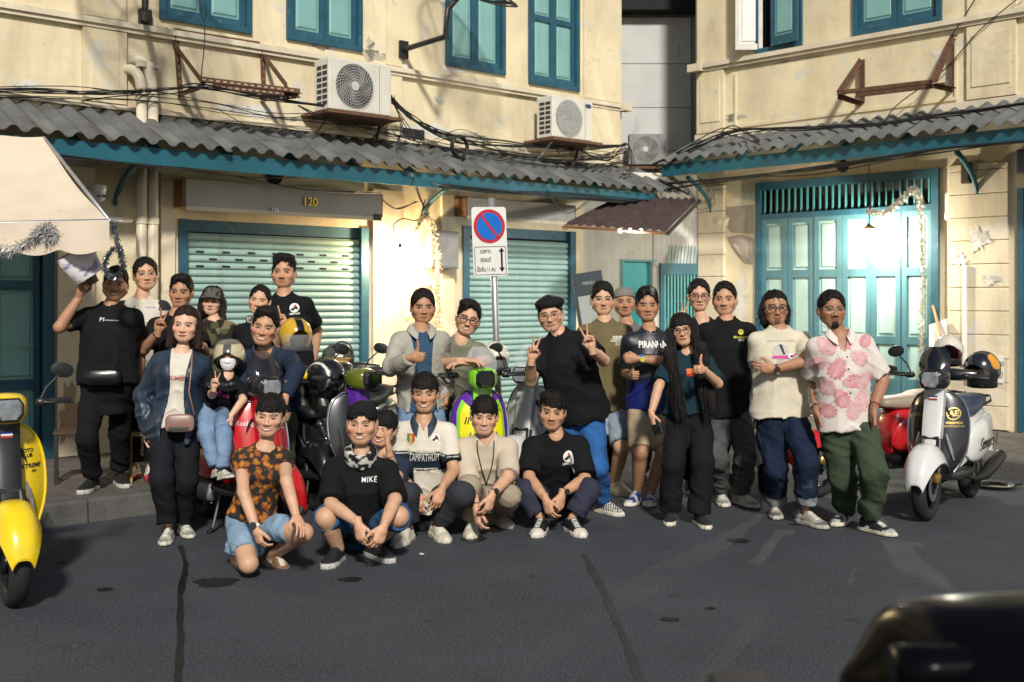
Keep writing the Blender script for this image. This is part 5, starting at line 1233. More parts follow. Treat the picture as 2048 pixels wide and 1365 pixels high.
def jersey(V, L):
    z, T = L['z'], L['X']['T']; d = (1-z)*T; C = np.tile(np.array((.60,.55,.46)), (len(V),1)); navy = np.array((.010,.018,.030))
    m = np.abs(L['x']) < .30
    C[(d > .205) & (d < .305) & m] = navy; C[((np.abs(d-.193) < .004) | (np.abs(d-.317) < .004)) & m] = navy
    for s in 'ab':
        a, e = L['X']['sh'][s], L['X']['J']['e'+s]; t = ((L['P']-a)@(e-a))/((e-a)@(e-a)); r = np.linalg.norm(L['P']-a-t[:,None]*(e-a), axis=1); C[(t > .66) & (t < .70) & (r < .12)] = navy; C[(t > .73) & (r < .12)] = navy
    return C
person('M', 'smiling man in white football jersey with navy chest band, crouching', dict(H=1.72, pel=(848,990,8.2), neck=(848,842,-.12), head=(848,791,-.06), look=(0,2,0), sw=1.06, skin='mid', face=dict(smile=.9, teeth=1, fat=.95), hair=dict(SHORT, fringe=.036, t=.014, n=420, L=.045, sweep=-.1), 
    ea=(796,946,-1), wa=(829,986,-1), ha=('dangle', (.35,-.5,-.8), (.3,.6,-.5)), eb=(907,942,-1), wb=(884,978,-1), hb=('dangle', (-.3,-.5,-.8), (-.3,.6,-.5)), ka=(812,990,7.72), kb=(925,988,7.72), fa=(816,1056), fb=(872,1050),
    wear=[bottom((.032,.036,.042), .026, .03, cut=.90), top(WHT, -.16, .78, .022, sg=.024, col=jersey, h=.0062, v=.10, wr=.005, prints=[chest_text('LAMPATHUM', .010, -.255, .075, P_white, .0, .12, .205, 0, 1.1),
        chest_shape([(-.03,.032),(.03,.032),(.03,-.012),(.0,-.045),(-.03,-.012)], -.085, -.125, P_gold, .0015), chest_shape([(-.027,.022),(-.009,.022),(-.009,-.030),(-.027,-.010)], -.085, -.125, P_grn, .0026), chest_shape([(.009,.022),(.027,.022),(.027,-.010),(.009,-.030)], -.085, -.125, P_red, .0026), chest_shape([(-.027,.024),(.027,.024),(.027,.031),(-.027,.031)], -.085, -.125, P_red, .003)]+badge(.088,-.12,.030),
        collar=(P_navy, .045, .035)), sho('white', (-16,20))]))
person('N', 'crouching man in beige tee with black neck cord and fitness band', dict(H=1.68, pel=(975,1000,8.35), neck=(972,876,-.26), head=(969,838,-.10), look=(2,4,3), sw=1.0, skin='light', face=dict(smile=.7, teeth=.4), hair=dict(SHORT, fringe=.030, t=.014, n=420, L=.045),
    ea=(938,966,-1), wa=(953,1018,-1), ha=('dangle', (.1,-.3,-1), (.7,.4,0)), eb=(1016,955,-1), wb=(984,990,-1), hb=('dangle', (-.25,-.2,-1), (-.6,.5,0)), ka=(938,975,7.9), kb=(1020,992,7.9), fa=(944,1042), fb=(998,1024),
    wear=[bottom((.32,.26,.18), .024, .03, cut=.92), top((.50,.42,.315), .0, .90, .028, sg=.030, wr=.009), sho('white', (-4,18)), wrist('a', mat('brown_band', (.05,.02,.015), .6), .029, .006, .9, None, 'wristband'), wrist('b', M_black, .030, .011, .93, P_black)]))
person('O', 'crouching man in black badge tee and navy trousers with tattooed forearm', dict(H=1.72, pel=(1112,992,8.6), neck=(1112,872,-.24), head=(1104,828,-.08), look=(-4,4,4), sw=1.12, wide=1.08, skin='mid', face=dict(mous=.7, nose=1.1), stubble=.3, hair=dict(SHORT, fringe=.044, t=.016, top=.02, vol=.012, volx=-.02, sweep=-.25, n=420, L=.045),
    ea=(1058,955,-1), wa=(1091,998,-1), ha=('dangle', (.3,-.3,-1), (.5,.6,0)), eb=(1170,958,-1), wb=(1124,988,-1), hb=('dangle', (-.2,-.3,-1), (-.5,.6,0)), ka=(1050,982,8.15), kb=(1178,980,8.15), fa=(1084,1040), fb=(1142,1040),
    wear=[bottom((.030,.031,.052), .022, .028, cut=.90), top(BLK, -.04, .90, .030, sg=.040, prints=badge(.085,-.130,.038)), sho('conv', (-16,16)), wrist('b', M_black, .031, .010, .92, P_black)]))
# -- behind the scooters in the middle
person('P', 'man in pale denim biker jacket giving a thumbs up', dict(H=1.70, pel=(842,805,8.85), neck=(842,660,0), head=(848,616,-.03), look=(10,2,0), yaw=14, sw=1.05, skin='tan', face=dict(jaw=1.06, nose=1.1), hair=H_(t=.012, line=.058, top=.014),
    ea=(781,737,-1), wa=(820,716,-1), ha=('thumb', (1,-.25,.05), (.1,1,0)), eb=(886,738,1), wb=(893,785,-1), hb=('grip', (.0,-.2,-.4), (-1,0,0)), wear=[bottom((.13,.20,.30), .016, mat_=M_denim), top((.03,.07,.12), -.1, .3, .012, name='tee', wr=.004), top((.33,.31,.26), -.08, 1.95, .026, sg=.022, mat_=M_denim, name='jacket', open_=.078, wr=.008, neck=.072, collar=(mat('pale_denim', (.34,.32,.27), .85, var=.2), .035, .05)),]))
person('Q', 'man with black glasses and moustache in sage tee leaning on green scooter', dict(H=1.72, pel=(905,800,9.35), neck=(922,682,-.25), head=(937,640,-.06), look=(4,2,14), yaw=6, wide=1.08, fat=1.1, skin='light', face=dict(smile=.6, teeth=.5, mous=.85, fat=1.08), hair=H_(vol=.014, volx=-.02, top=.02), glasses=(M_gblk,.020,.0036,.6),
    ea=(888,728,-1), wa=(925,722,-1), eb=(972,722,-1), wb=(940,726,-1), ha=('rest', (1,-.2,0), (0,0,-1)), hb=('rest', (-1,-.2,0), (0,0,-1)), wear=[bottom(BLK, .016), top((.175,.18,.125), -.1, .95, .026, sg=.030)]))
# -- the standing group to the side of the sign
person('R', 'bearded man in black beret and tinted glasses making two peace signs', dict(H=1.70, pel=(1160,828,8.75), neck=(1118,668,-.10), head=(1099,632,-.07), look=(-6,4,-8), yaw=-10, wide=1.12, fat=1.25, sw=1.08, skin='light', face=dict(smile=.5, fat=1.08, mous=.2), stubble=.2, hair=H_(t=.008, side=-.03, burn=.03, grey=.6), glasses=(M_gbrn,.021,.0022,.6),
    ea=(1062,764,-1), wa=(1063,722,-1), ha=('peace', (.1,-.1,1), (.3,-1,0)), eb=(1208,722,-1), wb=(1184,700,-1), hb=('peace', (-.25,-.1,1), (-.2,-1,0)), fa=(1150,1000), fb=(1204,1003),
    wear=[bottom((.025,.10,.28), .022, .030, mat_=M_denim, cut=.95), top(BLK, -.05, .70, .024, sg=.024), beret_wear((.012,.012,.012)), sho('check', (-5,35))]))
person('S', 'man with round glasses in olive tee and pale denim shorts', dict(H=1.78, pel=(1212,800,9.75), neck=(1209,645,0), head=(1207,600,-.03), look=(0,-2,0), wide=1.1, fat=1.15, sw=1.05, skin='light', face=dict(mous=.45, fat=1.05), hair=dict(SHORT, t=.016, top=.022, line=.058), glasses=(M_gmet,.020,.0013),
    ea=(1155,725,1), wa=(1160,790,-1), eb=(1262,725,1), wb=(1248,786,-1), fa=(1190,965), fb=(1228,965), bare='shin', wear=[bottom((.24,.29,.34), .026, cut=.46, mat_=M_denim, name='shorts'), top((.140,.112,.052), -.12, .90, .028, sg=.034, prints=[chest_text('DEVIL', .10, -.155, .034, P_white, .03), chest_text('CUSTOMS', .10, -.18, .028, P_white, .02), chest_text('SINCE', .10, -.20, .016, P_white), chest_text('RACING', .10, -.215, .013, P_white)]), sho('cream', (-5,22))]))
person('T', 'man in grey beanie standing behind man with round glasses', dict(H=1.70, pel=(1256,800,10.3), neck=(1254,650,0), head=(1250,605,-.03), look=(0,-2,-3), skin='tan', face=dict(fat=1.08, nose=1.1, mous=.3), hair=None, wear=[bottom(BLK, .016), top((.13,.12,.13), -.1, .7, .024, v=.08), beanie_wear((.19,.17,.15)), sho('black')]))
person('W', 'man with black glasses in v-neck making rabbit ears over the girl', dict(H=1.72, pel=(1405,795,9.85), neck=(1404,640,0), head=(1400,593,-.03), look=(-4,0,0), skin='light', face=dict(fat=.97), hair=H_(t=.010, top=.018, line=.064), glasses=(M_gblk,.020,.0032,.6),
    ea=(1352,708,-1), wa=(1363,640,-1), ha=('peace', (.05,-.1,1), (.1,-1,0)), eb=(1450,710,1), wb=(1450,780,-1), wear=[bottom(BLK, .016), top((.014,.014,.016), -.1, .7, .02, v=.2), sho('black')]))
def fade(V, L):
    z = L['z']; C = np.tile(np.array((.010,.012,.018)), (len(V),1)); C[z < .28] = (.006,.012,.12); C[(z > .28) & (z < .36) & (vn(L['P']*30) > -.1)] = (.006,.012,.07); return C
person('U', 'man with grey-streaked hair in blue and black jersey with crossed arms', dict(H=1.70, pel=(1300,808,9.3), neck=(1299,662,0), head=(1296,612,-.04), look=(-2,0,0), yaw=4, wide=1.05, sw=1.05, skin='tan', face=dict(fat=1.02, nose=1.15), hair=H_(vol=.012, top=.022, t=.016, grey=.7, n=380, L=.04),
    ea=(1252,745,1), wa=(1262,752,-1), ha=('thumb', (.1,-1,.1), (1,0,0)), eb=(1336,724,-1), wb=(1276,718,-1), hb=('fist', (-1,-.1,.0), (0,1,0)), fa=(1275,985), fb=(1300,985), bare='shin', wear=[bottom((.40,.31,.20), .024, cut=.47, name='shorts'), top(BLK, -.08, .74, .022, sg=.026, mat_=M_nylon, col=fade, prints=[chest_text('PIRANHA', .0, -.135, .075, P_white, .03, 0, .22)]), sho('blue', (-30,-12)), wrist('b', P_blue, .032, .012, .9, P_yel)]))
person('X', 'man in black tee and washed grey jeans looking aside with hands down', dict(H=1.72, pel=(1455,812,9.15), neck=(1453,642,0), head=(1448,600,-.03), look=(-14,-2,0), yaw=-6, sw=1.1, wide=1.06, skin='mid', face=dict(mous=.35, nose=1.1, jaw=1.04), hair=H_(t=.009, top=.02, line=.070),
    ea=(1406,728,1), wa=(1412,800,1), eb=(1512,730,1), wb=(1508,800,1), fa=(1441,985), fb=(1480,988), wear=[bottom((.075,.075,.073), .026, .034, mat_=M_denim, cut=.94, wr=.011), top(BLK, -.12, .80, .028, sg=.034, prints=[chest_shape(disc(.022), .105, -.115, P_yel), chest_shape([(-.012,.008),(-.004,.010),(-.003,-.002),(-.012,-.004)], .105, -.113, P_black, .0028), chest_shape([(.012,.008),(.004,.010),(.003,-.002),(.012,-.004)], .105, -.113, P_black, .0028), chest_text('Mooneyes', .105, -.155, .030, P_yel, .01, .15), chest_text('Club', .105, -.178, .026, P_white, .01, .2)]), sho('runw', (-4,22))]))
person('V', 'girl with very long black hair and round glasses giving thumbs up', dict(H=1.56, fem=1, pel=(1378,826,8.55), neck=(1376,706,0), head=(1364,661,-.06), look=(-10,0,-9), yaw=-4, sw=1.12, wide=1.12, skin='light', face=dict(smile=.3, fat=1.06), hair=dict(t=.012, line=.055, fringe=.026, long=.66, flare=.020, ahead=.155, fuzz=.8, freq=9, n=260, L=.06, down=2.0), glasses=(M_gblk,.0205,.0026),
    ea=(1318,772,-1), wa=(1303,826,-1), ha=('grip', (.1,-.3,-1), (1,.2,0)), eb=(1436,768,-1), wb=(1408,740,-1), hb=('thumb', (-.5,-.75,.05), (-.6,.5,0)), fa=(1340,1020), fb=(1398,1026),
    wear=[bottom((.0085,.0085,.010), .045, .062, cut=.99), top((.010,.030,.040), .0, .85, .016, sg=.026, wr=.007, prints=[chest_shape([(-.035,-.028),(.035,-.028),(.035,.028),(-.035,.028)], .01, -.165, P_orange), chest_shape([(-.035,-.01),(.035,-.01),(.035,.006),(-.035,.006)], .01, -.18, P_red, .004)]), sho('bslip', (-12,8)), wrist('a', mat('gold_bracelet', (.6,.42,.15), .3, 1), .027, .003, .95, None, 'bracelet')]))
person('Y', 'man with chin-length hair and black glasses in white print tee', dict(H=1.70, pel=(1560,822,8.5), neck=(1558,660,0), head=(1555,617,-.04), look=(-2,0,0), wide=1.12, fat=1.12, sw=1.1, skin='tan', face=dict(fat=1.03, mous=.2, goatee=.35), stubble=.3, hair=dict(t=.006, top=.006, line=.064, long=.115, flare=-.012, slim=.82, fw=.073, fuzz=1.3, freq=8, n=160, L=.05, down=1.2, part=-.2), glasses=(M_gblk,.0205,.0034,.6),
    ea=(1513,752,1), wa=(1556,790,-1), ha=('grip', (.4,-.3,-1), (.3,.8,0)), eb=(1618,722,-1), wb=(1530,744,-1), hb=('relax', (-1,-.2,.15), (.1,1,0)), fa=(1553,1008), fb=(1610,1026),
    wear=[bottom((.010,.017,.038), .030, .034, mat_=M_denim, cut=.90, cuff=(.24,.25,.25), wr=.010), top((.60,.54,.41), -.06, .70, .026, sg=.032, prints=[chest_text('SIDECAR & MODIFIED', 0, -.105, .022, P_grey), chest_shape(disc(.062, 16, .9), -.02, -.185, P_grey), chest_shape([(-.012,.055),(.012,.055),(.030,-.02),(.014,-.02)], -.02, -.185, P_black, .0027), chest_shape([(-.085,-.012),(.06,-.010),(.085,.004),(.075,-.030),(.04,-.034),(-.085,-.030)], -.0, -.200, P_pink, .003), chest_shape(disc(.024, 14, .8), .05, -.215, P_white, .0036), chest_shape(disc(.012, 12, .8), .055, -.215, P_black, .0042), chest_shape([(-.035,-.01),(.03,-.015),(.02,-.04),(-.03,-.04)], -.02, -.23, P_grey, .0022)]), sho('grey', (-16,24)), wrist('b', M_chrome, .034, .011, .93, mat('dark_dial', (.05,.02,.015), .3))]))
M_leafp = mat('pink_leaf_print_cloth', attr=True, rough=.8, var=.0)
def leafprint(V, L):
    return np.tile(np.array((.62,.56,.50)), (len(V),1))
def leaf_prints():
    rs = random.Random(4); out = []
    spots = [(-.12,-.10,40,.095),(.02,-.06,-20,.10),(.10,-.20,60,.09),(-.06,-.26,-30,.105),(-.14,-.38,20,.09),(.03,-.36,100,.085),(.13,-.36,-60,.10),(-.05,-.47,30,.095),(.09,-.50,-20,.10),(-.15,-.55,50,.085),(.02,-.57,0,.08),(.17,-.08,-40,.07),(-.17,-.22,-70,.08)]
    m1, m2 = mat('pink_leaf', (.58,.22,.24), .8, var=.25, vs=30), mat('pink_leaf_pale', (.62,.33,.33), .8, var=.25, vs=30)
    for i, (x, z, a, s) in enumerate(spots):
        poly = []
        for k in range(7):
            t = k/6; w = .42*math.sin(math.pi*min(1,t*.9+.12))*(1 if k % 2 else .55); poly.append((w*s, (t-.5)*s*1.3))
        poly += [(-x_, y_) for x_, y_ in poly[::-1]]
        n = 44; pts = []
        for k in range(n):
            th = 2*math.pi*k/n; lobe = .90+.10*math.cos(th*13); pts.append((s*.60*lobe*math.sin(th)*(1-.30*math.cos(th)), s*.85*lobe*math.cos(th)))
        c, s_ = math.cos(R(a)), math.sin(R(a)); out.append(chest_shape([(p*c-q*s_, p*s_+q*c) for p, q in pts], x, z, m1 if i % 2 else m2, .0018, 'leaf_print', 4))
        out.append(chest_shape([(p*c-q*s_, p*s_+q*c) for p, q in ((-.002,-s*.8),(.002,-s*.8),(.0012,s*.7),(-.0012,s*.7))], x, z, P_pale, .0030, 'leaf_print', 2))
        for q_ in range(-3,4):
            for sg_ in (-1,1):
                y0 = q_*s*.2; e_ = [(0,y0),(sg_*s*.42,y0+s*.22),(sg_*s*.42,y0+s*.25),(0,y0+.004)]; out.append(chest_shape([(p*c-q*s_, p*s_+q*c) for p, q in e_], x, z, P_pale, .0030, 'leaf_print', 1))
    return out
BTN = [chest_shape(disc(.006, 8), .012, -.10-.085*k, P_black, .003, 'button', 1) for k in range(5)]
person('Z', 'goateed man in white shirt with pink leaf print, hands in cargo pockets', dict(H=1.72, pel=(1690,832,8.15), neck=(1678,668,0), head=(1670,620,-.04), look=(-2,-2,0), yaw=-2, sw=1.12, wide=1.06, skin='deep', face=dict(mous=.95, goatee=1, nose=1.15), stubble=.4, hair=H_(t=.011, top=.012, line=.058, burn=.03), glasses=(M_gmet,.021,.0014),
    ea=(1628,762,1), wa=(1632,818,-1), eb=(1766,760,1), wb=(1748,816,-1), ha=('flat', (.1,.1,-1), (1,0,0)), hb=('flat', (-.1,.1,-1), (-1,0,0)), fa=(1690,1022), fb=(1738,1040), limb=1.05,
    wear=[bottom((.045,.060,.036), .036, .046, cut=.95, wr=.010), top((.62,.56,.50), -.16, .86, .030, sg=.036, straight=1, v=.22, collar=(mat('cream_collar', (.62,.56,.50), .8), .028, .045), prints=leaf_prints()+BTN), shoes('vans', (-38,28), **dict(SN['vans'], kind='runner')), wrist('b', mat('red_bracelet', (.25,.03,.04), .6), .032, .004, .9, None, 'bracelet'), wrist('a', M_chrome, .033, .008, .93, None)]))
# ================================================================ SCOOTERS (local: -y forward, x to the viewer's right when it faces the street, z up)
def paint(n, c, rough=.28, metal=0.0): return mat('paint_'+n, c, rough, metal, var=.06, vs=8, coat=.8, dirt=(tuple(x*.6 for x in c), 9, .66, .4))
M_tyre = mat('tyre_rubber', (.012,.012,.012), .8, var=.3, vs=30, bump=.3, bs=60); M_rim = mat('black_rim', (.02,.02,.022), .35, .6, var=.1); M_alloy = mat('cast_alloy', (.32,.32,.33), .4, .8, var=.2, vs=20)
M_plast = mat('black_plastic', (.012,.012,.013), .42, var=.2, vs=20, bump=.05, bs=90); M_gloss = mat('gloss_black', (.006,.006,.007), .12, var=.1, coat=.8)
M_seatb = mat('black_vinyl', (.012,.012,.013), .5, var=.2, vs=10, bump=.12, bs=120); M_lamp = mat('headlamp_glass', (.30,.32,.34), .06, .3, var=.35, vs=25, coat=1.0); M_amber = mat('amber_lens', (.55,.20,.02), .2, coat=.6); M_tail = mat('red_lens', (.30,.012,.012), .2, coat=.6)
def clear(n, c, a):
    return mat(n, c, .05, var=0, alpha=a, coat=.3)
M_smoke = clear('smoked_screen', (.02,.02,.022), .55); M_clear = clear('clear_screen', (.75,.78,.80), .16)
def sel(a, b, n=20, e=2.6, lo=None):
    out = []
    for k in range(n):
        t = 2*math.pi*k/n; c, s = math.cos(t), math.sin(t); x = a*math.copysign(abs(c)**(2/e), c); z = b*math.copysign(abs(s)**(2/e), s)
        if lo is not None and z < lo: z = lo
        out.append((x, z))
    return out
def cr(keys, n):
    """Catmull-Rom through rows of numbers"""
    K = np.array(keys, float); out = []
    for i in range(n):
        t = i/(n-1)*(len(K)-1); k = min(int(t), len(K)-2); f = t-k; p0, p1, p2, p3 = K[max(k-1,0)], K[k], K[k+1], K[min(k+2, len(K)-1)]
        out.append(.5*(2*p1+(p2-p0)*f+(2*p0-5*p1+4*p2-p3)*f*f+(3*p1-p0-3*p2+p3)*f**3))
    return out
def loft_y(keys, n=16, m=24, e=2.6):
    """keys: y, centre z, half width, half height"""
    b = MB(); b.loft([[(x, y, zc+z) for x, z in sel(w, h, m, e)] for y, zc, w, h in cr(keys, n)]); return b
def make_scooter():
    root = thing('scooter', 'x', 'scooter'); B = lambda mb, n, m, p=None, **k: mb.build(n, m, p or root, smooth=True, angle=k.get('angle', 45))
    W = {}
    for nm, y in (('front_wheel', -.64), ('rear_wheel', .60)):
        t = MB(); r0 = .155; prof = [(r0,-.038),(.185,-.052),(.215,-.050),(.233,-.036),(.242,-.015),(.2425,0),(.242,.015),(.233,.036),(.215,.050),(.185,.052),(r0,.038)]
        t.lathe(prof, 36, (0,y,.243), 'x'); ty = B(t, nm, M_tyre)
        for k in range(36):
            a = 2*math.pi*k/36; g = MB()
            for s in (-1,1): pass
        r = MB(); r.lathe([(.157,-.040),(.150,-.034),(.142,-.012),(.142,.012),(.150,.034),(.157,.040)], 30, (0,y,.243), 'x'); r.lathe([(0,-.045),(.038,-.045),(.042,-.03),(.042,.03),(.038,.045),(0,.045)], 16, (0,y,.243), 'x')
        for k in range(5):
            a = 2*math.pi*k/5+.3; c, s = math.cos(a), math.sin(a); r.tube([(0,y+c*.035,.243+s*.035),(0,y+c*.09,.243+s*.09),(0,y+c*.147,.243+s*.147)], [.018,.014,.018], 6)
        B(r, 'rim', M_rim, ty)
        d = MB(); d.lathe([(.05,.046),(.10,.046),(.10,.051),(.05,.051)], 24, (0,y,.243), 'x'); B(d, 'brake_disc', M_alloy, ty)
        W[nm] = ty
    f = MB()
    for s in (-1,1): f.tube([(s*.078,-.64,.243),(s*.078,-.60,.40),(s*.06,-.52,.60)], [.02,.024,.026], 10)
    f.tube([(-.06,-.52,.60),(.06,-.52,.60)], .026, 8); f.tube([(0,-.46,.58),(0,-.38,.98)], .03, 10); B(f, 'fork', M_plast)
    f = MB(); f.bbox(.05,.10,-.68,-.60,.28,.36,.012); B(f, 'brake_caliper', mat('gold_anodised', (.45,.28,.08), .35, .8))
    # mudguard
    b = MB(); G = []
    for i in range(17):
        t = i/16; a = R(168-118*t); r = .305+.03*math.sin(math.pi*t); w = .045+.085*math.sin(min(1, t*1.35+.08)*math.pi/2); drop = .05+.085*math.sin(min(1,t*1.2)*math.pi*.55)
        yy, zz = -.64+r*math.cos(a), .243+r*math.sin(a); row = []
        for j in range(13):
            q = (j/12)*2-1; dd = drop*abs(q)**2.6; row.append((w*math.copysign(abs(q)**.8, q), yy+dd*.25*(math.cos(a)*-1), zz-dd))
        G.append(row)
    b.sheet(G); b.sheet([[(x*.96, y+.004, z-.008) for x, y, z in r][::-1] for r in G]); B(b, 'mudguard', M_plast, angle=60)
    # leg shield and its raised centre panel
    prof = cr([(.30,.105,-.475,.05),(.40,.175,-.490,.09),(.54,.222,-.470,.12),(.70,.228,-.435,.12),(.82,.205,-.405,.10),(.90,.160,-.385,.07),(.945,.100,-.375,.04)], 18)
    G = []; G2 = []
    for z, w, y, d in prof:
        G.append([(w*q, y+d*abs(q)**2.2, z) for q in [k/10-1 for k in range(21)]]); G2.append([(w*q*.985, y+.022+d*abs(q)**2.2, z) for q in [k/10-1 for k in range(21)]])
    b = MB(); b.sheet(G); b.sheet([r[::-1] for r in G2]); B(b, 'leg_shield', M_plast, angle=70)
    edge = [G[i][-1] for i in range(len(G))]+[G[-1][k] for k in range(19,0,-1)]+[G[i][0] for i in range(len(G)-1,-1,-1)]
    b = MB(); b.tube(edge, .0095, 7); B(b, 'shield_trim', M_chrome)
    G = [];
    for z, w, y, d in cr([(.46,.050,-.555,0),(.56,.066,-.553,0),(.72,.070,-.512,0),(.86,.072,-.468,0),(1.00,.075,-.455,0)], 12): G.append([(w*q, y+.014*abs(q)**3, z) for q in [k/4-1 for k in range(9)]])
    b = MB(); b.sheet(G); b.sheet([[(x, y+.09, z) for x, y, z in r][::-1] for r in G]); b.sheet([[r[0], (r[0][0], r[0][1]+.09, r[0][2])][::-1] for r in G]); b.sheet([[r[-1], (r[-1][0], r[-1][1]+.09, r[-1][2])] for r in G]); B(b, 'centre_panel', M_plast)
    for s in (-1,1):
        b = MB(); pts = [(s*(.150-.05*t), -.475+.03*(1-t), .44+.20*t) for t in (0,.3,.6,1)]; b.tube([(x, y-.005, z) for x, y, z in pts], [.006,.012,.014,.006], 6); B(b, 'indicator', M_lamp)
    b = MB(); b.bbox(-.035,.035,-.530,-.508,.60,.64,.006) ; 
    # inner shield, floorboard, body
    b = loft_y([(-.40,.60,.13,.26),(-.34,.58,.15,.28),(-.29,.55,.14,.27)], 6); B(b, 'inner_shield', M_plast)
    b = MB(); b.loft([[(x, y, zc+z) for x, z in sel(w, .028, 16, 5)] for y, zc, w in ((-.46,.315,.13),(-.36,.30,.165),(-.1,.295,.17),(.12,.30,.16))]); B(b, 'floorboard', M_plast)
    for k in range(4):
        b = MB(); x = -.105+.07*k; b.box(x-.012,x+.012,-.38,.04,.322,.332); b.build('floor_rubber', M_tyre, root)
    b = loft_y([(.06,.44,.105,.13),(.12,.52,.135,.20),(.30,.55,.145,.20),(.55,.59,.135,.17),(.78,.65,.085,.10),(.86,.67,.05,.06)], 18, 24, 2.8); B(b, 'rear_body', M_plast)
    for s in (-1,1):
        b = MB(); rings = []
        for y, zc, xo, hw, hh in cr([(.05,.46,.115,.012,.05),(.12,.49,.130,.040,.13),(.30,.52,.138,.062,.165),(.52,.55,.130,.062,.150),(.72,.60,.105,.045,.105),(.86,.64,.075,.012,.04)], 20): rings.append([(s*xo+(x if s > 0 else -x), y, zc+z) for x, z in sel(hw, hh, 20, 2.4)])
        if s < 0: rings = [r[::-1] for r in rings]
        b.loft(rings); B(b, 'side_cowl', M_plast)
    b = loft_y([(-.02,.755,.07,.02),(.02,.765,.115,.045),(.20,.762,.135,.058),(.34,.775,.14,.055),(.44,.80,.142,.06),(.62,.815,.125,.055),(.76,.825,.085,.038),(.80,.825,.05,.015)], 26, 24, 3.2); B(b, 'seat', M_seatb)
    b = MB(); b.tube([(-.11,.62,.78),(-.12,.78,.80),(-.08,.92,.83),(.08,.92,.83),(.12,.78,.80),(.11,.62,.78)], .012, 8); B(b, 'grab_rail', M_plast)
    b = MB(); b.bbox(-.06,.06,.86,.90,.62,.70,.012); B(b, 'tail_lamp', M_tail)
    b = MB(); b.loft([[(x, y, zc+z) for x, z in sel(w, .012, 14, 4)] for y, zc, w in ((.70,.58,.07),(.86,.50,.08),(.98,.38,.07))]); B(b, 'rear_mudguard', M_plast)
    b = MB(); b.box(-.10,.10,.945,.951,.36,.50); b.build('number_plate', M_white, root)
    # running gear
    b = MB(); b.bbox(-.15,-.055,.18,.70,.17,.34,.03); b.tube([(-.10,.62,.25),(-.13,.80,.60)], .025, 8); B(b, 'engine', M_alloy)
    b = MB(); b.tube([(.05,.20,.24),(.12,.30,.20),(.15,.45,.22),(.165,.62,.27),(.17,.92,.33)], [.018,.02,.045,.055,.05], 12); B(b, 'exhaust', M_plast)
    b = MB(); b.tube([(-.12,.02,.28),(-.20,-.02,.03)], .012, 6); b.tube([(-.20,-.02,.03),(-.24,-.03,.006)], .016, 6); B(b, 'stand', M_plast)
    # handlebar group (turned a little by the caller through its own Empty-free parts)
    b = loft_y([(-.53,1.045,.075,.065),(-.51,1.045,.092,.078),(-.44,1.05,.115,.085),(-.36,1.055,.10,.07),(-.30,1.06,.06,.04)], 12, 24, 3); B(b, 'headset', M_plast)
    b = MB(); o8 = [(.060,.030),(.042,.055),(-.042,.055),(-.060,.030),(-.060,-.022),(-.036,-.055),(.036,-.055),(.060,-.022)]
    b.loft([[(x*1.22, -.505, 1.045+z*1.22) for x, z in o8],[(x*1.22, -.548, 1.045+z*1.2) for x, z in o8],[(x*1.05, -.555, 1.045+z*1.05) for x, z in o8]]); hb = b.build('headlamp', M_plast, root)
    b = MB(); b.loft([[(x*1.04, -.5555, 1.045+z*1.04) for x, z in o8],[(x*.9, -.566, 1.045+z*.9) for x, z in o8]]); b.build('lamp_lens', M_lamp, hb)
    b = MB(); b.bbox(-.045,.045,-.570,-.566,1.046,1.056,.001); b.build('light_bar', M_white, hb)
    b = MB(); b.loft([[(x, y+.03*(abs(x)/.2)**2, zc+z) for y, z in sel(hw, hh, 14, 2.4)] for x, y, zc, hw, hh in cr([(-.19,-.36,1.065,.022,.022),(-.12,-.39,1.06,.04,.04),(0,-.40,1.06,.055,.05),(.12,-.39,1.06,.04,.04),(.19,-.36,1.065,.022,.022)], 12)]); B(b, 'handlebar_cover', M_plast)
    for s in (-1,1):
        b = MB(); b.tube([(s*.17,-.365,1.065),(s*.36,-.30,1.07)], .012, 8); h = B(b, 'handlebar', M_plast)
        b = MB(); b.tube([(s*.25,-.338,1.068),(s*.255,-.336,1.068),(s*.365,-.298,1.071),(s*.37,-.296,1.071)], [.015,.018,.0175,.014], 12); B(b, 'grip', M_tyre, h)
        b = MB(); b.tube([(s*.20,-.37,1.07),(s*.24,-.40,1.066),(s*.33,-.375,1.062),(s*.375,-.355,1.06)], [.009,.006,.0055,.007], 6); B(b, 'brake_lever', M_plast, h)
        b = MB(); b.bbox(s*.205-.03,s*.205+.03,-.385,-.335,1.045,1.09,.008); B(b, 'switch_box', M_plast, h)
        b = MB(); b.tube([(s*.20,-.36,1.09),(s*.23,-.35,1.15),(s*.30,-.33,1.215)], .006, 6); mi = B(b, 'mirror_stem', M_plast)
        b = MB(); b.M = Matrix.Translation((s*.325,-.325,1.245)) @ Matrix.Rotation(R(14*s), 4, 'Y'); b.loft([[(x, y, z) for x, z in sel(a, c, 20, 2.2)] for y, a, c in ((-.012,.035,.025),(-.006,.062,.042),(.008,.064,.044),(.010,.060,.040))]); B(b, 'mirror_head', M_plast, mi)
    G = []
    for z, w, y in cr([(1.09,.100,-.505),(1.16,.118,-.475),(1.24,.100,-.435),(1.29,.055,-.415)], 9): G.append([(w*q, y+.05*q*q, z) for q in [k/5-1 for k in range(11)]])
    b = MB(); b.sheet(G); b.sheet([[(x, y+.004, z) for x, y, z in r][::-1] for r in G]); B(b, 'fly_screen', M_smoke, angle=70)
    b = MB(); b.bbox(-.05,.05,-.40,-.34,1.10,1.12,.006); B(b, 'instrument_panel', M_gloss)
    return root
PROTO = make_scooter(); FIRST = [True]; SCOOTERS = {}
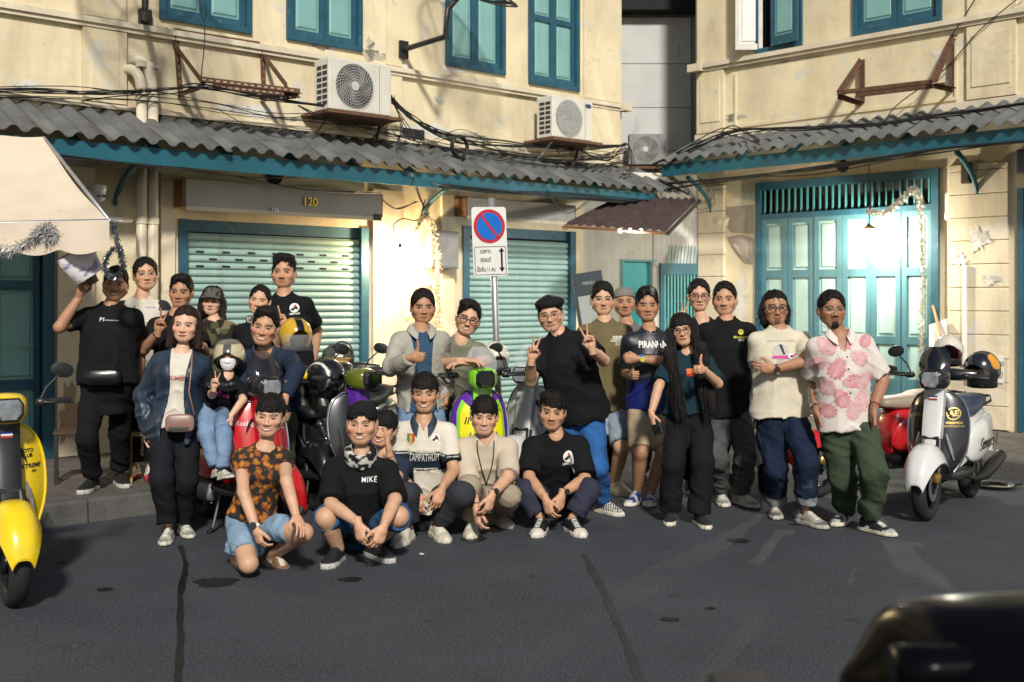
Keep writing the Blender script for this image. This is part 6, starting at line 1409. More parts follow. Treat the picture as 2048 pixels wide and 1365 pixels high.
def scooter(key, label, px, py, Y, th, cols, hide=(), mir=''):
    """px, py, Y: where the headlamp is seen; th: heading in degrees (0 = straight at the street)"""
    if FIRST[0]: r = PROTO; FIRST[0] = False
    else: r = copy_tree(PROTO)
    r['label'] = label; r['group'] = 'parked scooters of the club'
    H = at(px, py, Y); c, s = math.cos(R(th)), math.sin(R(th)); lx, ly = 0, -.56
    r.location = (H.x-(c*lx-s*ly), H.y-(s*lx+c*ly), 0); r.rotation_euler = (0, R(0), R(th))
    def walk(o):
        for ch in list(o.children):
            n = ch.name.split('.')[0]
            if n in hide:
                for g in list(ch.children): bpy.data.objects.remove(g)
                bpy.data.objects.remove(ch); continue
            if n == 'mirror_stem':
                side = 'b' if sum(v.co.x for v in ch.data.vertices) > 0 else 'a'
                if side not in mir:
                    for g in list(ch.children): g.hide_render = True; g.hide_viewport = True
                    ch.hide_render = True; ch.hide_viewport = True
                else:
                    for g in list(ch.children)+[ch]: g.hide_render = False; g.hide_viewport = False
            for sl in ch.material_slots: sl.link = 'DATA'
            if n in cols:
                for sl in ch.material_slots: sl.link = 'OBJECT'; sl.material = cols[n]
            walk(ch)
    walk(r); SCOOTERS[key] = r; return r
def decal(key, s, size, m, x, y, z, rx=90, rz=0, bold=.02, shear=0, ry=0, fit=None):
    M = Matrix.Translation((x,y,z)) @ Matrix.Rotation(R(rz), 4, 'Z') @ Matrix.Rotation(R(rx), 4, 'X') @ Matrix.Rotation(R(ry), 4, 'Z')
    return text_obj('decal', s, size, m, SCOOTERS[key], M, bold*size, .0008, shear, fit)
SZ = [.30,.40,.54,.70,.82,.90,.945]
def shield_y(x, z): return np.interp(z, SZ, [-.475,-.490,-.470,-.435,-.405,-.385,-.375])+np.interp(z, SZ, [.05,.09,.12,.12,.10,.07,.04])*np.abs(x/np.interp(z, SZ, [.105,.175,.222,.228,.205,.160,.100]))**2.2
def sdecal(key, s, size, m, x, z, bold=.02, shear=0, ang=0, fit=None, of=.0035):
    v, f = text_mesh(s, size, bold*size, 0, shear)
    if fit: v[:,0] *= fit/np.ptp(v[:,0])
    c, q = math.cos(R(ang)), math.sin(R(ang)); X_ = x+v[:,0]*c-v[:,1]*q; Z_ = z+v[:,0]*q+v[:,1]*c
    b = MB(); b.add([tuple(p) for p in np.stack([X_, shield_y(X_, Z_)-of, Z_], 1)], f); return b.build('decal', m, SCOOTERS[key])
def body(m, **k):
    d = {n: m for n in ('mudguard','leg_shield','centre_panel','rear_body','side_cowl','headset')}; d.update(k); return d
K_yel, K_red, K_blk, K_grn, K_wht, K_pur, K_dred = paint('yellow', (.80,.56,.008)), paint('red', (.48,.012,.014)), paint('black', (.010,.010,.011)), paint('green', (.22,.60,.02)), paint('white', (.62,.62,.60)), paint('purple', (.10,.02,.30)), paint('dark_red', (.30,.008,.012))
# keep clones before the first one is moved: copies share mesh data
hid = ('number_plate','light_bar')
SEATBLUE = mat('blue_grey_vinyl', (.035,.05,.085), .5, var=.2, vs=10, bump=.1, bs=120)
scooter('W', 'white scooter with black leg shield panels and gold round emblem', 1859, 748, 8.58, -36, body(K_wht, leg_shield=K_blk, headset=K_blk, seat=SEATBLUE, handlebar_cover=K_blk, fly_screen=M_gloss), ('light_bar',), 'a')
scooter('Y', 'bright yellow scooter cut by the picture edge, black mirror raised', 20, 826, 6.2, 34, body(K_yel, centre_panel=M_plast, handlebar_cover=M_plast, headset=K_yel, shield_trim=K_yel), ('fly_screen','light_bar'), 'b')
scooter('R', 'glossy red scooter with the masked child sitting on it', 546, 788, 7.75, 38, body(K_red, headset=K_blk), ())
scooter('K', 'black scooter with smoked yellow-green headlamp and side lettering', 746, 770, 8.55, 52, body(K_blk, headset=mat('olive_tint', (.10,.12,.012), .15, var=.2, coat=.8), lamp_lens=M_gloss, handlebar_cover=K_yel, centre_panel=K_pur), ('light_bar','fly_screen'))
scooter('G', 'lime green, purple and yellow scooter with clear windscreen', 972, 752, 8.62, 14, body(K_grn, leg_shield=K_pur, lamp_lens=M_gloss, headset=K_grn, centre_panel=K_grn, fly_screen=M_clear, handlebar_cover=K_grn, side_cowl=K_grn), ('light_bar',))
scooter('V', 'plain white scooter behind the green one, clear windscreen up', 1040, 740, 9.15, -24, body(K_wht, fly_screen=M_clear), ('light_bar',), 'a')
scooter('B', 'all-black scooter whose handlebar shows in front of the shutter', 668, 742, 9.35, -12, body(K_blk), ('light_bar','fly_screen'), 'b')
scooter('S', 'white and black scooter hidden behind man in white print tee', 1530, 752, 9.75, -14, body(K_wht, leg_shield=K_blk), ('light_bar','fly_screen'))
scooter('D', 'red scooter with pale seat standing behind man in leaf-print shirt', 1650, 768, 9.55, -66, body(K_red, headset=K_blk, seat=mat('tan_vinyl', (.30,.24,.18), .5)), ('light_bar','fly_screen'))
scooter('N', 'black scooter squeezed in behind the red one, headlamp dark', 628, 772, 8.95, 30, body(K_blk, lamp_lens=M_gloss), ('light_bar','fly_screen'), 'b')
for r_ in SCOOTERS.values():
    for o_ in [x for x in r_.children_recursive if x.hide_render]: bpy.data.objects.remove(o_)
D_gold = mat('gold_decal', (.62,.45,.14), .35, .6, var=.05); D_wht = mat('white_decal', (.75,.74,.70), .4, var=.05); D_blk = mat('black_decal', (.010,.010,.010), .4, var=0); D_sil = mat('silver_decal', (.45,.45,.46), .35, .5, var=.05); D_yel = mat('yellow_decal', (.80,.70,.01), .35, var=.05, coat=.5)
n = 30; b = MB(); rg = [(r*math.cos(2*math.pi*k/n)+.128, r*math.sin(2*math.pi*k/n)+.785) for r in (.040,.047) for k in range(n)]
b.add([(x, float(shield_y(x, z))-.0035, z) for x, z in rg], [(k, (k+1) % n, n+(k+1) % n, n+k) for k in range(n)]); b.build('emblem_ring', D_gold, SCOOTERS['W'])
sdecal('W', 'AE', .058, D_gold, .128, .785, .03); sdecal('W', 'MODIFIED', .024, D_gold, .135, .715); sdecal('W', '@SCOOTERCLUB', .016, D_gold, .135, .690); sdecal('W', 'SPECIAL', .03, D_gold, -.135, .765, .02, 0, 8)
decal('W', 'Seventy-S', .13, D_blk, .2035, .40, .50, 90, 90, .01, .35)
sdecal('Y', 'MOTO', .028, D_blk, .118, .800, .04); sdecal('Y', 'CLUB', .028, D_blk, .118, .772, .04); sdecal('Y', 'EXTREME', .032, D_blk, .130, .715, .03, .3); sdecal('Y', '200', .020, D_blk, .155, .685, .02, .3)
sdecal('R', 'UNRULY', .038, D_wht, .125, .76, .03); sdecal('R', 'Racing', .045, D_sil, -.125, .80, .0, .3)
decal('K', 'slam', .16, D_sil, -.2035, .36, .53, 90, -90, .03, .1)
b = MB(); poly = [(-.165,.52),(.165,.52),(.185,.62),(.175,.78),(.14,.86),(-.14,.86),(-.175,.78),(-.185,.62)]
V, F = fan(poly, 5); yy = lambda x, z: np.interp(z, [.30,.40,.54,.70,.82,.90,.945], [-.475,-.490,-.470,-.435,-.405,-.385,-.375])+np.interp(z, [.30,.40,.54,.70,.82,.90,.945], [.05,.09,.12,.12,.10,.07,.04])*abs(x/np.interp(z, [.30,.40,.54,.70,.82,.90,.945], [.105,.175,.222,.228,.205,.160,.100]))**2.2
for pl, mm, of in (([(x*1.04, .69+(z-.69)*1.1) for x, z in poly], K_grn, -.004), ([(x*.92, .69+(z-.69)*.92) for x, z in poly], D_yel, -.008)):
    V, F = fan(pl, 6); b = MB(); b.add([(x, float(yy(x, z))+of-.003, z) for x, z in V], F); b.build('shield_graphic', mm, SCOOTERS['G'], smooth=True)
sdecal('G', 'ARLEK', .045, D_blk, .0, .82, .04, .3, 0, .16, .014); sdecal('G', 'THUNDER', .034, D_wht, -.10, .525, .02, .2, -8, None, .010); sdecal('G', '//', .07, D_blk, -.115, .72, .03, 0, 0, None, .013)
for k, (mm, xx) in enumerate(((P_red,-.012),(P_white,0),(mat('flag_blue', (.02,.03,.25), .4),.012))):
    for q in 'WGRY':
        b = MB(); b.box(-.03,.03,-.4695-.001*k,-.4600,.905+xx-.005,.905+xx+.005); b.build('flag_sticker', mm, SCOOTERS[q])
sdecal('V', 'VIETER', .04, D_blk, .12, .68, .03, 0, -70)
# ================================================================ STREET AND FACADE THINGS
def tube_thing(name, label, cat, pts, r, m, n=8):
    b = MB(); b.tube(pts, r, n); return tag(b.build(name, m, smooth=True), label, cat)
def smoothpts(P, n=24): return [Vector(q) for q in cr([tuple(p) for p in P], n)]
# ---- no-parking sign
sg = at(975, 490, 10.1); base = at(1003, 600, 10.1); base.z = 0
sign = thing('no_parking_sign', 'no-parking road sign with red and blue disc on leaning grey pole', 'road sign', base, R(24))
top_ = Vector((0, 0, 2.62)); L_ = Matrix.Rotation(R(-2.2), 4, 'Y')
b = MB(); b.M = L_; b.tube([(0,0,0),(0,0,2.55)], .03, 12); b.build('pole', M_galv, sign, smooth=True)
pw, ph_ = .165, .305; z0 = 2.165
def rrect(w, h, r, n=5):
    out = []
    for cx_, cz_, a0 in ((w-r,h-r,0),(-w+r,h-r,90),(-w+r,-h+r,180),(w-r,-h+r,270)):
        for k in range(n): a = R(a0+90*k/(n-1)); out.append((cx_+r*math.cos(a), cz_+r*math.sin(a)))
    return out
SM = L_ @ Matrix.Translation((-.045,-.034,z0)); 
def plate(poly, y0, y1, m, n='sign_plate', par=None):
    b = MB(); b.M = SM; b.prism(poly, y0, y1); return b.build(n, m, par or sign)
M_sgw, M_sgr, M_sgb = mat('sign_white', (.70,.69,.64), .45, var=.08, vs=5, dirt=((.4,.36,.28), 5, .62, .4)), mat('sign_red', (.46,.02,.03), .45, var=.08), mat('sign_blue', (.005,.13,.50), .4, var=.12)
pl = plate(rrect(pw, ph_, .03), -.003, 0, M_sgw)
cz = .135; ring = [(.15*math.cos(2*math.pi*k/40), cz+.15*math.sin(2*math.pi*k/40)) for k in range(40)]
plate(ring, -.005, -.0035, M_sgr, 'red_ring', pl); plate([(x*.80, cz+(z-cz)*.80) for x, z in ring], -.007, -.0055, M_sgb, 'blue_disc', pl)
d_ = [(-.092,.098),(-.074,.112),(.092,-.098),(.074,-.112)]; plate([(x, cz+z) for x, z in d_], -.009, -.0075, M_sgr, 'red_slash', pl)
fr = rrect(.150, .125, .012)
b = MB(); b.M = SM; n_ = len(fr); b.add([(x, -.0045, -.168+z) for x, z in fr]+[(x*.965, -.0045, -.168+z*.96) for x, z in fr], [(k, (k+1) % n_, n_+(k+1) % n_, n_+k) for k in range(n_)]); b.build('black_border', D_blk, pl)
ar = [(.10,-.06),(.128,-.095),(.109,-.095),(.109,-.235),(.128,-.235),(.10,-.275),(.072,-.235),(.091,-.235),(.091,-.095),(.072,-.095)]; plate([(x+.008,z+.005) for x, z in ar], -.006, -.0045, D_blk, 'double_arrow', pl)
for s_, zz, f_ in (('เฉพาะ', -.085, .10), ('รถยนต์', -.160, .10), ('นั่งเกิน 11 คน', -.245, .175)):
    text_obj('sign_lettering', s_, .055, D_blk, pl, SM @ Matrix.Translation((-.045, -.0052, zz)) @ FW, .001, 0, 0, f_)
for zz in (.10,-.10):
    b = MB(); b.M = SM; b.box(-.02,.11,.001,.012,zz-.015,zz+.015); b.build('clamp', M_galv, sign)
# ---- air conditioners
M_acw = mat('aged_white_casing', (.62,.60,.52), .5, var=.08, vs=4, dirt=((.40,.36,.28), 5, .60, .5)); M_acd = mat('dark_coil', (.03,.03,.032), .7, var=.4, vs=40); M_acg = mat('casing_grille', (.50,.50,.47), .45, var=.1)
def aircon(W, xa, xb, ya, yb, label, off=.48, dep=.30, style=0, badge_=False, tray=True):
    a0, zt = W.px(xa, ya, off); a1, _ = W.px(xb, yb, off); zb_ = W.px(xa, yb, off)[1]
    w, h = a1-a0, zt-zb_
    t = W.thing('air_conditioner', label, 'air conditioner', a0, zb_, 0); y0, y1 = -off, -off+dep
    b = MB(); b.bbox(0, w, y0, y1, 0, h, .012); b.build('casing', M_acw if style != 2 else mat('shaded_casing', (.22,.22,.21), .6, var=.25, vs=5), t)  # casing of the unit in the gap is darkened in colour to stand for shade
    cx_, cz_ = (w*.40, h*.5) if style != 2 else (w*.45, h*.5); r = min(h*.44, w*.38)
    b = MB(); b.lathe([(0,y0-.002),(r*.98,y0-.002)], 36, (cx_,0,cz_), 'y'); b.build('fan_opening', M_acd, t)
    for k in range(5):
        b = MB(); pts = []
        for q in range(7): rr = r*(.18+.72*q/6); an = 2*math.pi*k/5+q*.16; pts.append([(cx_+rr*math.cos(an), y0-.004, cz_+rr*math.sin(an)), (cx_+rr*math.cos(an+.55), y0-.0065, cz_+rr*math.sin(an+.55))])
        b.sheet(pts); b.build('fan_blade', mat('fan_blade_grey', (.12,.12,.12), .5), t)
    b = MB()
    if style == 1:
        for k in range(22): z = cz_-r+2*r*(k+.5)/22; hw = math.sqrt(max(0, r*r-(z-cz_)**2)); b.tube([(cx_-hw,y0-.016,z),(cx_+hw,y0-.016,z)], .0028, 4)
        for k in range(26): x = cx_-r+2*r*(k+.5)/26; hw = math.sqrt(max(0, r*r-(x-cx_)**2)); b.tube([(x,y0-.014,cz_-hw),(x,y0-.014,cz_+hw)], .0042, 4)
    else:
        for k in range(34):
            pts = []
            for q in range(8): rr = r*(.2+.8*q/7); an = 2*math.pi*k/34+q*.10; pts.append((cx_+rr*math.cos(an), y0-.014-.004*math.sin(q/7*3.1), cz_+rr*math.sin(an)))
            b.tube(pts, .0022, 3)
        for rr in [r*q for q in (.2,.32,.44,.56,.68,.8,.92,1.0)]: b.tube([(cx_+rr*math.cos(2*math.pi*k/30), y0-.015, cz_+rr*math.sin(2*math.pi*k/30)) for k in range(31)], .0022, 3, cap=False)
        b.lathe([(0,y0-.022),(r*.2,y0-.020),(r*.21,y0-.010)], 20, (cx_,0,cz_), 'y')
    b.build('fan_guard', M_acg, t)
    b = MB(); b.box(w*.80, w*.804, y0-.0025, y0+.01, .02, h-.02); b.build('panel_seam', M_acd, t)
    for k in range(7):
        for q in range(2):
            b = MB(); z = h*.1+h*.8*k/7; yq = y0+.04+q*(dep-.08)/2; b.box(-.003, .004, yq, yq+(dep-.08)/2-.02, z, z+h*.075); b.build('side_vent', M_acd, t)
    if badge_:
        b = MB(); b.lathe([(0,0),(.055,0),(.055,.003)], 24, (0,0,0), 'y'); o = b.build('badge', mat('badge_blue', (.01,.04,.14), .3), t); o.location = (w*.88, y0-.004, h*.86); o.scale = (1,1,.5)
        text_obj('badge_lettering', 'Carrier', .028, D_sil, t, Matrix.Translation((w*.88, y0-.0085, h*.86)) @ FW)
    if tray:
        b = MB(); b.box(-.06, w+.10, -off-.08, -.002, -.045, -.012); b.build('support_tray', M_rust, t)
        for x in (.04, w-.04):
            b = MB(); b.tube([(x,-.03,-.35 if style else -.3),(x,-off*.9,-.05)], .013, 4); b.build('support_strut', M_rust if style == 0 else M_acg, t)
    b = MB(); b.tube(smoothpts([(w+.0,-off+.2,h*.25),(w+.07,-off+.22,h*.2),(w+.10,-.1,-.05),(w+.09,-.03,-.3)], 12), .018, 8); b.build('refrigerant_pipe', M_cable, t, smooth=True)
    return t
aircon(WL, 658, 783, 113, 218, 'air conditioner with round fan guard on rusty tray above wide shutter', .48, .30, 0)
aircon(WL, 1105, 1186, 190, 274, 'air conditioner with slatted grille and oval badge near corner', .48, .30, 1, True)
tt = aircon(Wall(Vector((1.2,17.35,0)), 0.0), 1258, 1332, 268, 330, 'old air conditioner with dark fan and shade-toned casing in the gap between buildings', .20, .18, 2, False, False)
b = MB(); b.box(-.2,.9,-.21,-.0,-.06,-.02); b.build('support_tray', M_rust, tt)
# ---- rusty empty brackets
def bracket(W, pts, label, slotted):
    """pts: pixels of top, bottom and front of both side frames, with stand-off"""
    t = W.thing('wall_bracket', label, 'bracket', 0, 0, 0)
    def P(q): a, z = W.px(q[0], q[1], q[2]); return Vector((a, -q[2], z))
    for nm, ch in pts:
        for i in range(len(ch)-1):
            A, B_ = P(ch[i]), P(ch[i+1]); b = MB(); d = (B_-A).normalized(); s_ = d.cross(Vector((0,1,0)))
            s_ = s_.normalized() if s_.length > .1 else Vector((1,0,0)); u2 = d.cross(s_); w = .026
            b.add([A, A+s_*w*2, B_+s_*w*2, B_, A+u2*.004, A+s_*w*2+u2*.004, B_+s_*w*2+u2*.004, B_+u2*.004], [(0,1,2,3),(7,6,5,4),(0,4,5,1),(1,5,6,2),(2,6,7,3),(3,7,4,0)])
            b.add([A, A+u2*w*2, B_+u2*w*2, B_, A-s_*.004, A+u2*w*2-s_*.004, B_+u2*w*2-s_*.004, B_-s_*.004], [(0,1,2,3),(7,6,5,4),(0,4,5,1),(1,5,6,2),(2,6,7,3),(3,7,4,0)])
            b.build(nm, M_rust, t)
            if slotted:
                Ln = (B_-A).length; n = int(Ln/.075); b = MB()
                for k in range(n):
                    c_ = A+d*(k+.5)*.075+s_*w+(-u2 if u2.y > 0 else u2)*.0015; e1, e2 = d*.02, s_*.007
                    nn = (-u2 if u2.y > 0 else u2)*.003
                    b.add([c_-e1-e2+nn, c_+e1-e2+nn, c_+e1+e2+nn, c_-e1+e2+nn], [(0,1,2,3)])
                if n: b.build('slot_hole', mat('slot_tan', (.45,.38,.26), .8), t)['kind'] = 'stuff'  # slots drawn as flat pale tan marks on the iron
    return t
o1 = .62
bracket(WL, [('wall_frame', [(347,67,.01),(520,94,.01)]), ('wall_upright', [(347,67,.01),(356,188,.01)]), ('wall_upright', [(520,94,.01),(524,196,.01)]), ('stay', [(345,91,.01),(402,167,o1)]), ('stay', [(525,115,.01),(571,176,o1)]), ('front_rail', [(400,164,o1),(600,188,o1)]), ('shelf_rail', [(404,168,o1),(356,186,.01)]), ('shelf_rail', [(596,189,o1),(524,196,.01)]), ('shelf_rail', [(425,178,o1*.7),(598,196,o1*.75)])], 'empty rusty bracket of slotted angle iron above the wide shutter', True)
bracket(WR, [('wall_upright', [(1722,120,.01),(1722,206,.01)]), ('stay', [(1722,122,.01),(1676,190,.55)]), ('front_rail', [(1676,190,.55),(1866,168,.55)]), ('shelf_rail', [(1676,190,.55),(1722,205,.01)]), ('wall_upright', [(1906,70,.01),(1904,176,.01)]), ('stay', [(1904,78,.01),(1866,166,.55)]), ('shelf_rail', [(1866,168,.55),(1904,176,.01)]), ('shelf_rail', [(1712,195,.3),(1890,174,.3)])], 'empty rusty triangular bracket above the folding doors', False)
# ---- satellite dishes
def dish(W, px, py, off, r, label, arm_px, tilt=(-50,0,0)):
    a, z = W.px(px, py, off); t = W.thing('satellite_dish', label, 'satellite dish', a, z, off)
    Md = Matrix.Rotation(R(tilt[2]), 4, 'Z') @ Matrix.Rotation(R(tilt[1]), 4, 'Y') @ Matrix.Rotation(R(tilt[0]), 4, 'X')
    b = MB(); b.M = Md; b.lathe([(r*k/8, .28*r*(k/8)**2) for k in range(9)], 32); b.build('mesh_reflector', mat('black_wire_mesh', (.02,.02,.022), .6, var=.1, alpha=.30), t, smooth=True)
    for k in range(12):
        an = 2*math.pi*k/12; b = MB(); b.M = Md; b.tube([(r*q/6*math.cos(an), r*q/6*math.sin(an), .28*r*(q/6)**2-.006) for q in range(7)], .009, 5); b.build('rib', M_black, t)
    for q in (.5, 1.0):
        b = MB(); b.M = Md; b.tube([(r*q*math.cos(2*math.pi*k/40), r*q*math.sin(2*math.pi*k/40), .28*r*q*q) for k in range(41)], .012, 6, cap=False); b.build('rim', M_black, t, smooth=True)
    for k in range(3):
        an = 2*math.pi*k/3+.5; b = MB(); b.M = Md; b.tube([(r*.8*math.cos(an), r*.8*math.sin(an), .28*r*.64), (0,0,r*.75)], .008, 5); b.build('feed_leg', M_black, t)
    b = MB(); b.M = Md; b.lathe([(0,r*.72),(.05,r*.72),(.05,r*.86),(0,r*.86)], 12); b.build('feed_horn', M_black, t)
    A = [W.px(x, y, o) for x, y, o in arm_px]; pts = [Vector((p[0]-a, off-q[2], p[1]-z)) for p, q in zip(A, arm_px)]+[Vector((0,0,-.02))]
    b = MB(); b.tube(pts, .032, 10); b.build('mast', M_black, t, smooth=True, angle=50)
    b = MB(); p = pts[0]; b.box(p.x-.06,p.x+.06,p.y-.03,p.y+.03,p.z-.10,p.z+.10); b.build('wall_plate', M_black, t)
    return t
dish(WL, 925, -18, .85, .62, 'large black mesh satellite dish on wall mast over the narrow shutter', [(806,100,.04),(890,74,.85),(895,20,.85)], (28,18,0))
dish(WL, 292, -60, .75, .72, 'black mesh satellite dish with tangled mount by the drainpipe elbows', [(290,40,.04),(290,20,.75)], (30,-14,0))
# ---- drainpipes
for k, (xa, lab) in enumerate(((262,'cream drainpipe with elbow, nearer the teal panelled door'), (296,'cream drainpipe with elbow, next to the wide shutter'))):
    t = WL.thing('drainpipe', lab, 'pipe', 0, 0, 0); o = .16; r = .052
    a1 = WL.x(283 if k == 0 else 306, o); zc = WL.px(283, 175, o)[1]; a0 = WL.px(258 if k == 0 else 270, 140, .03)[0]; zt = WL.px(258, 143 if k == 0 else 122, .03)[1]
    b = MB(); b.tube(smoothpts([(a0-.04,.02,zt),(a0,-.08,zt+.01),(a0+(a1-a0)*.55,-o,zt-.06),(a1,-o,zc-.02)], 14), r, 14); b.build('elbow', M_pvc, t, smooth=True)
    b = MB(); b.tube([(a1,-o,.17),(a1,-o,zc)], r*.97, 14); b.build('pipe', M_pvc, t, smooth=True)
    for z in (1.0,1.9,2.42,3.62,3.95):
        b = MB(); b.lathe([(r*1.0,z-.03),(r*1.13,z-.028),(r*1.13,z+.028),(r*1.0,z+.03)], 14, (a1,-o,0)); b.build('socket_collar', M_pvc, t, smooth=True, angle=40)
    b = MB(); b.box(a1-.07,a1+.07,-o+.055,-.052,1.48,1.51); b.build('pipe_clip', M_galv, t)
# ---- cables
def cable_bundle(label, W, runs, name='cable_bundle'):
    t = W.thing(name, label, 'cables', 0, 0, 0)
    for (pts, n, jit, r) in runs:
        for k in range(n):
            Q = []
            for i, (x, y, o) in enumerate(pts):
                a, z = W.px(x, y, o); j = jit*(1 if 0 < i < len(pts)-1 else .5); Q.append((a+random.uniform(-.03,.03), -o-random.uniform(0,.04), z+random.uniform(-j, j)))
            b = MB(); b.tube(smoothpts(Q, 10*len(Q)), r*random.uniform(.8,1.25), 5, cap=False); b.build('cable', M_cable, t, smooth=True)
    return t
cable_bundle('black cables strung along the upper wall of the wide-shutter shophouse', WL, [([(-60,178,.07),(80,184,.08),(200,186,.22),(330,183,.2),(400,172,.6),(520,195,.45),(650,214,.5)], 4, .03, .007), ([(-60,172,.07),(150,182,.1),(300,190,.25),(430,214,.2),(560,235,.15),(700,222,.12)], 2, .04, .005), ([(165,205,.06),(250,196,.2),(350,188,.22),(400,170,.6)], 2, .03, .005),
    ([(400,0,.5),(412,60,.55),(400,160,.6)], 1, .02, .005), ([(780,195,.35),(815,228,.2),(850,255,.15),(910,280,.2),(1010,288,.15),(1130,294,.15),(1250,290,.2)], 5, .05, .009), ([(780,205,.3),(830,240,.2),(900,272,.25),(1050,310,.2),(1180,312,.2),(1250,300,.2)], 3, .06, .008), ([(700,250,.15),(790,285,.3),(850,290,.4),(925,265,.2),(1000,300,.2)], 2, .05, .004), ([(785,195,.4),(800,250,.25),(790,290,.4),(810,285,.35)], 2, .05, .006), ([(430,215,.2),(520,265,.5),(600,285,.7),(690,250,.3)], 1, .05, .004), ([(-60,190,.06),(120,196,.08),(300,205,.2),(470,225,.12),(640,245,.1),(800,262,.12)], 2, .03, .004), ([(600,215,.5),(660,245,.3),(760,262,.3),(850,285,.35),(1000,318,.4),(1150,330,.4),(1250,325,.3)], 3, .05, .006), ([(790,215,.3),(820,262,.3),(845,300,.5),(835,275,.4),(800,262,.3)], 2, .06, .005), ([(1150,300,.3),(1210,315,.3),(1250,292,.25),(1262,330,.5),(1240,352,.6)], 3, .05, .006)])
cable_bundle('thin cables slung under the eave of the wide-shutter shophouse', WL, [([(100,308,.9),(240,320,.95),(420,350,.6),(620,380,.4),(760,385,.35)], 2, .03, .006), ([(100,325,.9),(260,330,.9),(500,355,.5),(760,352,.5),(900,375,.9)], 2, .03, .005), ([(880,372,.76),(1000,385,.76),(1150,395,.76),(1300,405,.76)], 5, .05, .008), ([(820,345,.9),(838,400,.1),(850,420,.1)], 3, .03, .006), ([(760,395,.2),(790,420,.2),(830,402,.1)], 2, .03, .005), ([(1090,380,.76),(1130,420,.9),(1180,400,.9)], 2, .08, .004)], 'eave_cables')
cable_bundle('black cables draped along the eave over the folding doors', WR, [([(1310,330,.5),(1400,290,.6),(1480,264,.5),(1600,260,.5),(1750,250,.45),(1900,232,.4),(2100,200,.4)], 5, .04, .009), ([(1310,345,.6),(1420,275,.5),(1470,262,.5),(1520,285,.8)], 3, .08, .007), ([(1330,368,.84),(1500,352,.84),(1680,330,.84),(1850,305,.84),(2080,280,.84)], 4, .03, .008), ([(1330,380,.76),(1480,362,.76),(1640,340,.76),(1880,300,.76)], 3, .05, .006), ([(1905,0,.2),(1906,60,.05),(1945,40,.05)], 0, .02, .006), ([(2060,-20,.05),(1960,60,.05),(1890,140,.06),(1800,210,.2),(1770,240,.4)], 1, .02, .006), ([(1960,-20,.04),(1930,30,.04),(1906,70,.05)], 1, .01, .008), ([(1400,350,.76),(1430,390,.8),(1400,420,.6),(1380,400,.9)], 2, .08, .004)], 'cable_bundle')
a, z = WL.px(920, 294, .45); t = WL.thing('cable_coil', 'coil of black cable hanging against the narrow-shutter roof edge', 'cable coil', a, z, .45)
for k in range(7):
    r = .125+random.uniform(-.012,.012); y = random.uniform(-.02,.02); b = MB(); b.tube([(r*math.cos(2*math.pi*q/24)*.92, y, r*math.sin(2*math.pi*q/24)+random.uniform(-.002,.002)) for q in range(25)], .011, 5, cap=False); b.build('cable_turn', M_cable, t, smooth=True)
# ---- boxes on the walls
def wbox(W, x0, y0, x1, y1, off, dep, name, label, cat, m, lid=None):
    a0, z1 = W.px(x0, y0, off); a1, z0 = W.px(x1, y1, off); z0 = W.px(x0, y1, off)[1]
    t = W.thing(name, label, cat, a0, z0, 0); b = MB(); b.bbox(0, a1-a0, -off, -off+dep, 0, z1-z0, .008); b.build('box', m, t)
    b = MB(); b.bbox(.02, a1-a0-.02, -off-.008, -off-.0005, .02, z1-z0-.02, .004); b.build('lid', lid or m, t); return t
M_mbox = mat('grey_steel_box', (.24,.23,.22), .5, .3, var=.2, vs=6, dirt=((.35,.30,.22), 6, .6, .5))
wbox(WL, 862, 461, 918, 537, .20, .14, 'meter_cabinet', 'grey steel electric cabinet between the two roller shutters', 'cabinet', M_mbox)
wbox(WL, 805, 255, 850, 276, .05, .04, 'junction_box', 'small dark junction box on crumbling plaster above the eave', 'box', mat('dark_box', (.06,.06,.055), .7, var=.3))
wbox(WR, 1921, 325, 1940, 368, .12, .06, 'junction_box', 'narrow brown junction box on pilaster beside the folding doors', 'box', mat('brown_box', (.05,.035,.028), .6, var=.3))
wbox(WR, 2032, 300, 2062, 346, .25, .18, 'electricity_meter', 'dark electricity meter above the door at the far edge', 'meter', mat('meter_grey', (.05,.05,.07), .4, var=.2))
b = MB(); aa, zz = WR.px(1930, 548, .06); t = WR.thing('conduit', 'white plastic conduit running down pilaster beside folding doors', 'conduit', aa, 0, 0); b.bbox(-.025,.025,-.085,-.057,.9,zz+.1,.004); b.build('channel', M_white, t)
# ---- security camera
a, z = WL.px(199, 392, .20); t = WL.thing('security_camera', 'white dome security camera under the eave by the drainpipes', 'camera', a, z, .05)
b = MB(); b.lathe([(0,.10),(.065,.10),(.07,.07),(.062,.04)], 20, (0,-.14,0)); b.tube([(0,0,.09),(0,-.14,.09)], .018, 8); b.build('mount', M_white, t, smooth=True, angle=40)
b = MB(); b.lathe([(.058,.04),(.062,.0),(.045,-.045),(.0,-.062)], 20, (0,-.14,0)); b.build('dome', M_white, t, smooth=True)
for x in (-.022,.026):
    b = MB(); b.lathe([(0,-.205),(.016,-.205),(.018,-.19)], 14, (x,0,-.005), 'y'); b.build('lens', M_gloss, t)
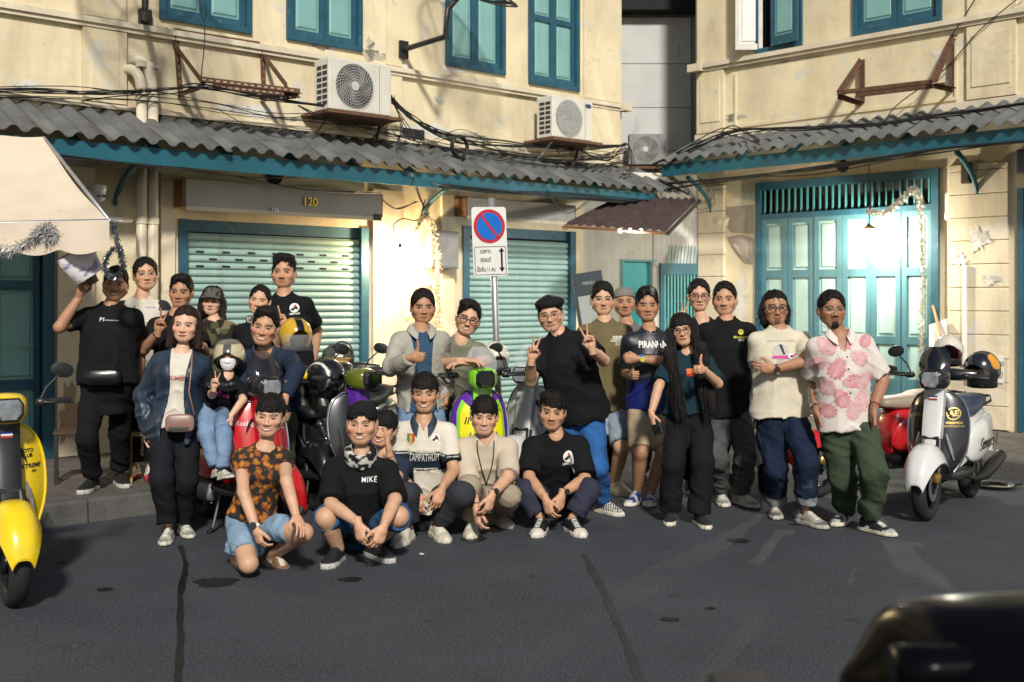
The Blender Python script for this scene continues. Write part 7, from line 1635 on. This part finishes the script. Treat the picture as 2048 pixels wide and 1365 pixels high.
# ---- bulbs
def bulb(W, px, py, off, label, power, colr, cord):
    a, z = W.px(px, py, off); t = W.thing('light_bulb', label, 'lamp', a, z, off)
    b = MB(); b.lathe([(.0,-.052),(.022,-.048),(.038,-.028),(.040,-.005),(.030,.020),(.018,.040)], 20); b.build('bulb', mat('lit_bulb_'+label[:4], colr, .3, var=0, emit=90), t, smooth=True)
    b = MB(); b.lathe([(.020,.036),(.022,.04),(.022,.085),(.006,.095)], 14); b.build('socket', M_black, t, smooth=True, angle=40)
    A = [W.px(*q) for q in cord]; b = MB(); b.tube(smoothpts([(p[0]-a, off-q[2], p[1]-z) for p, q in zip(A, cord)]+[(0,0,.09)], 24), .008, 6); b.build('cord', M_cable, t, smooth=True)
    l = bpy.data.objects.new('bulb_light', bpy.data.lights.new('bulb_light', 'POINT')); col.objects.link(l); l.data.energy = power; l.data.color = colr; l.data.shadow_soft_size = .045; l.parent = t; l.location = (0,-.0,-.06)
    return t
bulb(WL, 800, 503, .24, 'lit warm bulb hanging on cable loop beside the wide shutter', 200, (1,.72,.40), [(850,400,.08),(836,440,.18),(805,438,.28),(786,455,.32)])
sb2 = bulb(WR, 1738, 463, .42, 'lit white bulb with small shade hanging before folding doors', 240, (1,.90,.72), [(1738,330,.9),(1740,400,.6)])
b = MB(); b.lathe([(.024,.075),(.05,.06),(.10,.025)], 20); b.build('shade', mat('copper_shade', (.45,.22,.08), .4, .3), sb2, smooth=True)
tl = thing('led_strip', 'row of three small bright lamps under the tin awning', 'lamp', at(1265,462,13.75))
for k, x in enumerate((1240,1260,1284)):
    b = MB(); p = at(x, 461-(k*1), 13.72)-at(1265,462,13.75); b.lathe([(0,-.03),(.018,-.028),(.022,0),(.012,.015)], 12, tuple(p)); b.build('led', mat('white_led', (.9,.95,1), .3, var=0, emit=18), tl, smooth=True)
l = bpy.data.objects.new('led_light', bpy.data.lights.new('led_light', 'POINT')); col.objects.link(l); l.data.energy = 45; l.data.color = (.95,.98,1); l.data.shadow_soft_size = .08; l.parent = tl; l.location = (0,-.05,-.08)
# ---- tinsel
def tinsel(label, pts, m, n=700, L=.05, spread=.02, core=.008):
    P = smoothpts(pts, 60); V = []; F = []; rs = random.Random(len(label))
    for k in range(n):
        t = rs.random()*58.99; i = int(t); p = P[i].lerp(P[i+1], t-i)+Vector((rs.gauss(0,spread*.4),)*3); d = Vector((rs.gauss(0,1), rs.gauss(0,1), rs.gauss(0,1)-.2)).normalized(); s_ = d.cross(Vector((rs.random(), rs.random(), rs.random()))).normalized()*.0036; l = L*rs.uniform(.5,1.1); o = len(V)
        V += [p-s_, p+s_, p+d*l*.6+s_*.9+Vector((0,0,-.004)), p+d*l*.6-s_*.9+Vector((0,0,-.004)), p+d*l+Vector((0,0,-.012))]; F += [(o,o+1,o+2,o+3),(o+3,o+2,o+4)]
    t = thing('tinsel_garland', label, 'tinsel', tuple(P[0]*0)); b = MB(); b.add(V, F); b.build('foil_fringe', m, t); b = MB(); b.tube(P, core, 5); b.build('core_wire', m, t); return t
T_cream = mat('cream_tinsel', (.75,.70,.58), .35, .3, var=.15, vs=30); T_sil = mat('silver_tinsel', (.66,.66,.64), .3, .4, var=.3, vs=40); T_dk = mat('dark_silver_tinsel', (.22,.25,.27), .25, .8, var=.6, vs=25)
def wp(W, x, y, o): a, z = W.px(x, y, o); return W.to(a, o, z)
tinsel('cream tinsel garland looped down the wall cables beside the wide shutter', [wp(WL,832,462,.2), wp(WL,850,428,.2), wp(WL,868,470,.2), wp(WL,876,520,.22), wp(WL,872,570,.22), wp(WL,878,620,.22), wp(WL,874,690,.22)], T_cream, 2000, .06, .03)
tinsel('cream tinsel garland arched over the white bulb before the folding doors', [wp(WR,1735,421,.55), wp(WR,1772,424,.55), wp(WR,1800,400,.55), wp(WR,1826,378,.55), wp(WR,1840,405,.5), wp(WR,1843,480,.5), wp(WR,1846,580,.5), wp(WR,1842,700,.5)], T_cream, 2800, .06, .03)
tinsel('thick silver tinsel along the canvas awning edge', [at(-20,500,8.25), at(40,490,8.24), at(75,470,8.24), at(92,452,8.24), at(112,474,8.24)], T_sil, 2200, .07, .05)
tinsel('dark silver tinsel loop hanging from awning corner before raised cup', [at(226,448,8.2), at(236,490,8.18), at(243,510,8.16), at(246,536,8.16), at(232,552,8.16), at(214,544,8.16), at(212,516,8.17), at(226,496,8.18)], T_dk, 1500, .032, .014)
# ---- canvas awning at the picture edge
aw2 = thing('canvas_awning', 'cream canvas awning with scalloped edge over the panelled door', 'awning', (0,0,0))
M_canvas = mat('cream_canvas', (.62,.52,.40), .85, var=.10, vs=3, bump=.12, bs=30, dirt=((.30,.24,.2), 4, .62, .5))
G = []
for i in range(13):
    v = i/12; row = []; Lp = at(-330, 262, 9.55).lerp(at(-420, 456, 8.25), v); Rp = at(88, 275, 9.55).lerp(at(219, 441, 8.25), v)
    for j in range(21):
        u_ = j/20; p = Lp.lerp(Rp, u_); sag = -.10*math.sin(math.pi*v)*(.4+.6*math.sin(math.pi*u_*.9)); p = p+Vector((0, 0, sag+.006*math.sin(u_*26+v*6)*(1-v))); row.append(p)
    G.append(row)
b = MB(); b.sheet(G); b.build('canopy_cloth', M_canvas, aw2, smooth=True)
G = []
for j in range(61):
    u_ = j/60; p = at(-420, 456, 8.25).lerp(at(219, 441, 8.25), u_); dep = .20+.045*abs(math.sin(u_*math.pi*7.0+.3)); G.append([p+Vector((0,-.004,0)), p+Vector((0,-.012+.012*math.sin(u_*40),-dep*.5)), p+Vector((0,-.02+.02*math.sin(u_*33),-dep))])
b = MB(); b.sheet(G); b.build('scalloped_valance', M_canvas, aw2, smooth=True)
G = [];
for j in range(9):
    v = j/8; p = at(88,275,9.55).lerp(at(219,441,8.25), v); p2 = at(100,330,9.55).lerp(at(223,500,8.25), v) ; G.append([p, p2])
b = MB(); b.tube([at(219,442,8.26), at(262,441,10.9)], .022, 8); b.build('support_tube', M_galv, aw2, smooth=True)
b = MB(); b.tube([at(-420,457,8.27), at(219,442,8.27)], .016, 8); b.build('front_bar', M_galv, aw2, smooth=True)
b = MB(); b.tube([at(219,442,8.27), at(88,276,9.56)], .014, 8); b.build('hip_bar', M_galv, aw2, smooth=True)
# ---- stools, table, things on it
def stool(px, py, Y, s, h, label, m, mt):
    p = at(px, py, Y); t = thing('stool', label, 'stool', (p.x, p.y, KERB), R(20)); b = MB(); b.bbox(-s,s,-s*.8,s*.8,h-.03,h,.006); b.build('seat', mt, t)
    for sx in (-1,1):
        for sy in (-1,1): b = MB(); b.box(sx*s*.88-.014,sx*s*.88+.014,sy*s*.7-.014,sy*s*.7+.014,0,h-.031); b.build('leg', m, t)
        b = MB(); b.box(sx*s*.88-.010,sx*s*.88+.010,-s*.68,s*.68,.08,.10); b.build('rail', m, t)
    return t
stool(152, 850, 9.3, .17, .42, 'low stool with brown seat and black legs behind man with waist bag', M_black, mat('brown_seat', (.07,.04,.025), .4, var=.2))
stool(292, 900, 9.35, .14, .40, 'low wooden stool half hidden behind woman in navy bomber', mat('yellow_wood', (.42,.27,.08), .5, var=.2), mat('yellow_wood', (.42,.27,.08), .5))
tp = at(700, 737, 10.4); tb = thing('table', 'narrow dark table before the wide shutter', 'table', (tp.x, tp.y, KERB), AL); th_ = tp.z-KERB
b = MB(); b.bbox(-.55,.50,-.22,.22,th_-.03,th_,.006); b.build('table_top', mat('dark_laminate', (.05,.045,.05), .4), tb)
for sx in (-.5,.45):
    for sy in (-.18,.18): b = MB(); b.box(sx-.018,sx+.018,sy-.018,sy+.018,0,th_-.031); b.build('leg', M_black, tb)
q = at(682, 730, 10.36); t = thing('bowl', 'yellow plastic bowl on the narrow table', 'bowl', (q.x, q.y, tp.z)); b = MB(); b.lathe([(0,.002),(.055,.002),(.062,.01),(.078,.085),(.088,.088),(.088,.095),(.074,.092),(.058,.016),(0,.012)], 28); b.build('basin', mat('yellow_plastic', (.62,.38,.10), .35, var=.05), t, smooth=True, angle=50)
q = at(676, 705, 10.5); t = thing('tote_bag', 'slouched grey-green tote bag on the narrow table', 'bag', (q.x, q.y, tp.z))
def fbag(P): return np.maximum(ell(P*np.array((1,1,1)), (0,0,.09), (.155,.08,.135)), -P[:,2]+.0)+.010*vn(P*14)+.006*vn(P*30)
V, F = surf(fbag, (-.2,-.13,-.02), (.2,.13,.26), .011, 1); s_ = Soup(); s_.add(V, F, (.065,.07,.058)); s_.build('body', [M_cloth], t)
b = MB(); b.tube(smoothpts([(-.04,-.07,.20),(.05,-.09,.245),(.13,-.09,.20),(.155,-.09,.10),(.13,-.09,.08)], 20), .009, 6); b.build('strap', mat('bag_strap', (.06,.065,.055), .8), t); b = MB(); b.box(-.01,.06,-.088,-.084,.10,.135); b.build('label_patch', P_white, t)
q = at(722, 732, 10.35); t = thing('crumpled_paper', 'crumpled white paper scrap beside the yellow bowl', 'paper', (q.x, q.y, tp.z)); V, F = surf(lambda P: ell(P, (0,0,.02), (.04,.03,.02))+.008*vn(P*40), (-.06,-.05,-.01), (.06,.05,.06), .006, 1); s_ = Soup(); s_.add(V, F, (.6,.57,.5)); s_.build('scrap', [M_cloth], t)
c = on_ground(843, 1111); t = thing('paper_scrap', 'tiny white paper scrap on the asphalt before the crouching row', 'litter', (c.x, c.y, 0)); V, F = surf(lambda P: ell(P, (0,0,.008), (.02,.014,.009))+.004*vn(P*70), (-.03,-.03,-.004), (.03,.03,.025), .0035, 1); s_ = Soup(); s_.add(V, F, (.55,.5,.42)); s_.build('scrap', [M_cloth], t)
# ---- leaning menu board by the narrow shutter
p = at(1226, 700, 12.6); t = thing('display_stand', 'dark framed display stand leaning beside the narrow shutter', 'sign', (p.x, p.y, 0), R(12)); zt = CAMH+(600-541)/FPX*12.6; zb2 = CAMH-(720-600)/FPX*12.6
b = MB(); b.M = Matrix.Rotation(R(-9), 4, 'Y'); w = .17
for x in (-w, w-.03): b.box(x, x+.03, -.02, .02, 0, zt)
b.box(-w+.03, w-.03, -.018, .02, zt-.24, zt); b.box(-w+.03, w-.03, -.018, .02, zb2, zb2+.05); b.build('frame', mat('charcoal_frame', (.03,.045,.05), .5, var=.2), t)
b = MB(); b.M = Matrix.Rotation(R(-9), 4, 'Y'); b.box(-w+.03, w-.03, .0, .012, zb2+.05, zt-.24); b.build('panel', mat('dusty_panel', (.34,.36,.33), .3, var=.2, vs=3), t)
b = MB(); b.M = Matrix.Rotation(R(-9), 4, 'Y'); b.box(-w+.03, w-.03, .012, .03, .05, zb2); b.build('base_panel', mat('teal_dark_panel', (.015,.05,.06), .5, var=.2), t)
text_obj('board_lettering', 'MENU', .05, P_grey, t, Matrix.Rotation(R(-9), 4, 'Y') @ Matrix.Translation((0,-.02,zt-.12)) @ FW)
# ---- bits against the folding doors
p = wp(WR, 1870, 690, .12); t = thing('broom_handle', 'bare wooden pole leaning against folding door', 'pole', (0,0,0)); b = MB(); b.tube([wp(WR,1866,612,.04), wp(WR,1905,760,.45)], .017, 8); b.build('shaft', mat('pale_wood', (.30,.17,.08), .6, var=.2), t, smooth=True)
t = thing('leaning_panel', 'pale board leaning on the wall behind the parked white scooter', 'board', (0,0,0)); b = MB(); A = [wp(WR,1858,650,.1), wp(WR,1893,638,.1), wp(WR,1893,760,.25), wp(WR,1858,770,.25)]; b.add(A+[x+Vector((.02,.02,0)) for x in A], [(0,1,2,3),(7,6,5,4),(0,4,5,1),(1,5,6,2),(2,6,7,3),(3,7,4,0)]); b.build('panel', mat('pale_board', (.6,.58,.54), .6, var=.1), t)
t = thing('wall_notice', 'small white notice with black lettering on pilaster by scooter helmets', 'notice', wp(WR,1990,738,.06), AR); b = MB(); b.box(-.10,.10,-.006,0,-.16,.14); b.build('card', M_white, t)
text_obj('notice_lettering', 'จอง', .09, D_blk, t, Matrix.Translation((.03,-.0075,.06)) @ FW); text_obj('notice_lettering', '@', .09, D_blk, t, Matrix.Translation((.05,-.0075,-.06)) @ FW)
# ---- shallow black pan on the ground
c = on_ground(1990, 976); t = thing('drip_pan', 'shallow black pan lying on asphalt near the kerb', 'pan', (c.x, c.y, 0)); b = MB(); b.lathe([(0,.006),(.14,.006),(.165,.03),(.175,.03),(.15,0),(0,0)], 30); b.build('dish', M_gloss, t, smooth=True, angle=50); b = MB(); b.tube([(.17,0,.03),(.24,0,.035)], .01, 6); b.build('handle', M_gloss, t)
# ---- helmets
def helmet(label, pos, rz, cfun, visor=None, tilt=0, s=1.0, stripe=None):
    t = thing('helmet', label, 'helmet', tuple(pos), R(rz)); t.rotation_euler = (R(tilt), 0, R(rz)); t.scale = (s,s,s)
    key = 'HELM'
    if key not in SHC: SHC[key] = surf(helmet_f, (-.15,-.16,-.14), (.15,.18,.18), .0085, 1)
    V, F = SHC[key]; S_ = Soup(); S_.add(V, F, cfun(V)); S_.build('shell', [M_helm], t)
    b = MB(); b.lathe([(.085,-.118),(.108,-.11),(.108,-.06)], 24, (0,.02,0)); b.build('lining', M_seatb, t, smooth=True)
    if visor:
        G = []
        for i in range(7):
            ph2 = R(-52+i*13)
            G.append([(.136*math.cos(R(a_))*.98, .018+.158*math.sin(R(a_))*math.cos(ph2*.8), -.02+.142*math.sin(ph2)*.75) for a_ in range(200,341,10)])
        b = MB(); b.sheet(G); b.build('visor', visor, t, smooth=True)
    if stripe: text_obj('helmet_lettering', stripe, .03, P_white, t, Matrix.Translation((.0,-.152,.09)) @ Matrix.Rotation(R(60), 4, 'X'))
    return t
bands = lambda c1, c2, w: (lambda V: np.where((np.abs(V[:,0]) < w)[:,None], np.array(c2), np.array(c1)))
helmet('glossy gold helmet with black centre band and clear visor', at(592,676,8.95), 30, bands((.55,.33,.02), (.008,.008,.008), .032), M_clear, 0, 1.0)
helmet('black helmet with white outline resting on black scooter seat', at(655,762,8.75), 55, lambda V: np.where((np.abs(np.abs(V[:,0])-.085) < .007)[:,None], np.array((.6,.58,.52)), np.array((.010,.010,.011))), M_smoke, 8, 1.08)
helmet('cream helmet with red badge on the white scooter seat', at(990,722,9.6), 20, bands((.60,.55,.46), (.60,.55,.46), .03), M_clear, 6, 1.0)
helmet('cream open-face helmet with maroon lining near the notice', at(1897,706,9.75), -20, lambda V: np.where((np.linalg.norm(V/np.array((.128,.148,.138)), axis=1) < .93)[:,None], np.array((.10,.012,.025)), np.array((.60,.56,.48))), None, -8, .95)
helmet('black helmet with orange flashes on the white scooter seat', at(1962,745,9.45), -50, lambda V: np.where((vn(V*np.array((9,9,16)))+.3*np.abs(V[:,0])*8 > .62)[:,None], np.array((.62,.26,.02)), np.array((.012,.014,.022))), M_smoke, 0, 1.1)
# ---- things in hands
def cup(label, p, tilt, liquid, lid=True, s=1.0):
    t = thing('drink_cup', label, 'cup', tuple(p)); t.rotation_euler = (0, R(tilt), 0); t.scale = (s,s,s)
    b = MB(); b.lathe([(0,-.07),(.030,-.07),(.044,.06),(.046,.065)], 20); b.build('cup', clear('clear_plastic', (.8,.8,.8), .35), t, smooth=True)
    b = MB(); b.lathe([(0,-.066),(.028,-.066),(.0395,.035),(0,.037)], 20); b.build('drink', liquid, t, smooth=True, angle=40)
    if lid:
        b = MB(); b.lathe([(.047,.062),(.046,.075),(.036,.10),(.012,.112),(.0,.112)], 20); b.build('dome_lid', clear('clear_plastic', (.8,.8,.8), .35), t, smooth=True)
        b = MB(); b.tube([(0,0,-.02),(.012,0,.20)], .004, 6); b.build('straw', mat('orange_straw', (.55,.18,.08), .4), t)
    return t
def hand_at(k, s, d=(.075,.0,.035)):
    w, fd, th, pn = PEOPLE[k]['J']['hand'+s]; return Vector(w+fd*d[0]+th*d[1]+pn*d[2])
M_choc = mat('chocolate_drink', (.12,.055,.03), .4, var=.1); M_cof = mat('iced_coffee', (.20,.12,.07), .4, var=.2, vs=40)
cup('iced drink in clear domed cup held by tall man', hand_at('I','a'), 0, M_cof); cup('chocolate drink in clear domed cup held by man in denim jacket', hand_at('P','b'), 0, M_choc, True, 1.1)
q = hand_at('A','a'); t = thing('paper_fan', 'white and purple paper cone held up beside his head', 'paper', tuple(q+Vector((.03,-.02,.12))), 0); t.rotation_euler = (R(16), R(-30), 0); t.scale = (1.15,1.15,1.15)
b = MB(); b.lathe([(.10,-.02),(.125,.17),(.120,.17),(.096,-.018)], 24); b.build('paper_cone', mat('printed_paper', (.68,.66,.66), .6, var=.05, dirt=((.16,.10,.28), 9, .50, .85, (1,1,2))), t, smooth=True)
b = MB(); b.lathe([(.0,-.075),(.032,-.075),(.04,-.012),(0,-.012)], 16); b.build('handle_cup', mat('brown_paper_cup', (.16,.09,.06), .6), t, smooth=True, angle=40)
q = hand_at('Y','a', (.10,0,.02)); t = thing('phone', 'green-cased phone held low by man in white print tee', 'phone', tuple(q)); t.rotation_euler = (R(-12), R(-24), R(10)); b = MB(); b.bbox(-.036,.036,-.005,.005,-.085,.065,.004); b.build('case', mat('green_case', (.07,.13,.02), .4), t)
b = MB(); b.box(-.030,.030,-.0072,-.0052,-.078,.058); b.build('screen', M_gloss, t)
q = hand_at('V','a', (.10,.0,.03)); t = thing('camera', 'compact black camera hanging from hand of long-haired girl', 'camera', tuple(q)); t.rotation_euler = (0, R(72), R(-30)); b = MB(); b.bbox(-.06,.06,-.022,.022,-.036,.036,.006); b.build('body', M_plast, t); b = MB(); b.lathe([(0,-.06),(.026,-.06),(.03,-.022)], 20, (.01,0,0), 'y'); b.build('lens', M_gloss, t, smooth=True, angle=40); b = MB(); b.bbox(-.025,.02,-.018,.018,.0361,.05,.004); b.build('viewfinder', M_plast, t)
# ================================================================ child, accessories
def mask_wear(X):
    V, F = fan([(-.058,-.012),(-.03,-.004),(0,.002),(.03,-.004),(.058,-.012),(.060,-.05),(.045,-.085),(.02,-.105),(-.02,-.105),(-.045,-.085),(-.060,-.05)], 5); W = project(X['fh'], V, .006)
    W[:,1] = np.minimum(W[:,1], -.088+.9*V[:,0]**2*14*.6+.0*V[:,1])-.010*np.exp(-(V[:,0]/.04)**2-((V[:,1]+.045)/.045)**2); b = MB(); b.add([X['toW'](p) for p in W], F); b.build('face_mask', mat('white_mask', (.72,.72,.72), .7, var=.04, bump=.1, bs=60), X['root'], smooth=True)
def kid_helmet(X):
    V, F = surf(lambda P: helmet_f(P*.93), (-.17,-.18,-.16), (.17,.20,.20), .0085, 1); s = Soup(); C = np.tile(np.array((.55,.47,.28)), (len(V),1)); C[(np.abs(V[:,0]) < .035)] = (.02,.02,.02); C[V[:,2] > .135] = (.10,.08,.05)
    C[np.linalg.norm(V*.93/np.array((.128,.148,.138)), axis=1) < .93] = (.015,.015,.016)
    s.add(X['hc']+((V+np.array((0,.005,-.022)))*np.array((1.0,1,1))*X['hs'])@X['HR'].T-X['off'], F, C); o = s.build('crash_helmet', [M_helm], X['root'])
    G = []
    for i in range(7):
        ph2 = R(24+i*8); G.append([X['toW']((.135*math.cos(R(a_))*math.cos(ph2*.8), .015+.178*math.sin(R(a_))*math.cos(ph2), -.02+.178*math.sin(ph2))) for a_ in range(200,341,10)])
    b = MB(); b.sheet(G); b.build('visor', clear('clear_visor', (.55,.52,.48), .12), o, smooth=True)
person('F', 'small child in cream helmet and white face mask astride the red scooter', dict(H=1.06, pel=(428,812,7.98), neck=(454,755,-.06), head=(455,716,-.04), look=(6,4,0), hs=1.28, yaw=14, skin='pale', face=dict(), hair=dict(t=.008, top=.0, line=.05, fringe=.022, side=-.03, back=-.05, n=120), sw=1.1, wide=1.1,
    ea=(424,790,-1), wa=(428,778,-1), ha=('peace', (.15,-.2,1), (.2,-1,0)), eb=(486,800,-1), wb=(462,832,-1), hb=('grip', (.1,-.3,-1), (-1,0,0)), ka=(412,872,7.72), kb=(448,868,7.58), fa=(432,940,'Y',7.62), fb=(445,944,'Y',7.48),
    wear=[bottom((.16,.24,.36), .020, .026, cut=.95, mat_=M_denim), top(BLK, -.15, .8, .020, sg=.024, prints=[chest_text('D', -.03, -.12, .07, P_pink, .02), chest_text('oll', .03, -.12, .05, P_pink, .02)]), kid_helmet, mask_wear, shoes('kid', ((30,-12),(36,-12)), **SN['kid'])]))
# waist bag
def part_box(X, name, c, size, m, rz=0, r=.02, bend=0):
    b = MB(); c = Vector(c)-Vector(X['off']); b.M = Matrix.Translation(c) @ Matrix.Rotation(R(rz), 4, 'Z'); w, d, h = size
    b.loft([[(x, y, z) for x, z in sel(w*k, h*k, 24, 4)] for y, k in ((-d,.86),(-d*.7,1),(d*.7,1),(d,.9))]); return b.build(name, m, X['root'], smooth=True, angle=50)
X = PEOPLE['A']; p = X['pel']+X['up']*.035+X['fwd']*.185; part_box(X, 'waist_bag', p, (.135,.045,.062), M_leather if False else mat('black_leather', (.008,.008,.009), .28, var=.2, coat=.2), 8)
b = MB(); c0 = X['pel']+X['up']*.05-X['off']; b.tube([tuple(c0+(X['lat']*math.cos(2*math.pi*k/30)*.205+X['back']*math.sin(2*math.pi*k/30)*.172)) for k in range(31)], .012, 6, cap=False); b.build('belt_strap', M_plast, X['root'], smooth=True)
# purse of the woman in the bomber
X = PEOPLE['D']; p = X['pel']+X['up']*.01+X['fwd']*.19+X['lat']*.045; pr = part_box(X, 'crossbody_purse', p, (.094,.026,.060), mat('rose_leather', (.24,.135,.105), .4, var=.1, vs=6), 10)
b = MB(); b.M = Matrix.Translation(Vector(p-X['off'])+Vector(X['fwd'])*.031) @ Matrix.Rotation(R(10), 4, 'Z'); b.bbox(-.07,.06,-.002,.002,-.045,-.025,.001); b.build('purse_panel', mat('green_panel', (.03,.05,.04), .4), pr)
st = [p+X['lat']*.09+X['up']*.06, X['nk']-X['up']*.28+X['lat']*.085+X['fwd']*.165, X['nk']-X['up']*.12+X['lat']*.085+X['fwd']*.145, X['nk']-X['up']*.02+X['lat']*.075+X['fwd']*.05]
b = MB(); b.tube([tuple(v-X['off']) for v in st], .006, 6); b.build('purse_strap', mat('rose_leather', (.30,.16,.12), .35), X['root'], smooth=True)
# neck scarf
X = PEOPLE['K']; nk_, u2, f2 = X['nk'], X['up'], X['fwd']
def fs(P):
    q = P-(nk_+u2*.015+f2*.012); z = q@u2; x = q@X['lat']; y = q@X['back']; r = np.hypot(x, y*1.05); return np.hypot(r-.078-.02*np.clip(-z*6,0,1), (z+.4*np.clip(-y,0,.2)*.6)*.55)-.026+.006*vn(P*26)
V, F = surf(fs, nk_-.16, nk_+.14, .0085, 1); s = Soup(); s.add(V-X['off'], F, np.where((vn(V*48) > .08)[:,None], np.array((.50,.48,.44)), np.array((.012,.012,.013)))); s.build('neck_scarf', [M_cloth], X['root'])
# neck cord
X = PEOPLE['N']; pts = np.array([(-.062,-.01),(-.058,-.08),(-.035,-.18),(-.005,-.30),(.0,-.33),(.005,-.30),(.04,-.18),(.055,-.08),(.058,-.01)]); W = drape(X, X['shirt'], np.array([(float(a), float(b_)) for a, b_ in cr(pts, 30)]), .005)
b = MB(); b.tube([tuple(v-X['off']) for v in W], .0042, 5); b.build('neck_cord', P_black, X['root'])
# shoulder strap
X = PEOPLE['U']; W = drape(X, X['shirt'], np.array([(.115-.19*k/20, -.03-.30*k/20) for k in range(21)]), .004); b = MB(); wv = X['lat']*.018+X['up']*.010
b.sheet([[tuple(v-wv-X['off']), tuple(v+wv-X['off'])] for v in W]); b.build('shoulder_strap', mat('black_webbing', (.012,.012,.013), .6), X['root'])
# beard of the man in the beret, scarf of the woman with tied hair, forearm tattoo
X = PEOPLE['R']; V, F = surf(lambda P: smin(cap(P, (0,-.075,-.095), (0,-.080,-.135), .014, .006), ell(P, (0,-.073,-.092), (.020,.014,.012)), .01)+.003*vn(P*np.array((120,60,30))), (-.05,-.12,-.16), (.05,-.03,-.06), .004, 1); s = Soup(); s.add(np.array([X['toW'](p) for p in V]), F, (.16,.14,.12)); s.build('beard', [M_hair], X['root'])
X = PEOPLE['Z']; V, F = surf(lambda P: ell(P, (0,-.074,-.098), (.026,.018,.026))+.003*vn(P*np.array((140,60,40))), (-.05,-.12,-.14), (.05,-.03,-.06), .004, 1); s = Soup(); s.add(np.array([X['toW'](p) for p in V]), F, HAIRC); s.build('beard', [M_hair], X['root'])
X = PEOPLE['H']; V, F = surf(lambda P: np.hypot(np.hypot((P-X['nk'])@X['lat'], (P-X['nk'])@X['back'])-.075, ((P-X['nk'])@X['up'])*.6)-.022+.005*vn(P*30), X['nk']-.13, X['nk']+.13, .009, 1); s = Soup(); s.add(V-X['off'], F, np.where((vn(V*50) > .1)[:,None], np.array((.45,.43,.38)), np.array((.05,.05,.05)))); s.build('neck_scarf', [M_cloth], X['root'])
# ================================================================ motorcycle close to the camera, cut by the picture edge
mo = thing('motorcycle', 'black motorcycle very close to the viewer at the lower corner', 'motorcycle', (1.05, 2.05, 0))
M_bk = mat('black_fairing', (.003,.003,.004), .22, var=.1, spec=.06)
def MP(px, py, Y): return at(px, py, Y)-Vector((1.05,2.05,0))
top_l = [(1688,1348,2.15),(1725,1310,2.12),(1760,1265,2.08),(1800,1225,2.02),(1850,1212,1.98),(1930,1204,1.95),(2048,1196,1.92),(2300,1190,1.90)]
rings = []
for i, (x, y, Y) in enumerate(top_l):
    c = MP(x, y, Y); h = .02+.035*min(i,5); d = .03+.05*min(i,5); n = 18
    rings.append([(c.x+.0*math.cos(2*math.pi*k/n), c.y+d*math.cos(2*math.pi*k/n), c.z-h+h*math.sin(2*math.pi*k/n)) for k in range(n)])
b = MB(); b.loft(rings); b.build('cowl', M_bk, mo, smooth=True, angle=60)
b = MB(); b.loft([[(MP(1790+k*70, 1335-3*k, 1.85).x, MP(0,0,1.85).y+.05*math.cos(a), MP(1790, 1335-3*k, 1.85).z+.035*math.sin(a)) for a in [2*math.pi*q/12 for q in range(12)]] for k in range(7)]); b.build('side_panel', M_bk, mo, smooth=True)
b = MB(); b.bbox(.0,.85,-.15,.25,.45,.92,.08); b.build('tank', M_bk, mo)
for y, nm in ((-.62,'rear_wheel'),(.75,'front_wheel')):
    b = MB(); b.lathe([(.20,-.05),(.27,-.06),(.30,-.03),(.305,0),(.30,.03),(.27,.06),(.20,.05)], 32, (.45+.0,y,.305), 'x'); b.build(nm, M_tyre, mo, smooth=True)
    b = MB(); b.lathe([(.21,-.04),(.19,-.02),(.19,.02),(.21,.04)], 28, (.45,y,.305), 'x'); b.tube([(.45,y-.2,.305),(.45,y+.2,.305)], .03, 6); b.tube([(.45,y,.105),(.45,y,.505)], .03, 6); b.build('rim', M_rim, mo, smooth=True)
b = MB(); b.bbox(.25,.65,-.55,.55,.32,.58,.05); b.build('engine', M_alloy, mo)
bx = at(1482, 1375, 2.3); t = thing('dark_box', 'small dark box barely showing at the bottom edge', 'box', (bx.x, bx.y, 0)); b = MB(); b.bbox(-.06,.06,-.05,.05,0,bx.z+.02,.008); b.build('box', M_plast, t); b = MB(); b.box(-.055,-.02,-.052,-.0505,bx.z-.06,bx.z+.01); b.build('label_strip', mat('teal_label', (.01,.10,.14), .4), t)

# loose locks over the long hair of the girl
X = PEOPLE['V']; rs = random.Random(5); Sv = Soup()
for k in range(340):
    sd = -1 if k % 2 else 1; x0 = sd*rs.uniform(.060,.105); x1 = sd*rs.uniform(.050,.135); zend = -rs.uniform(.42,.76); y1 = -rs.uniform(.16,.235); pts = []
    for t in (0,.2,.4,.6,.8,1): pts.append(np.array((x0+(x1-x0)*t+.006*math.sin(t*7+k), -.045-rs.uniform(.0,.012)+(y1+.045)*min(1,t*1.7)**.8, .03+(zend-.03)*t)))
    V = []; w = rs.uniform(.0014,.0030)
    for i, p in enumerate(pts): ww = w*(1 if i < 4 else (.7 if i == 4 else .1)); V += [X['toW'](p-np.array((ww,0,0))), X['toW'](p+np.array((ww,0,0)))]
    Sv.add(np.array(V), [(2*i,2*i+1,2*i+3,2*i+2) for i in range(5)], np.array(HAIRC)*rs.uniform(.6,1.6))
Sv.build('hair_locks', [M_hair], X['root'])
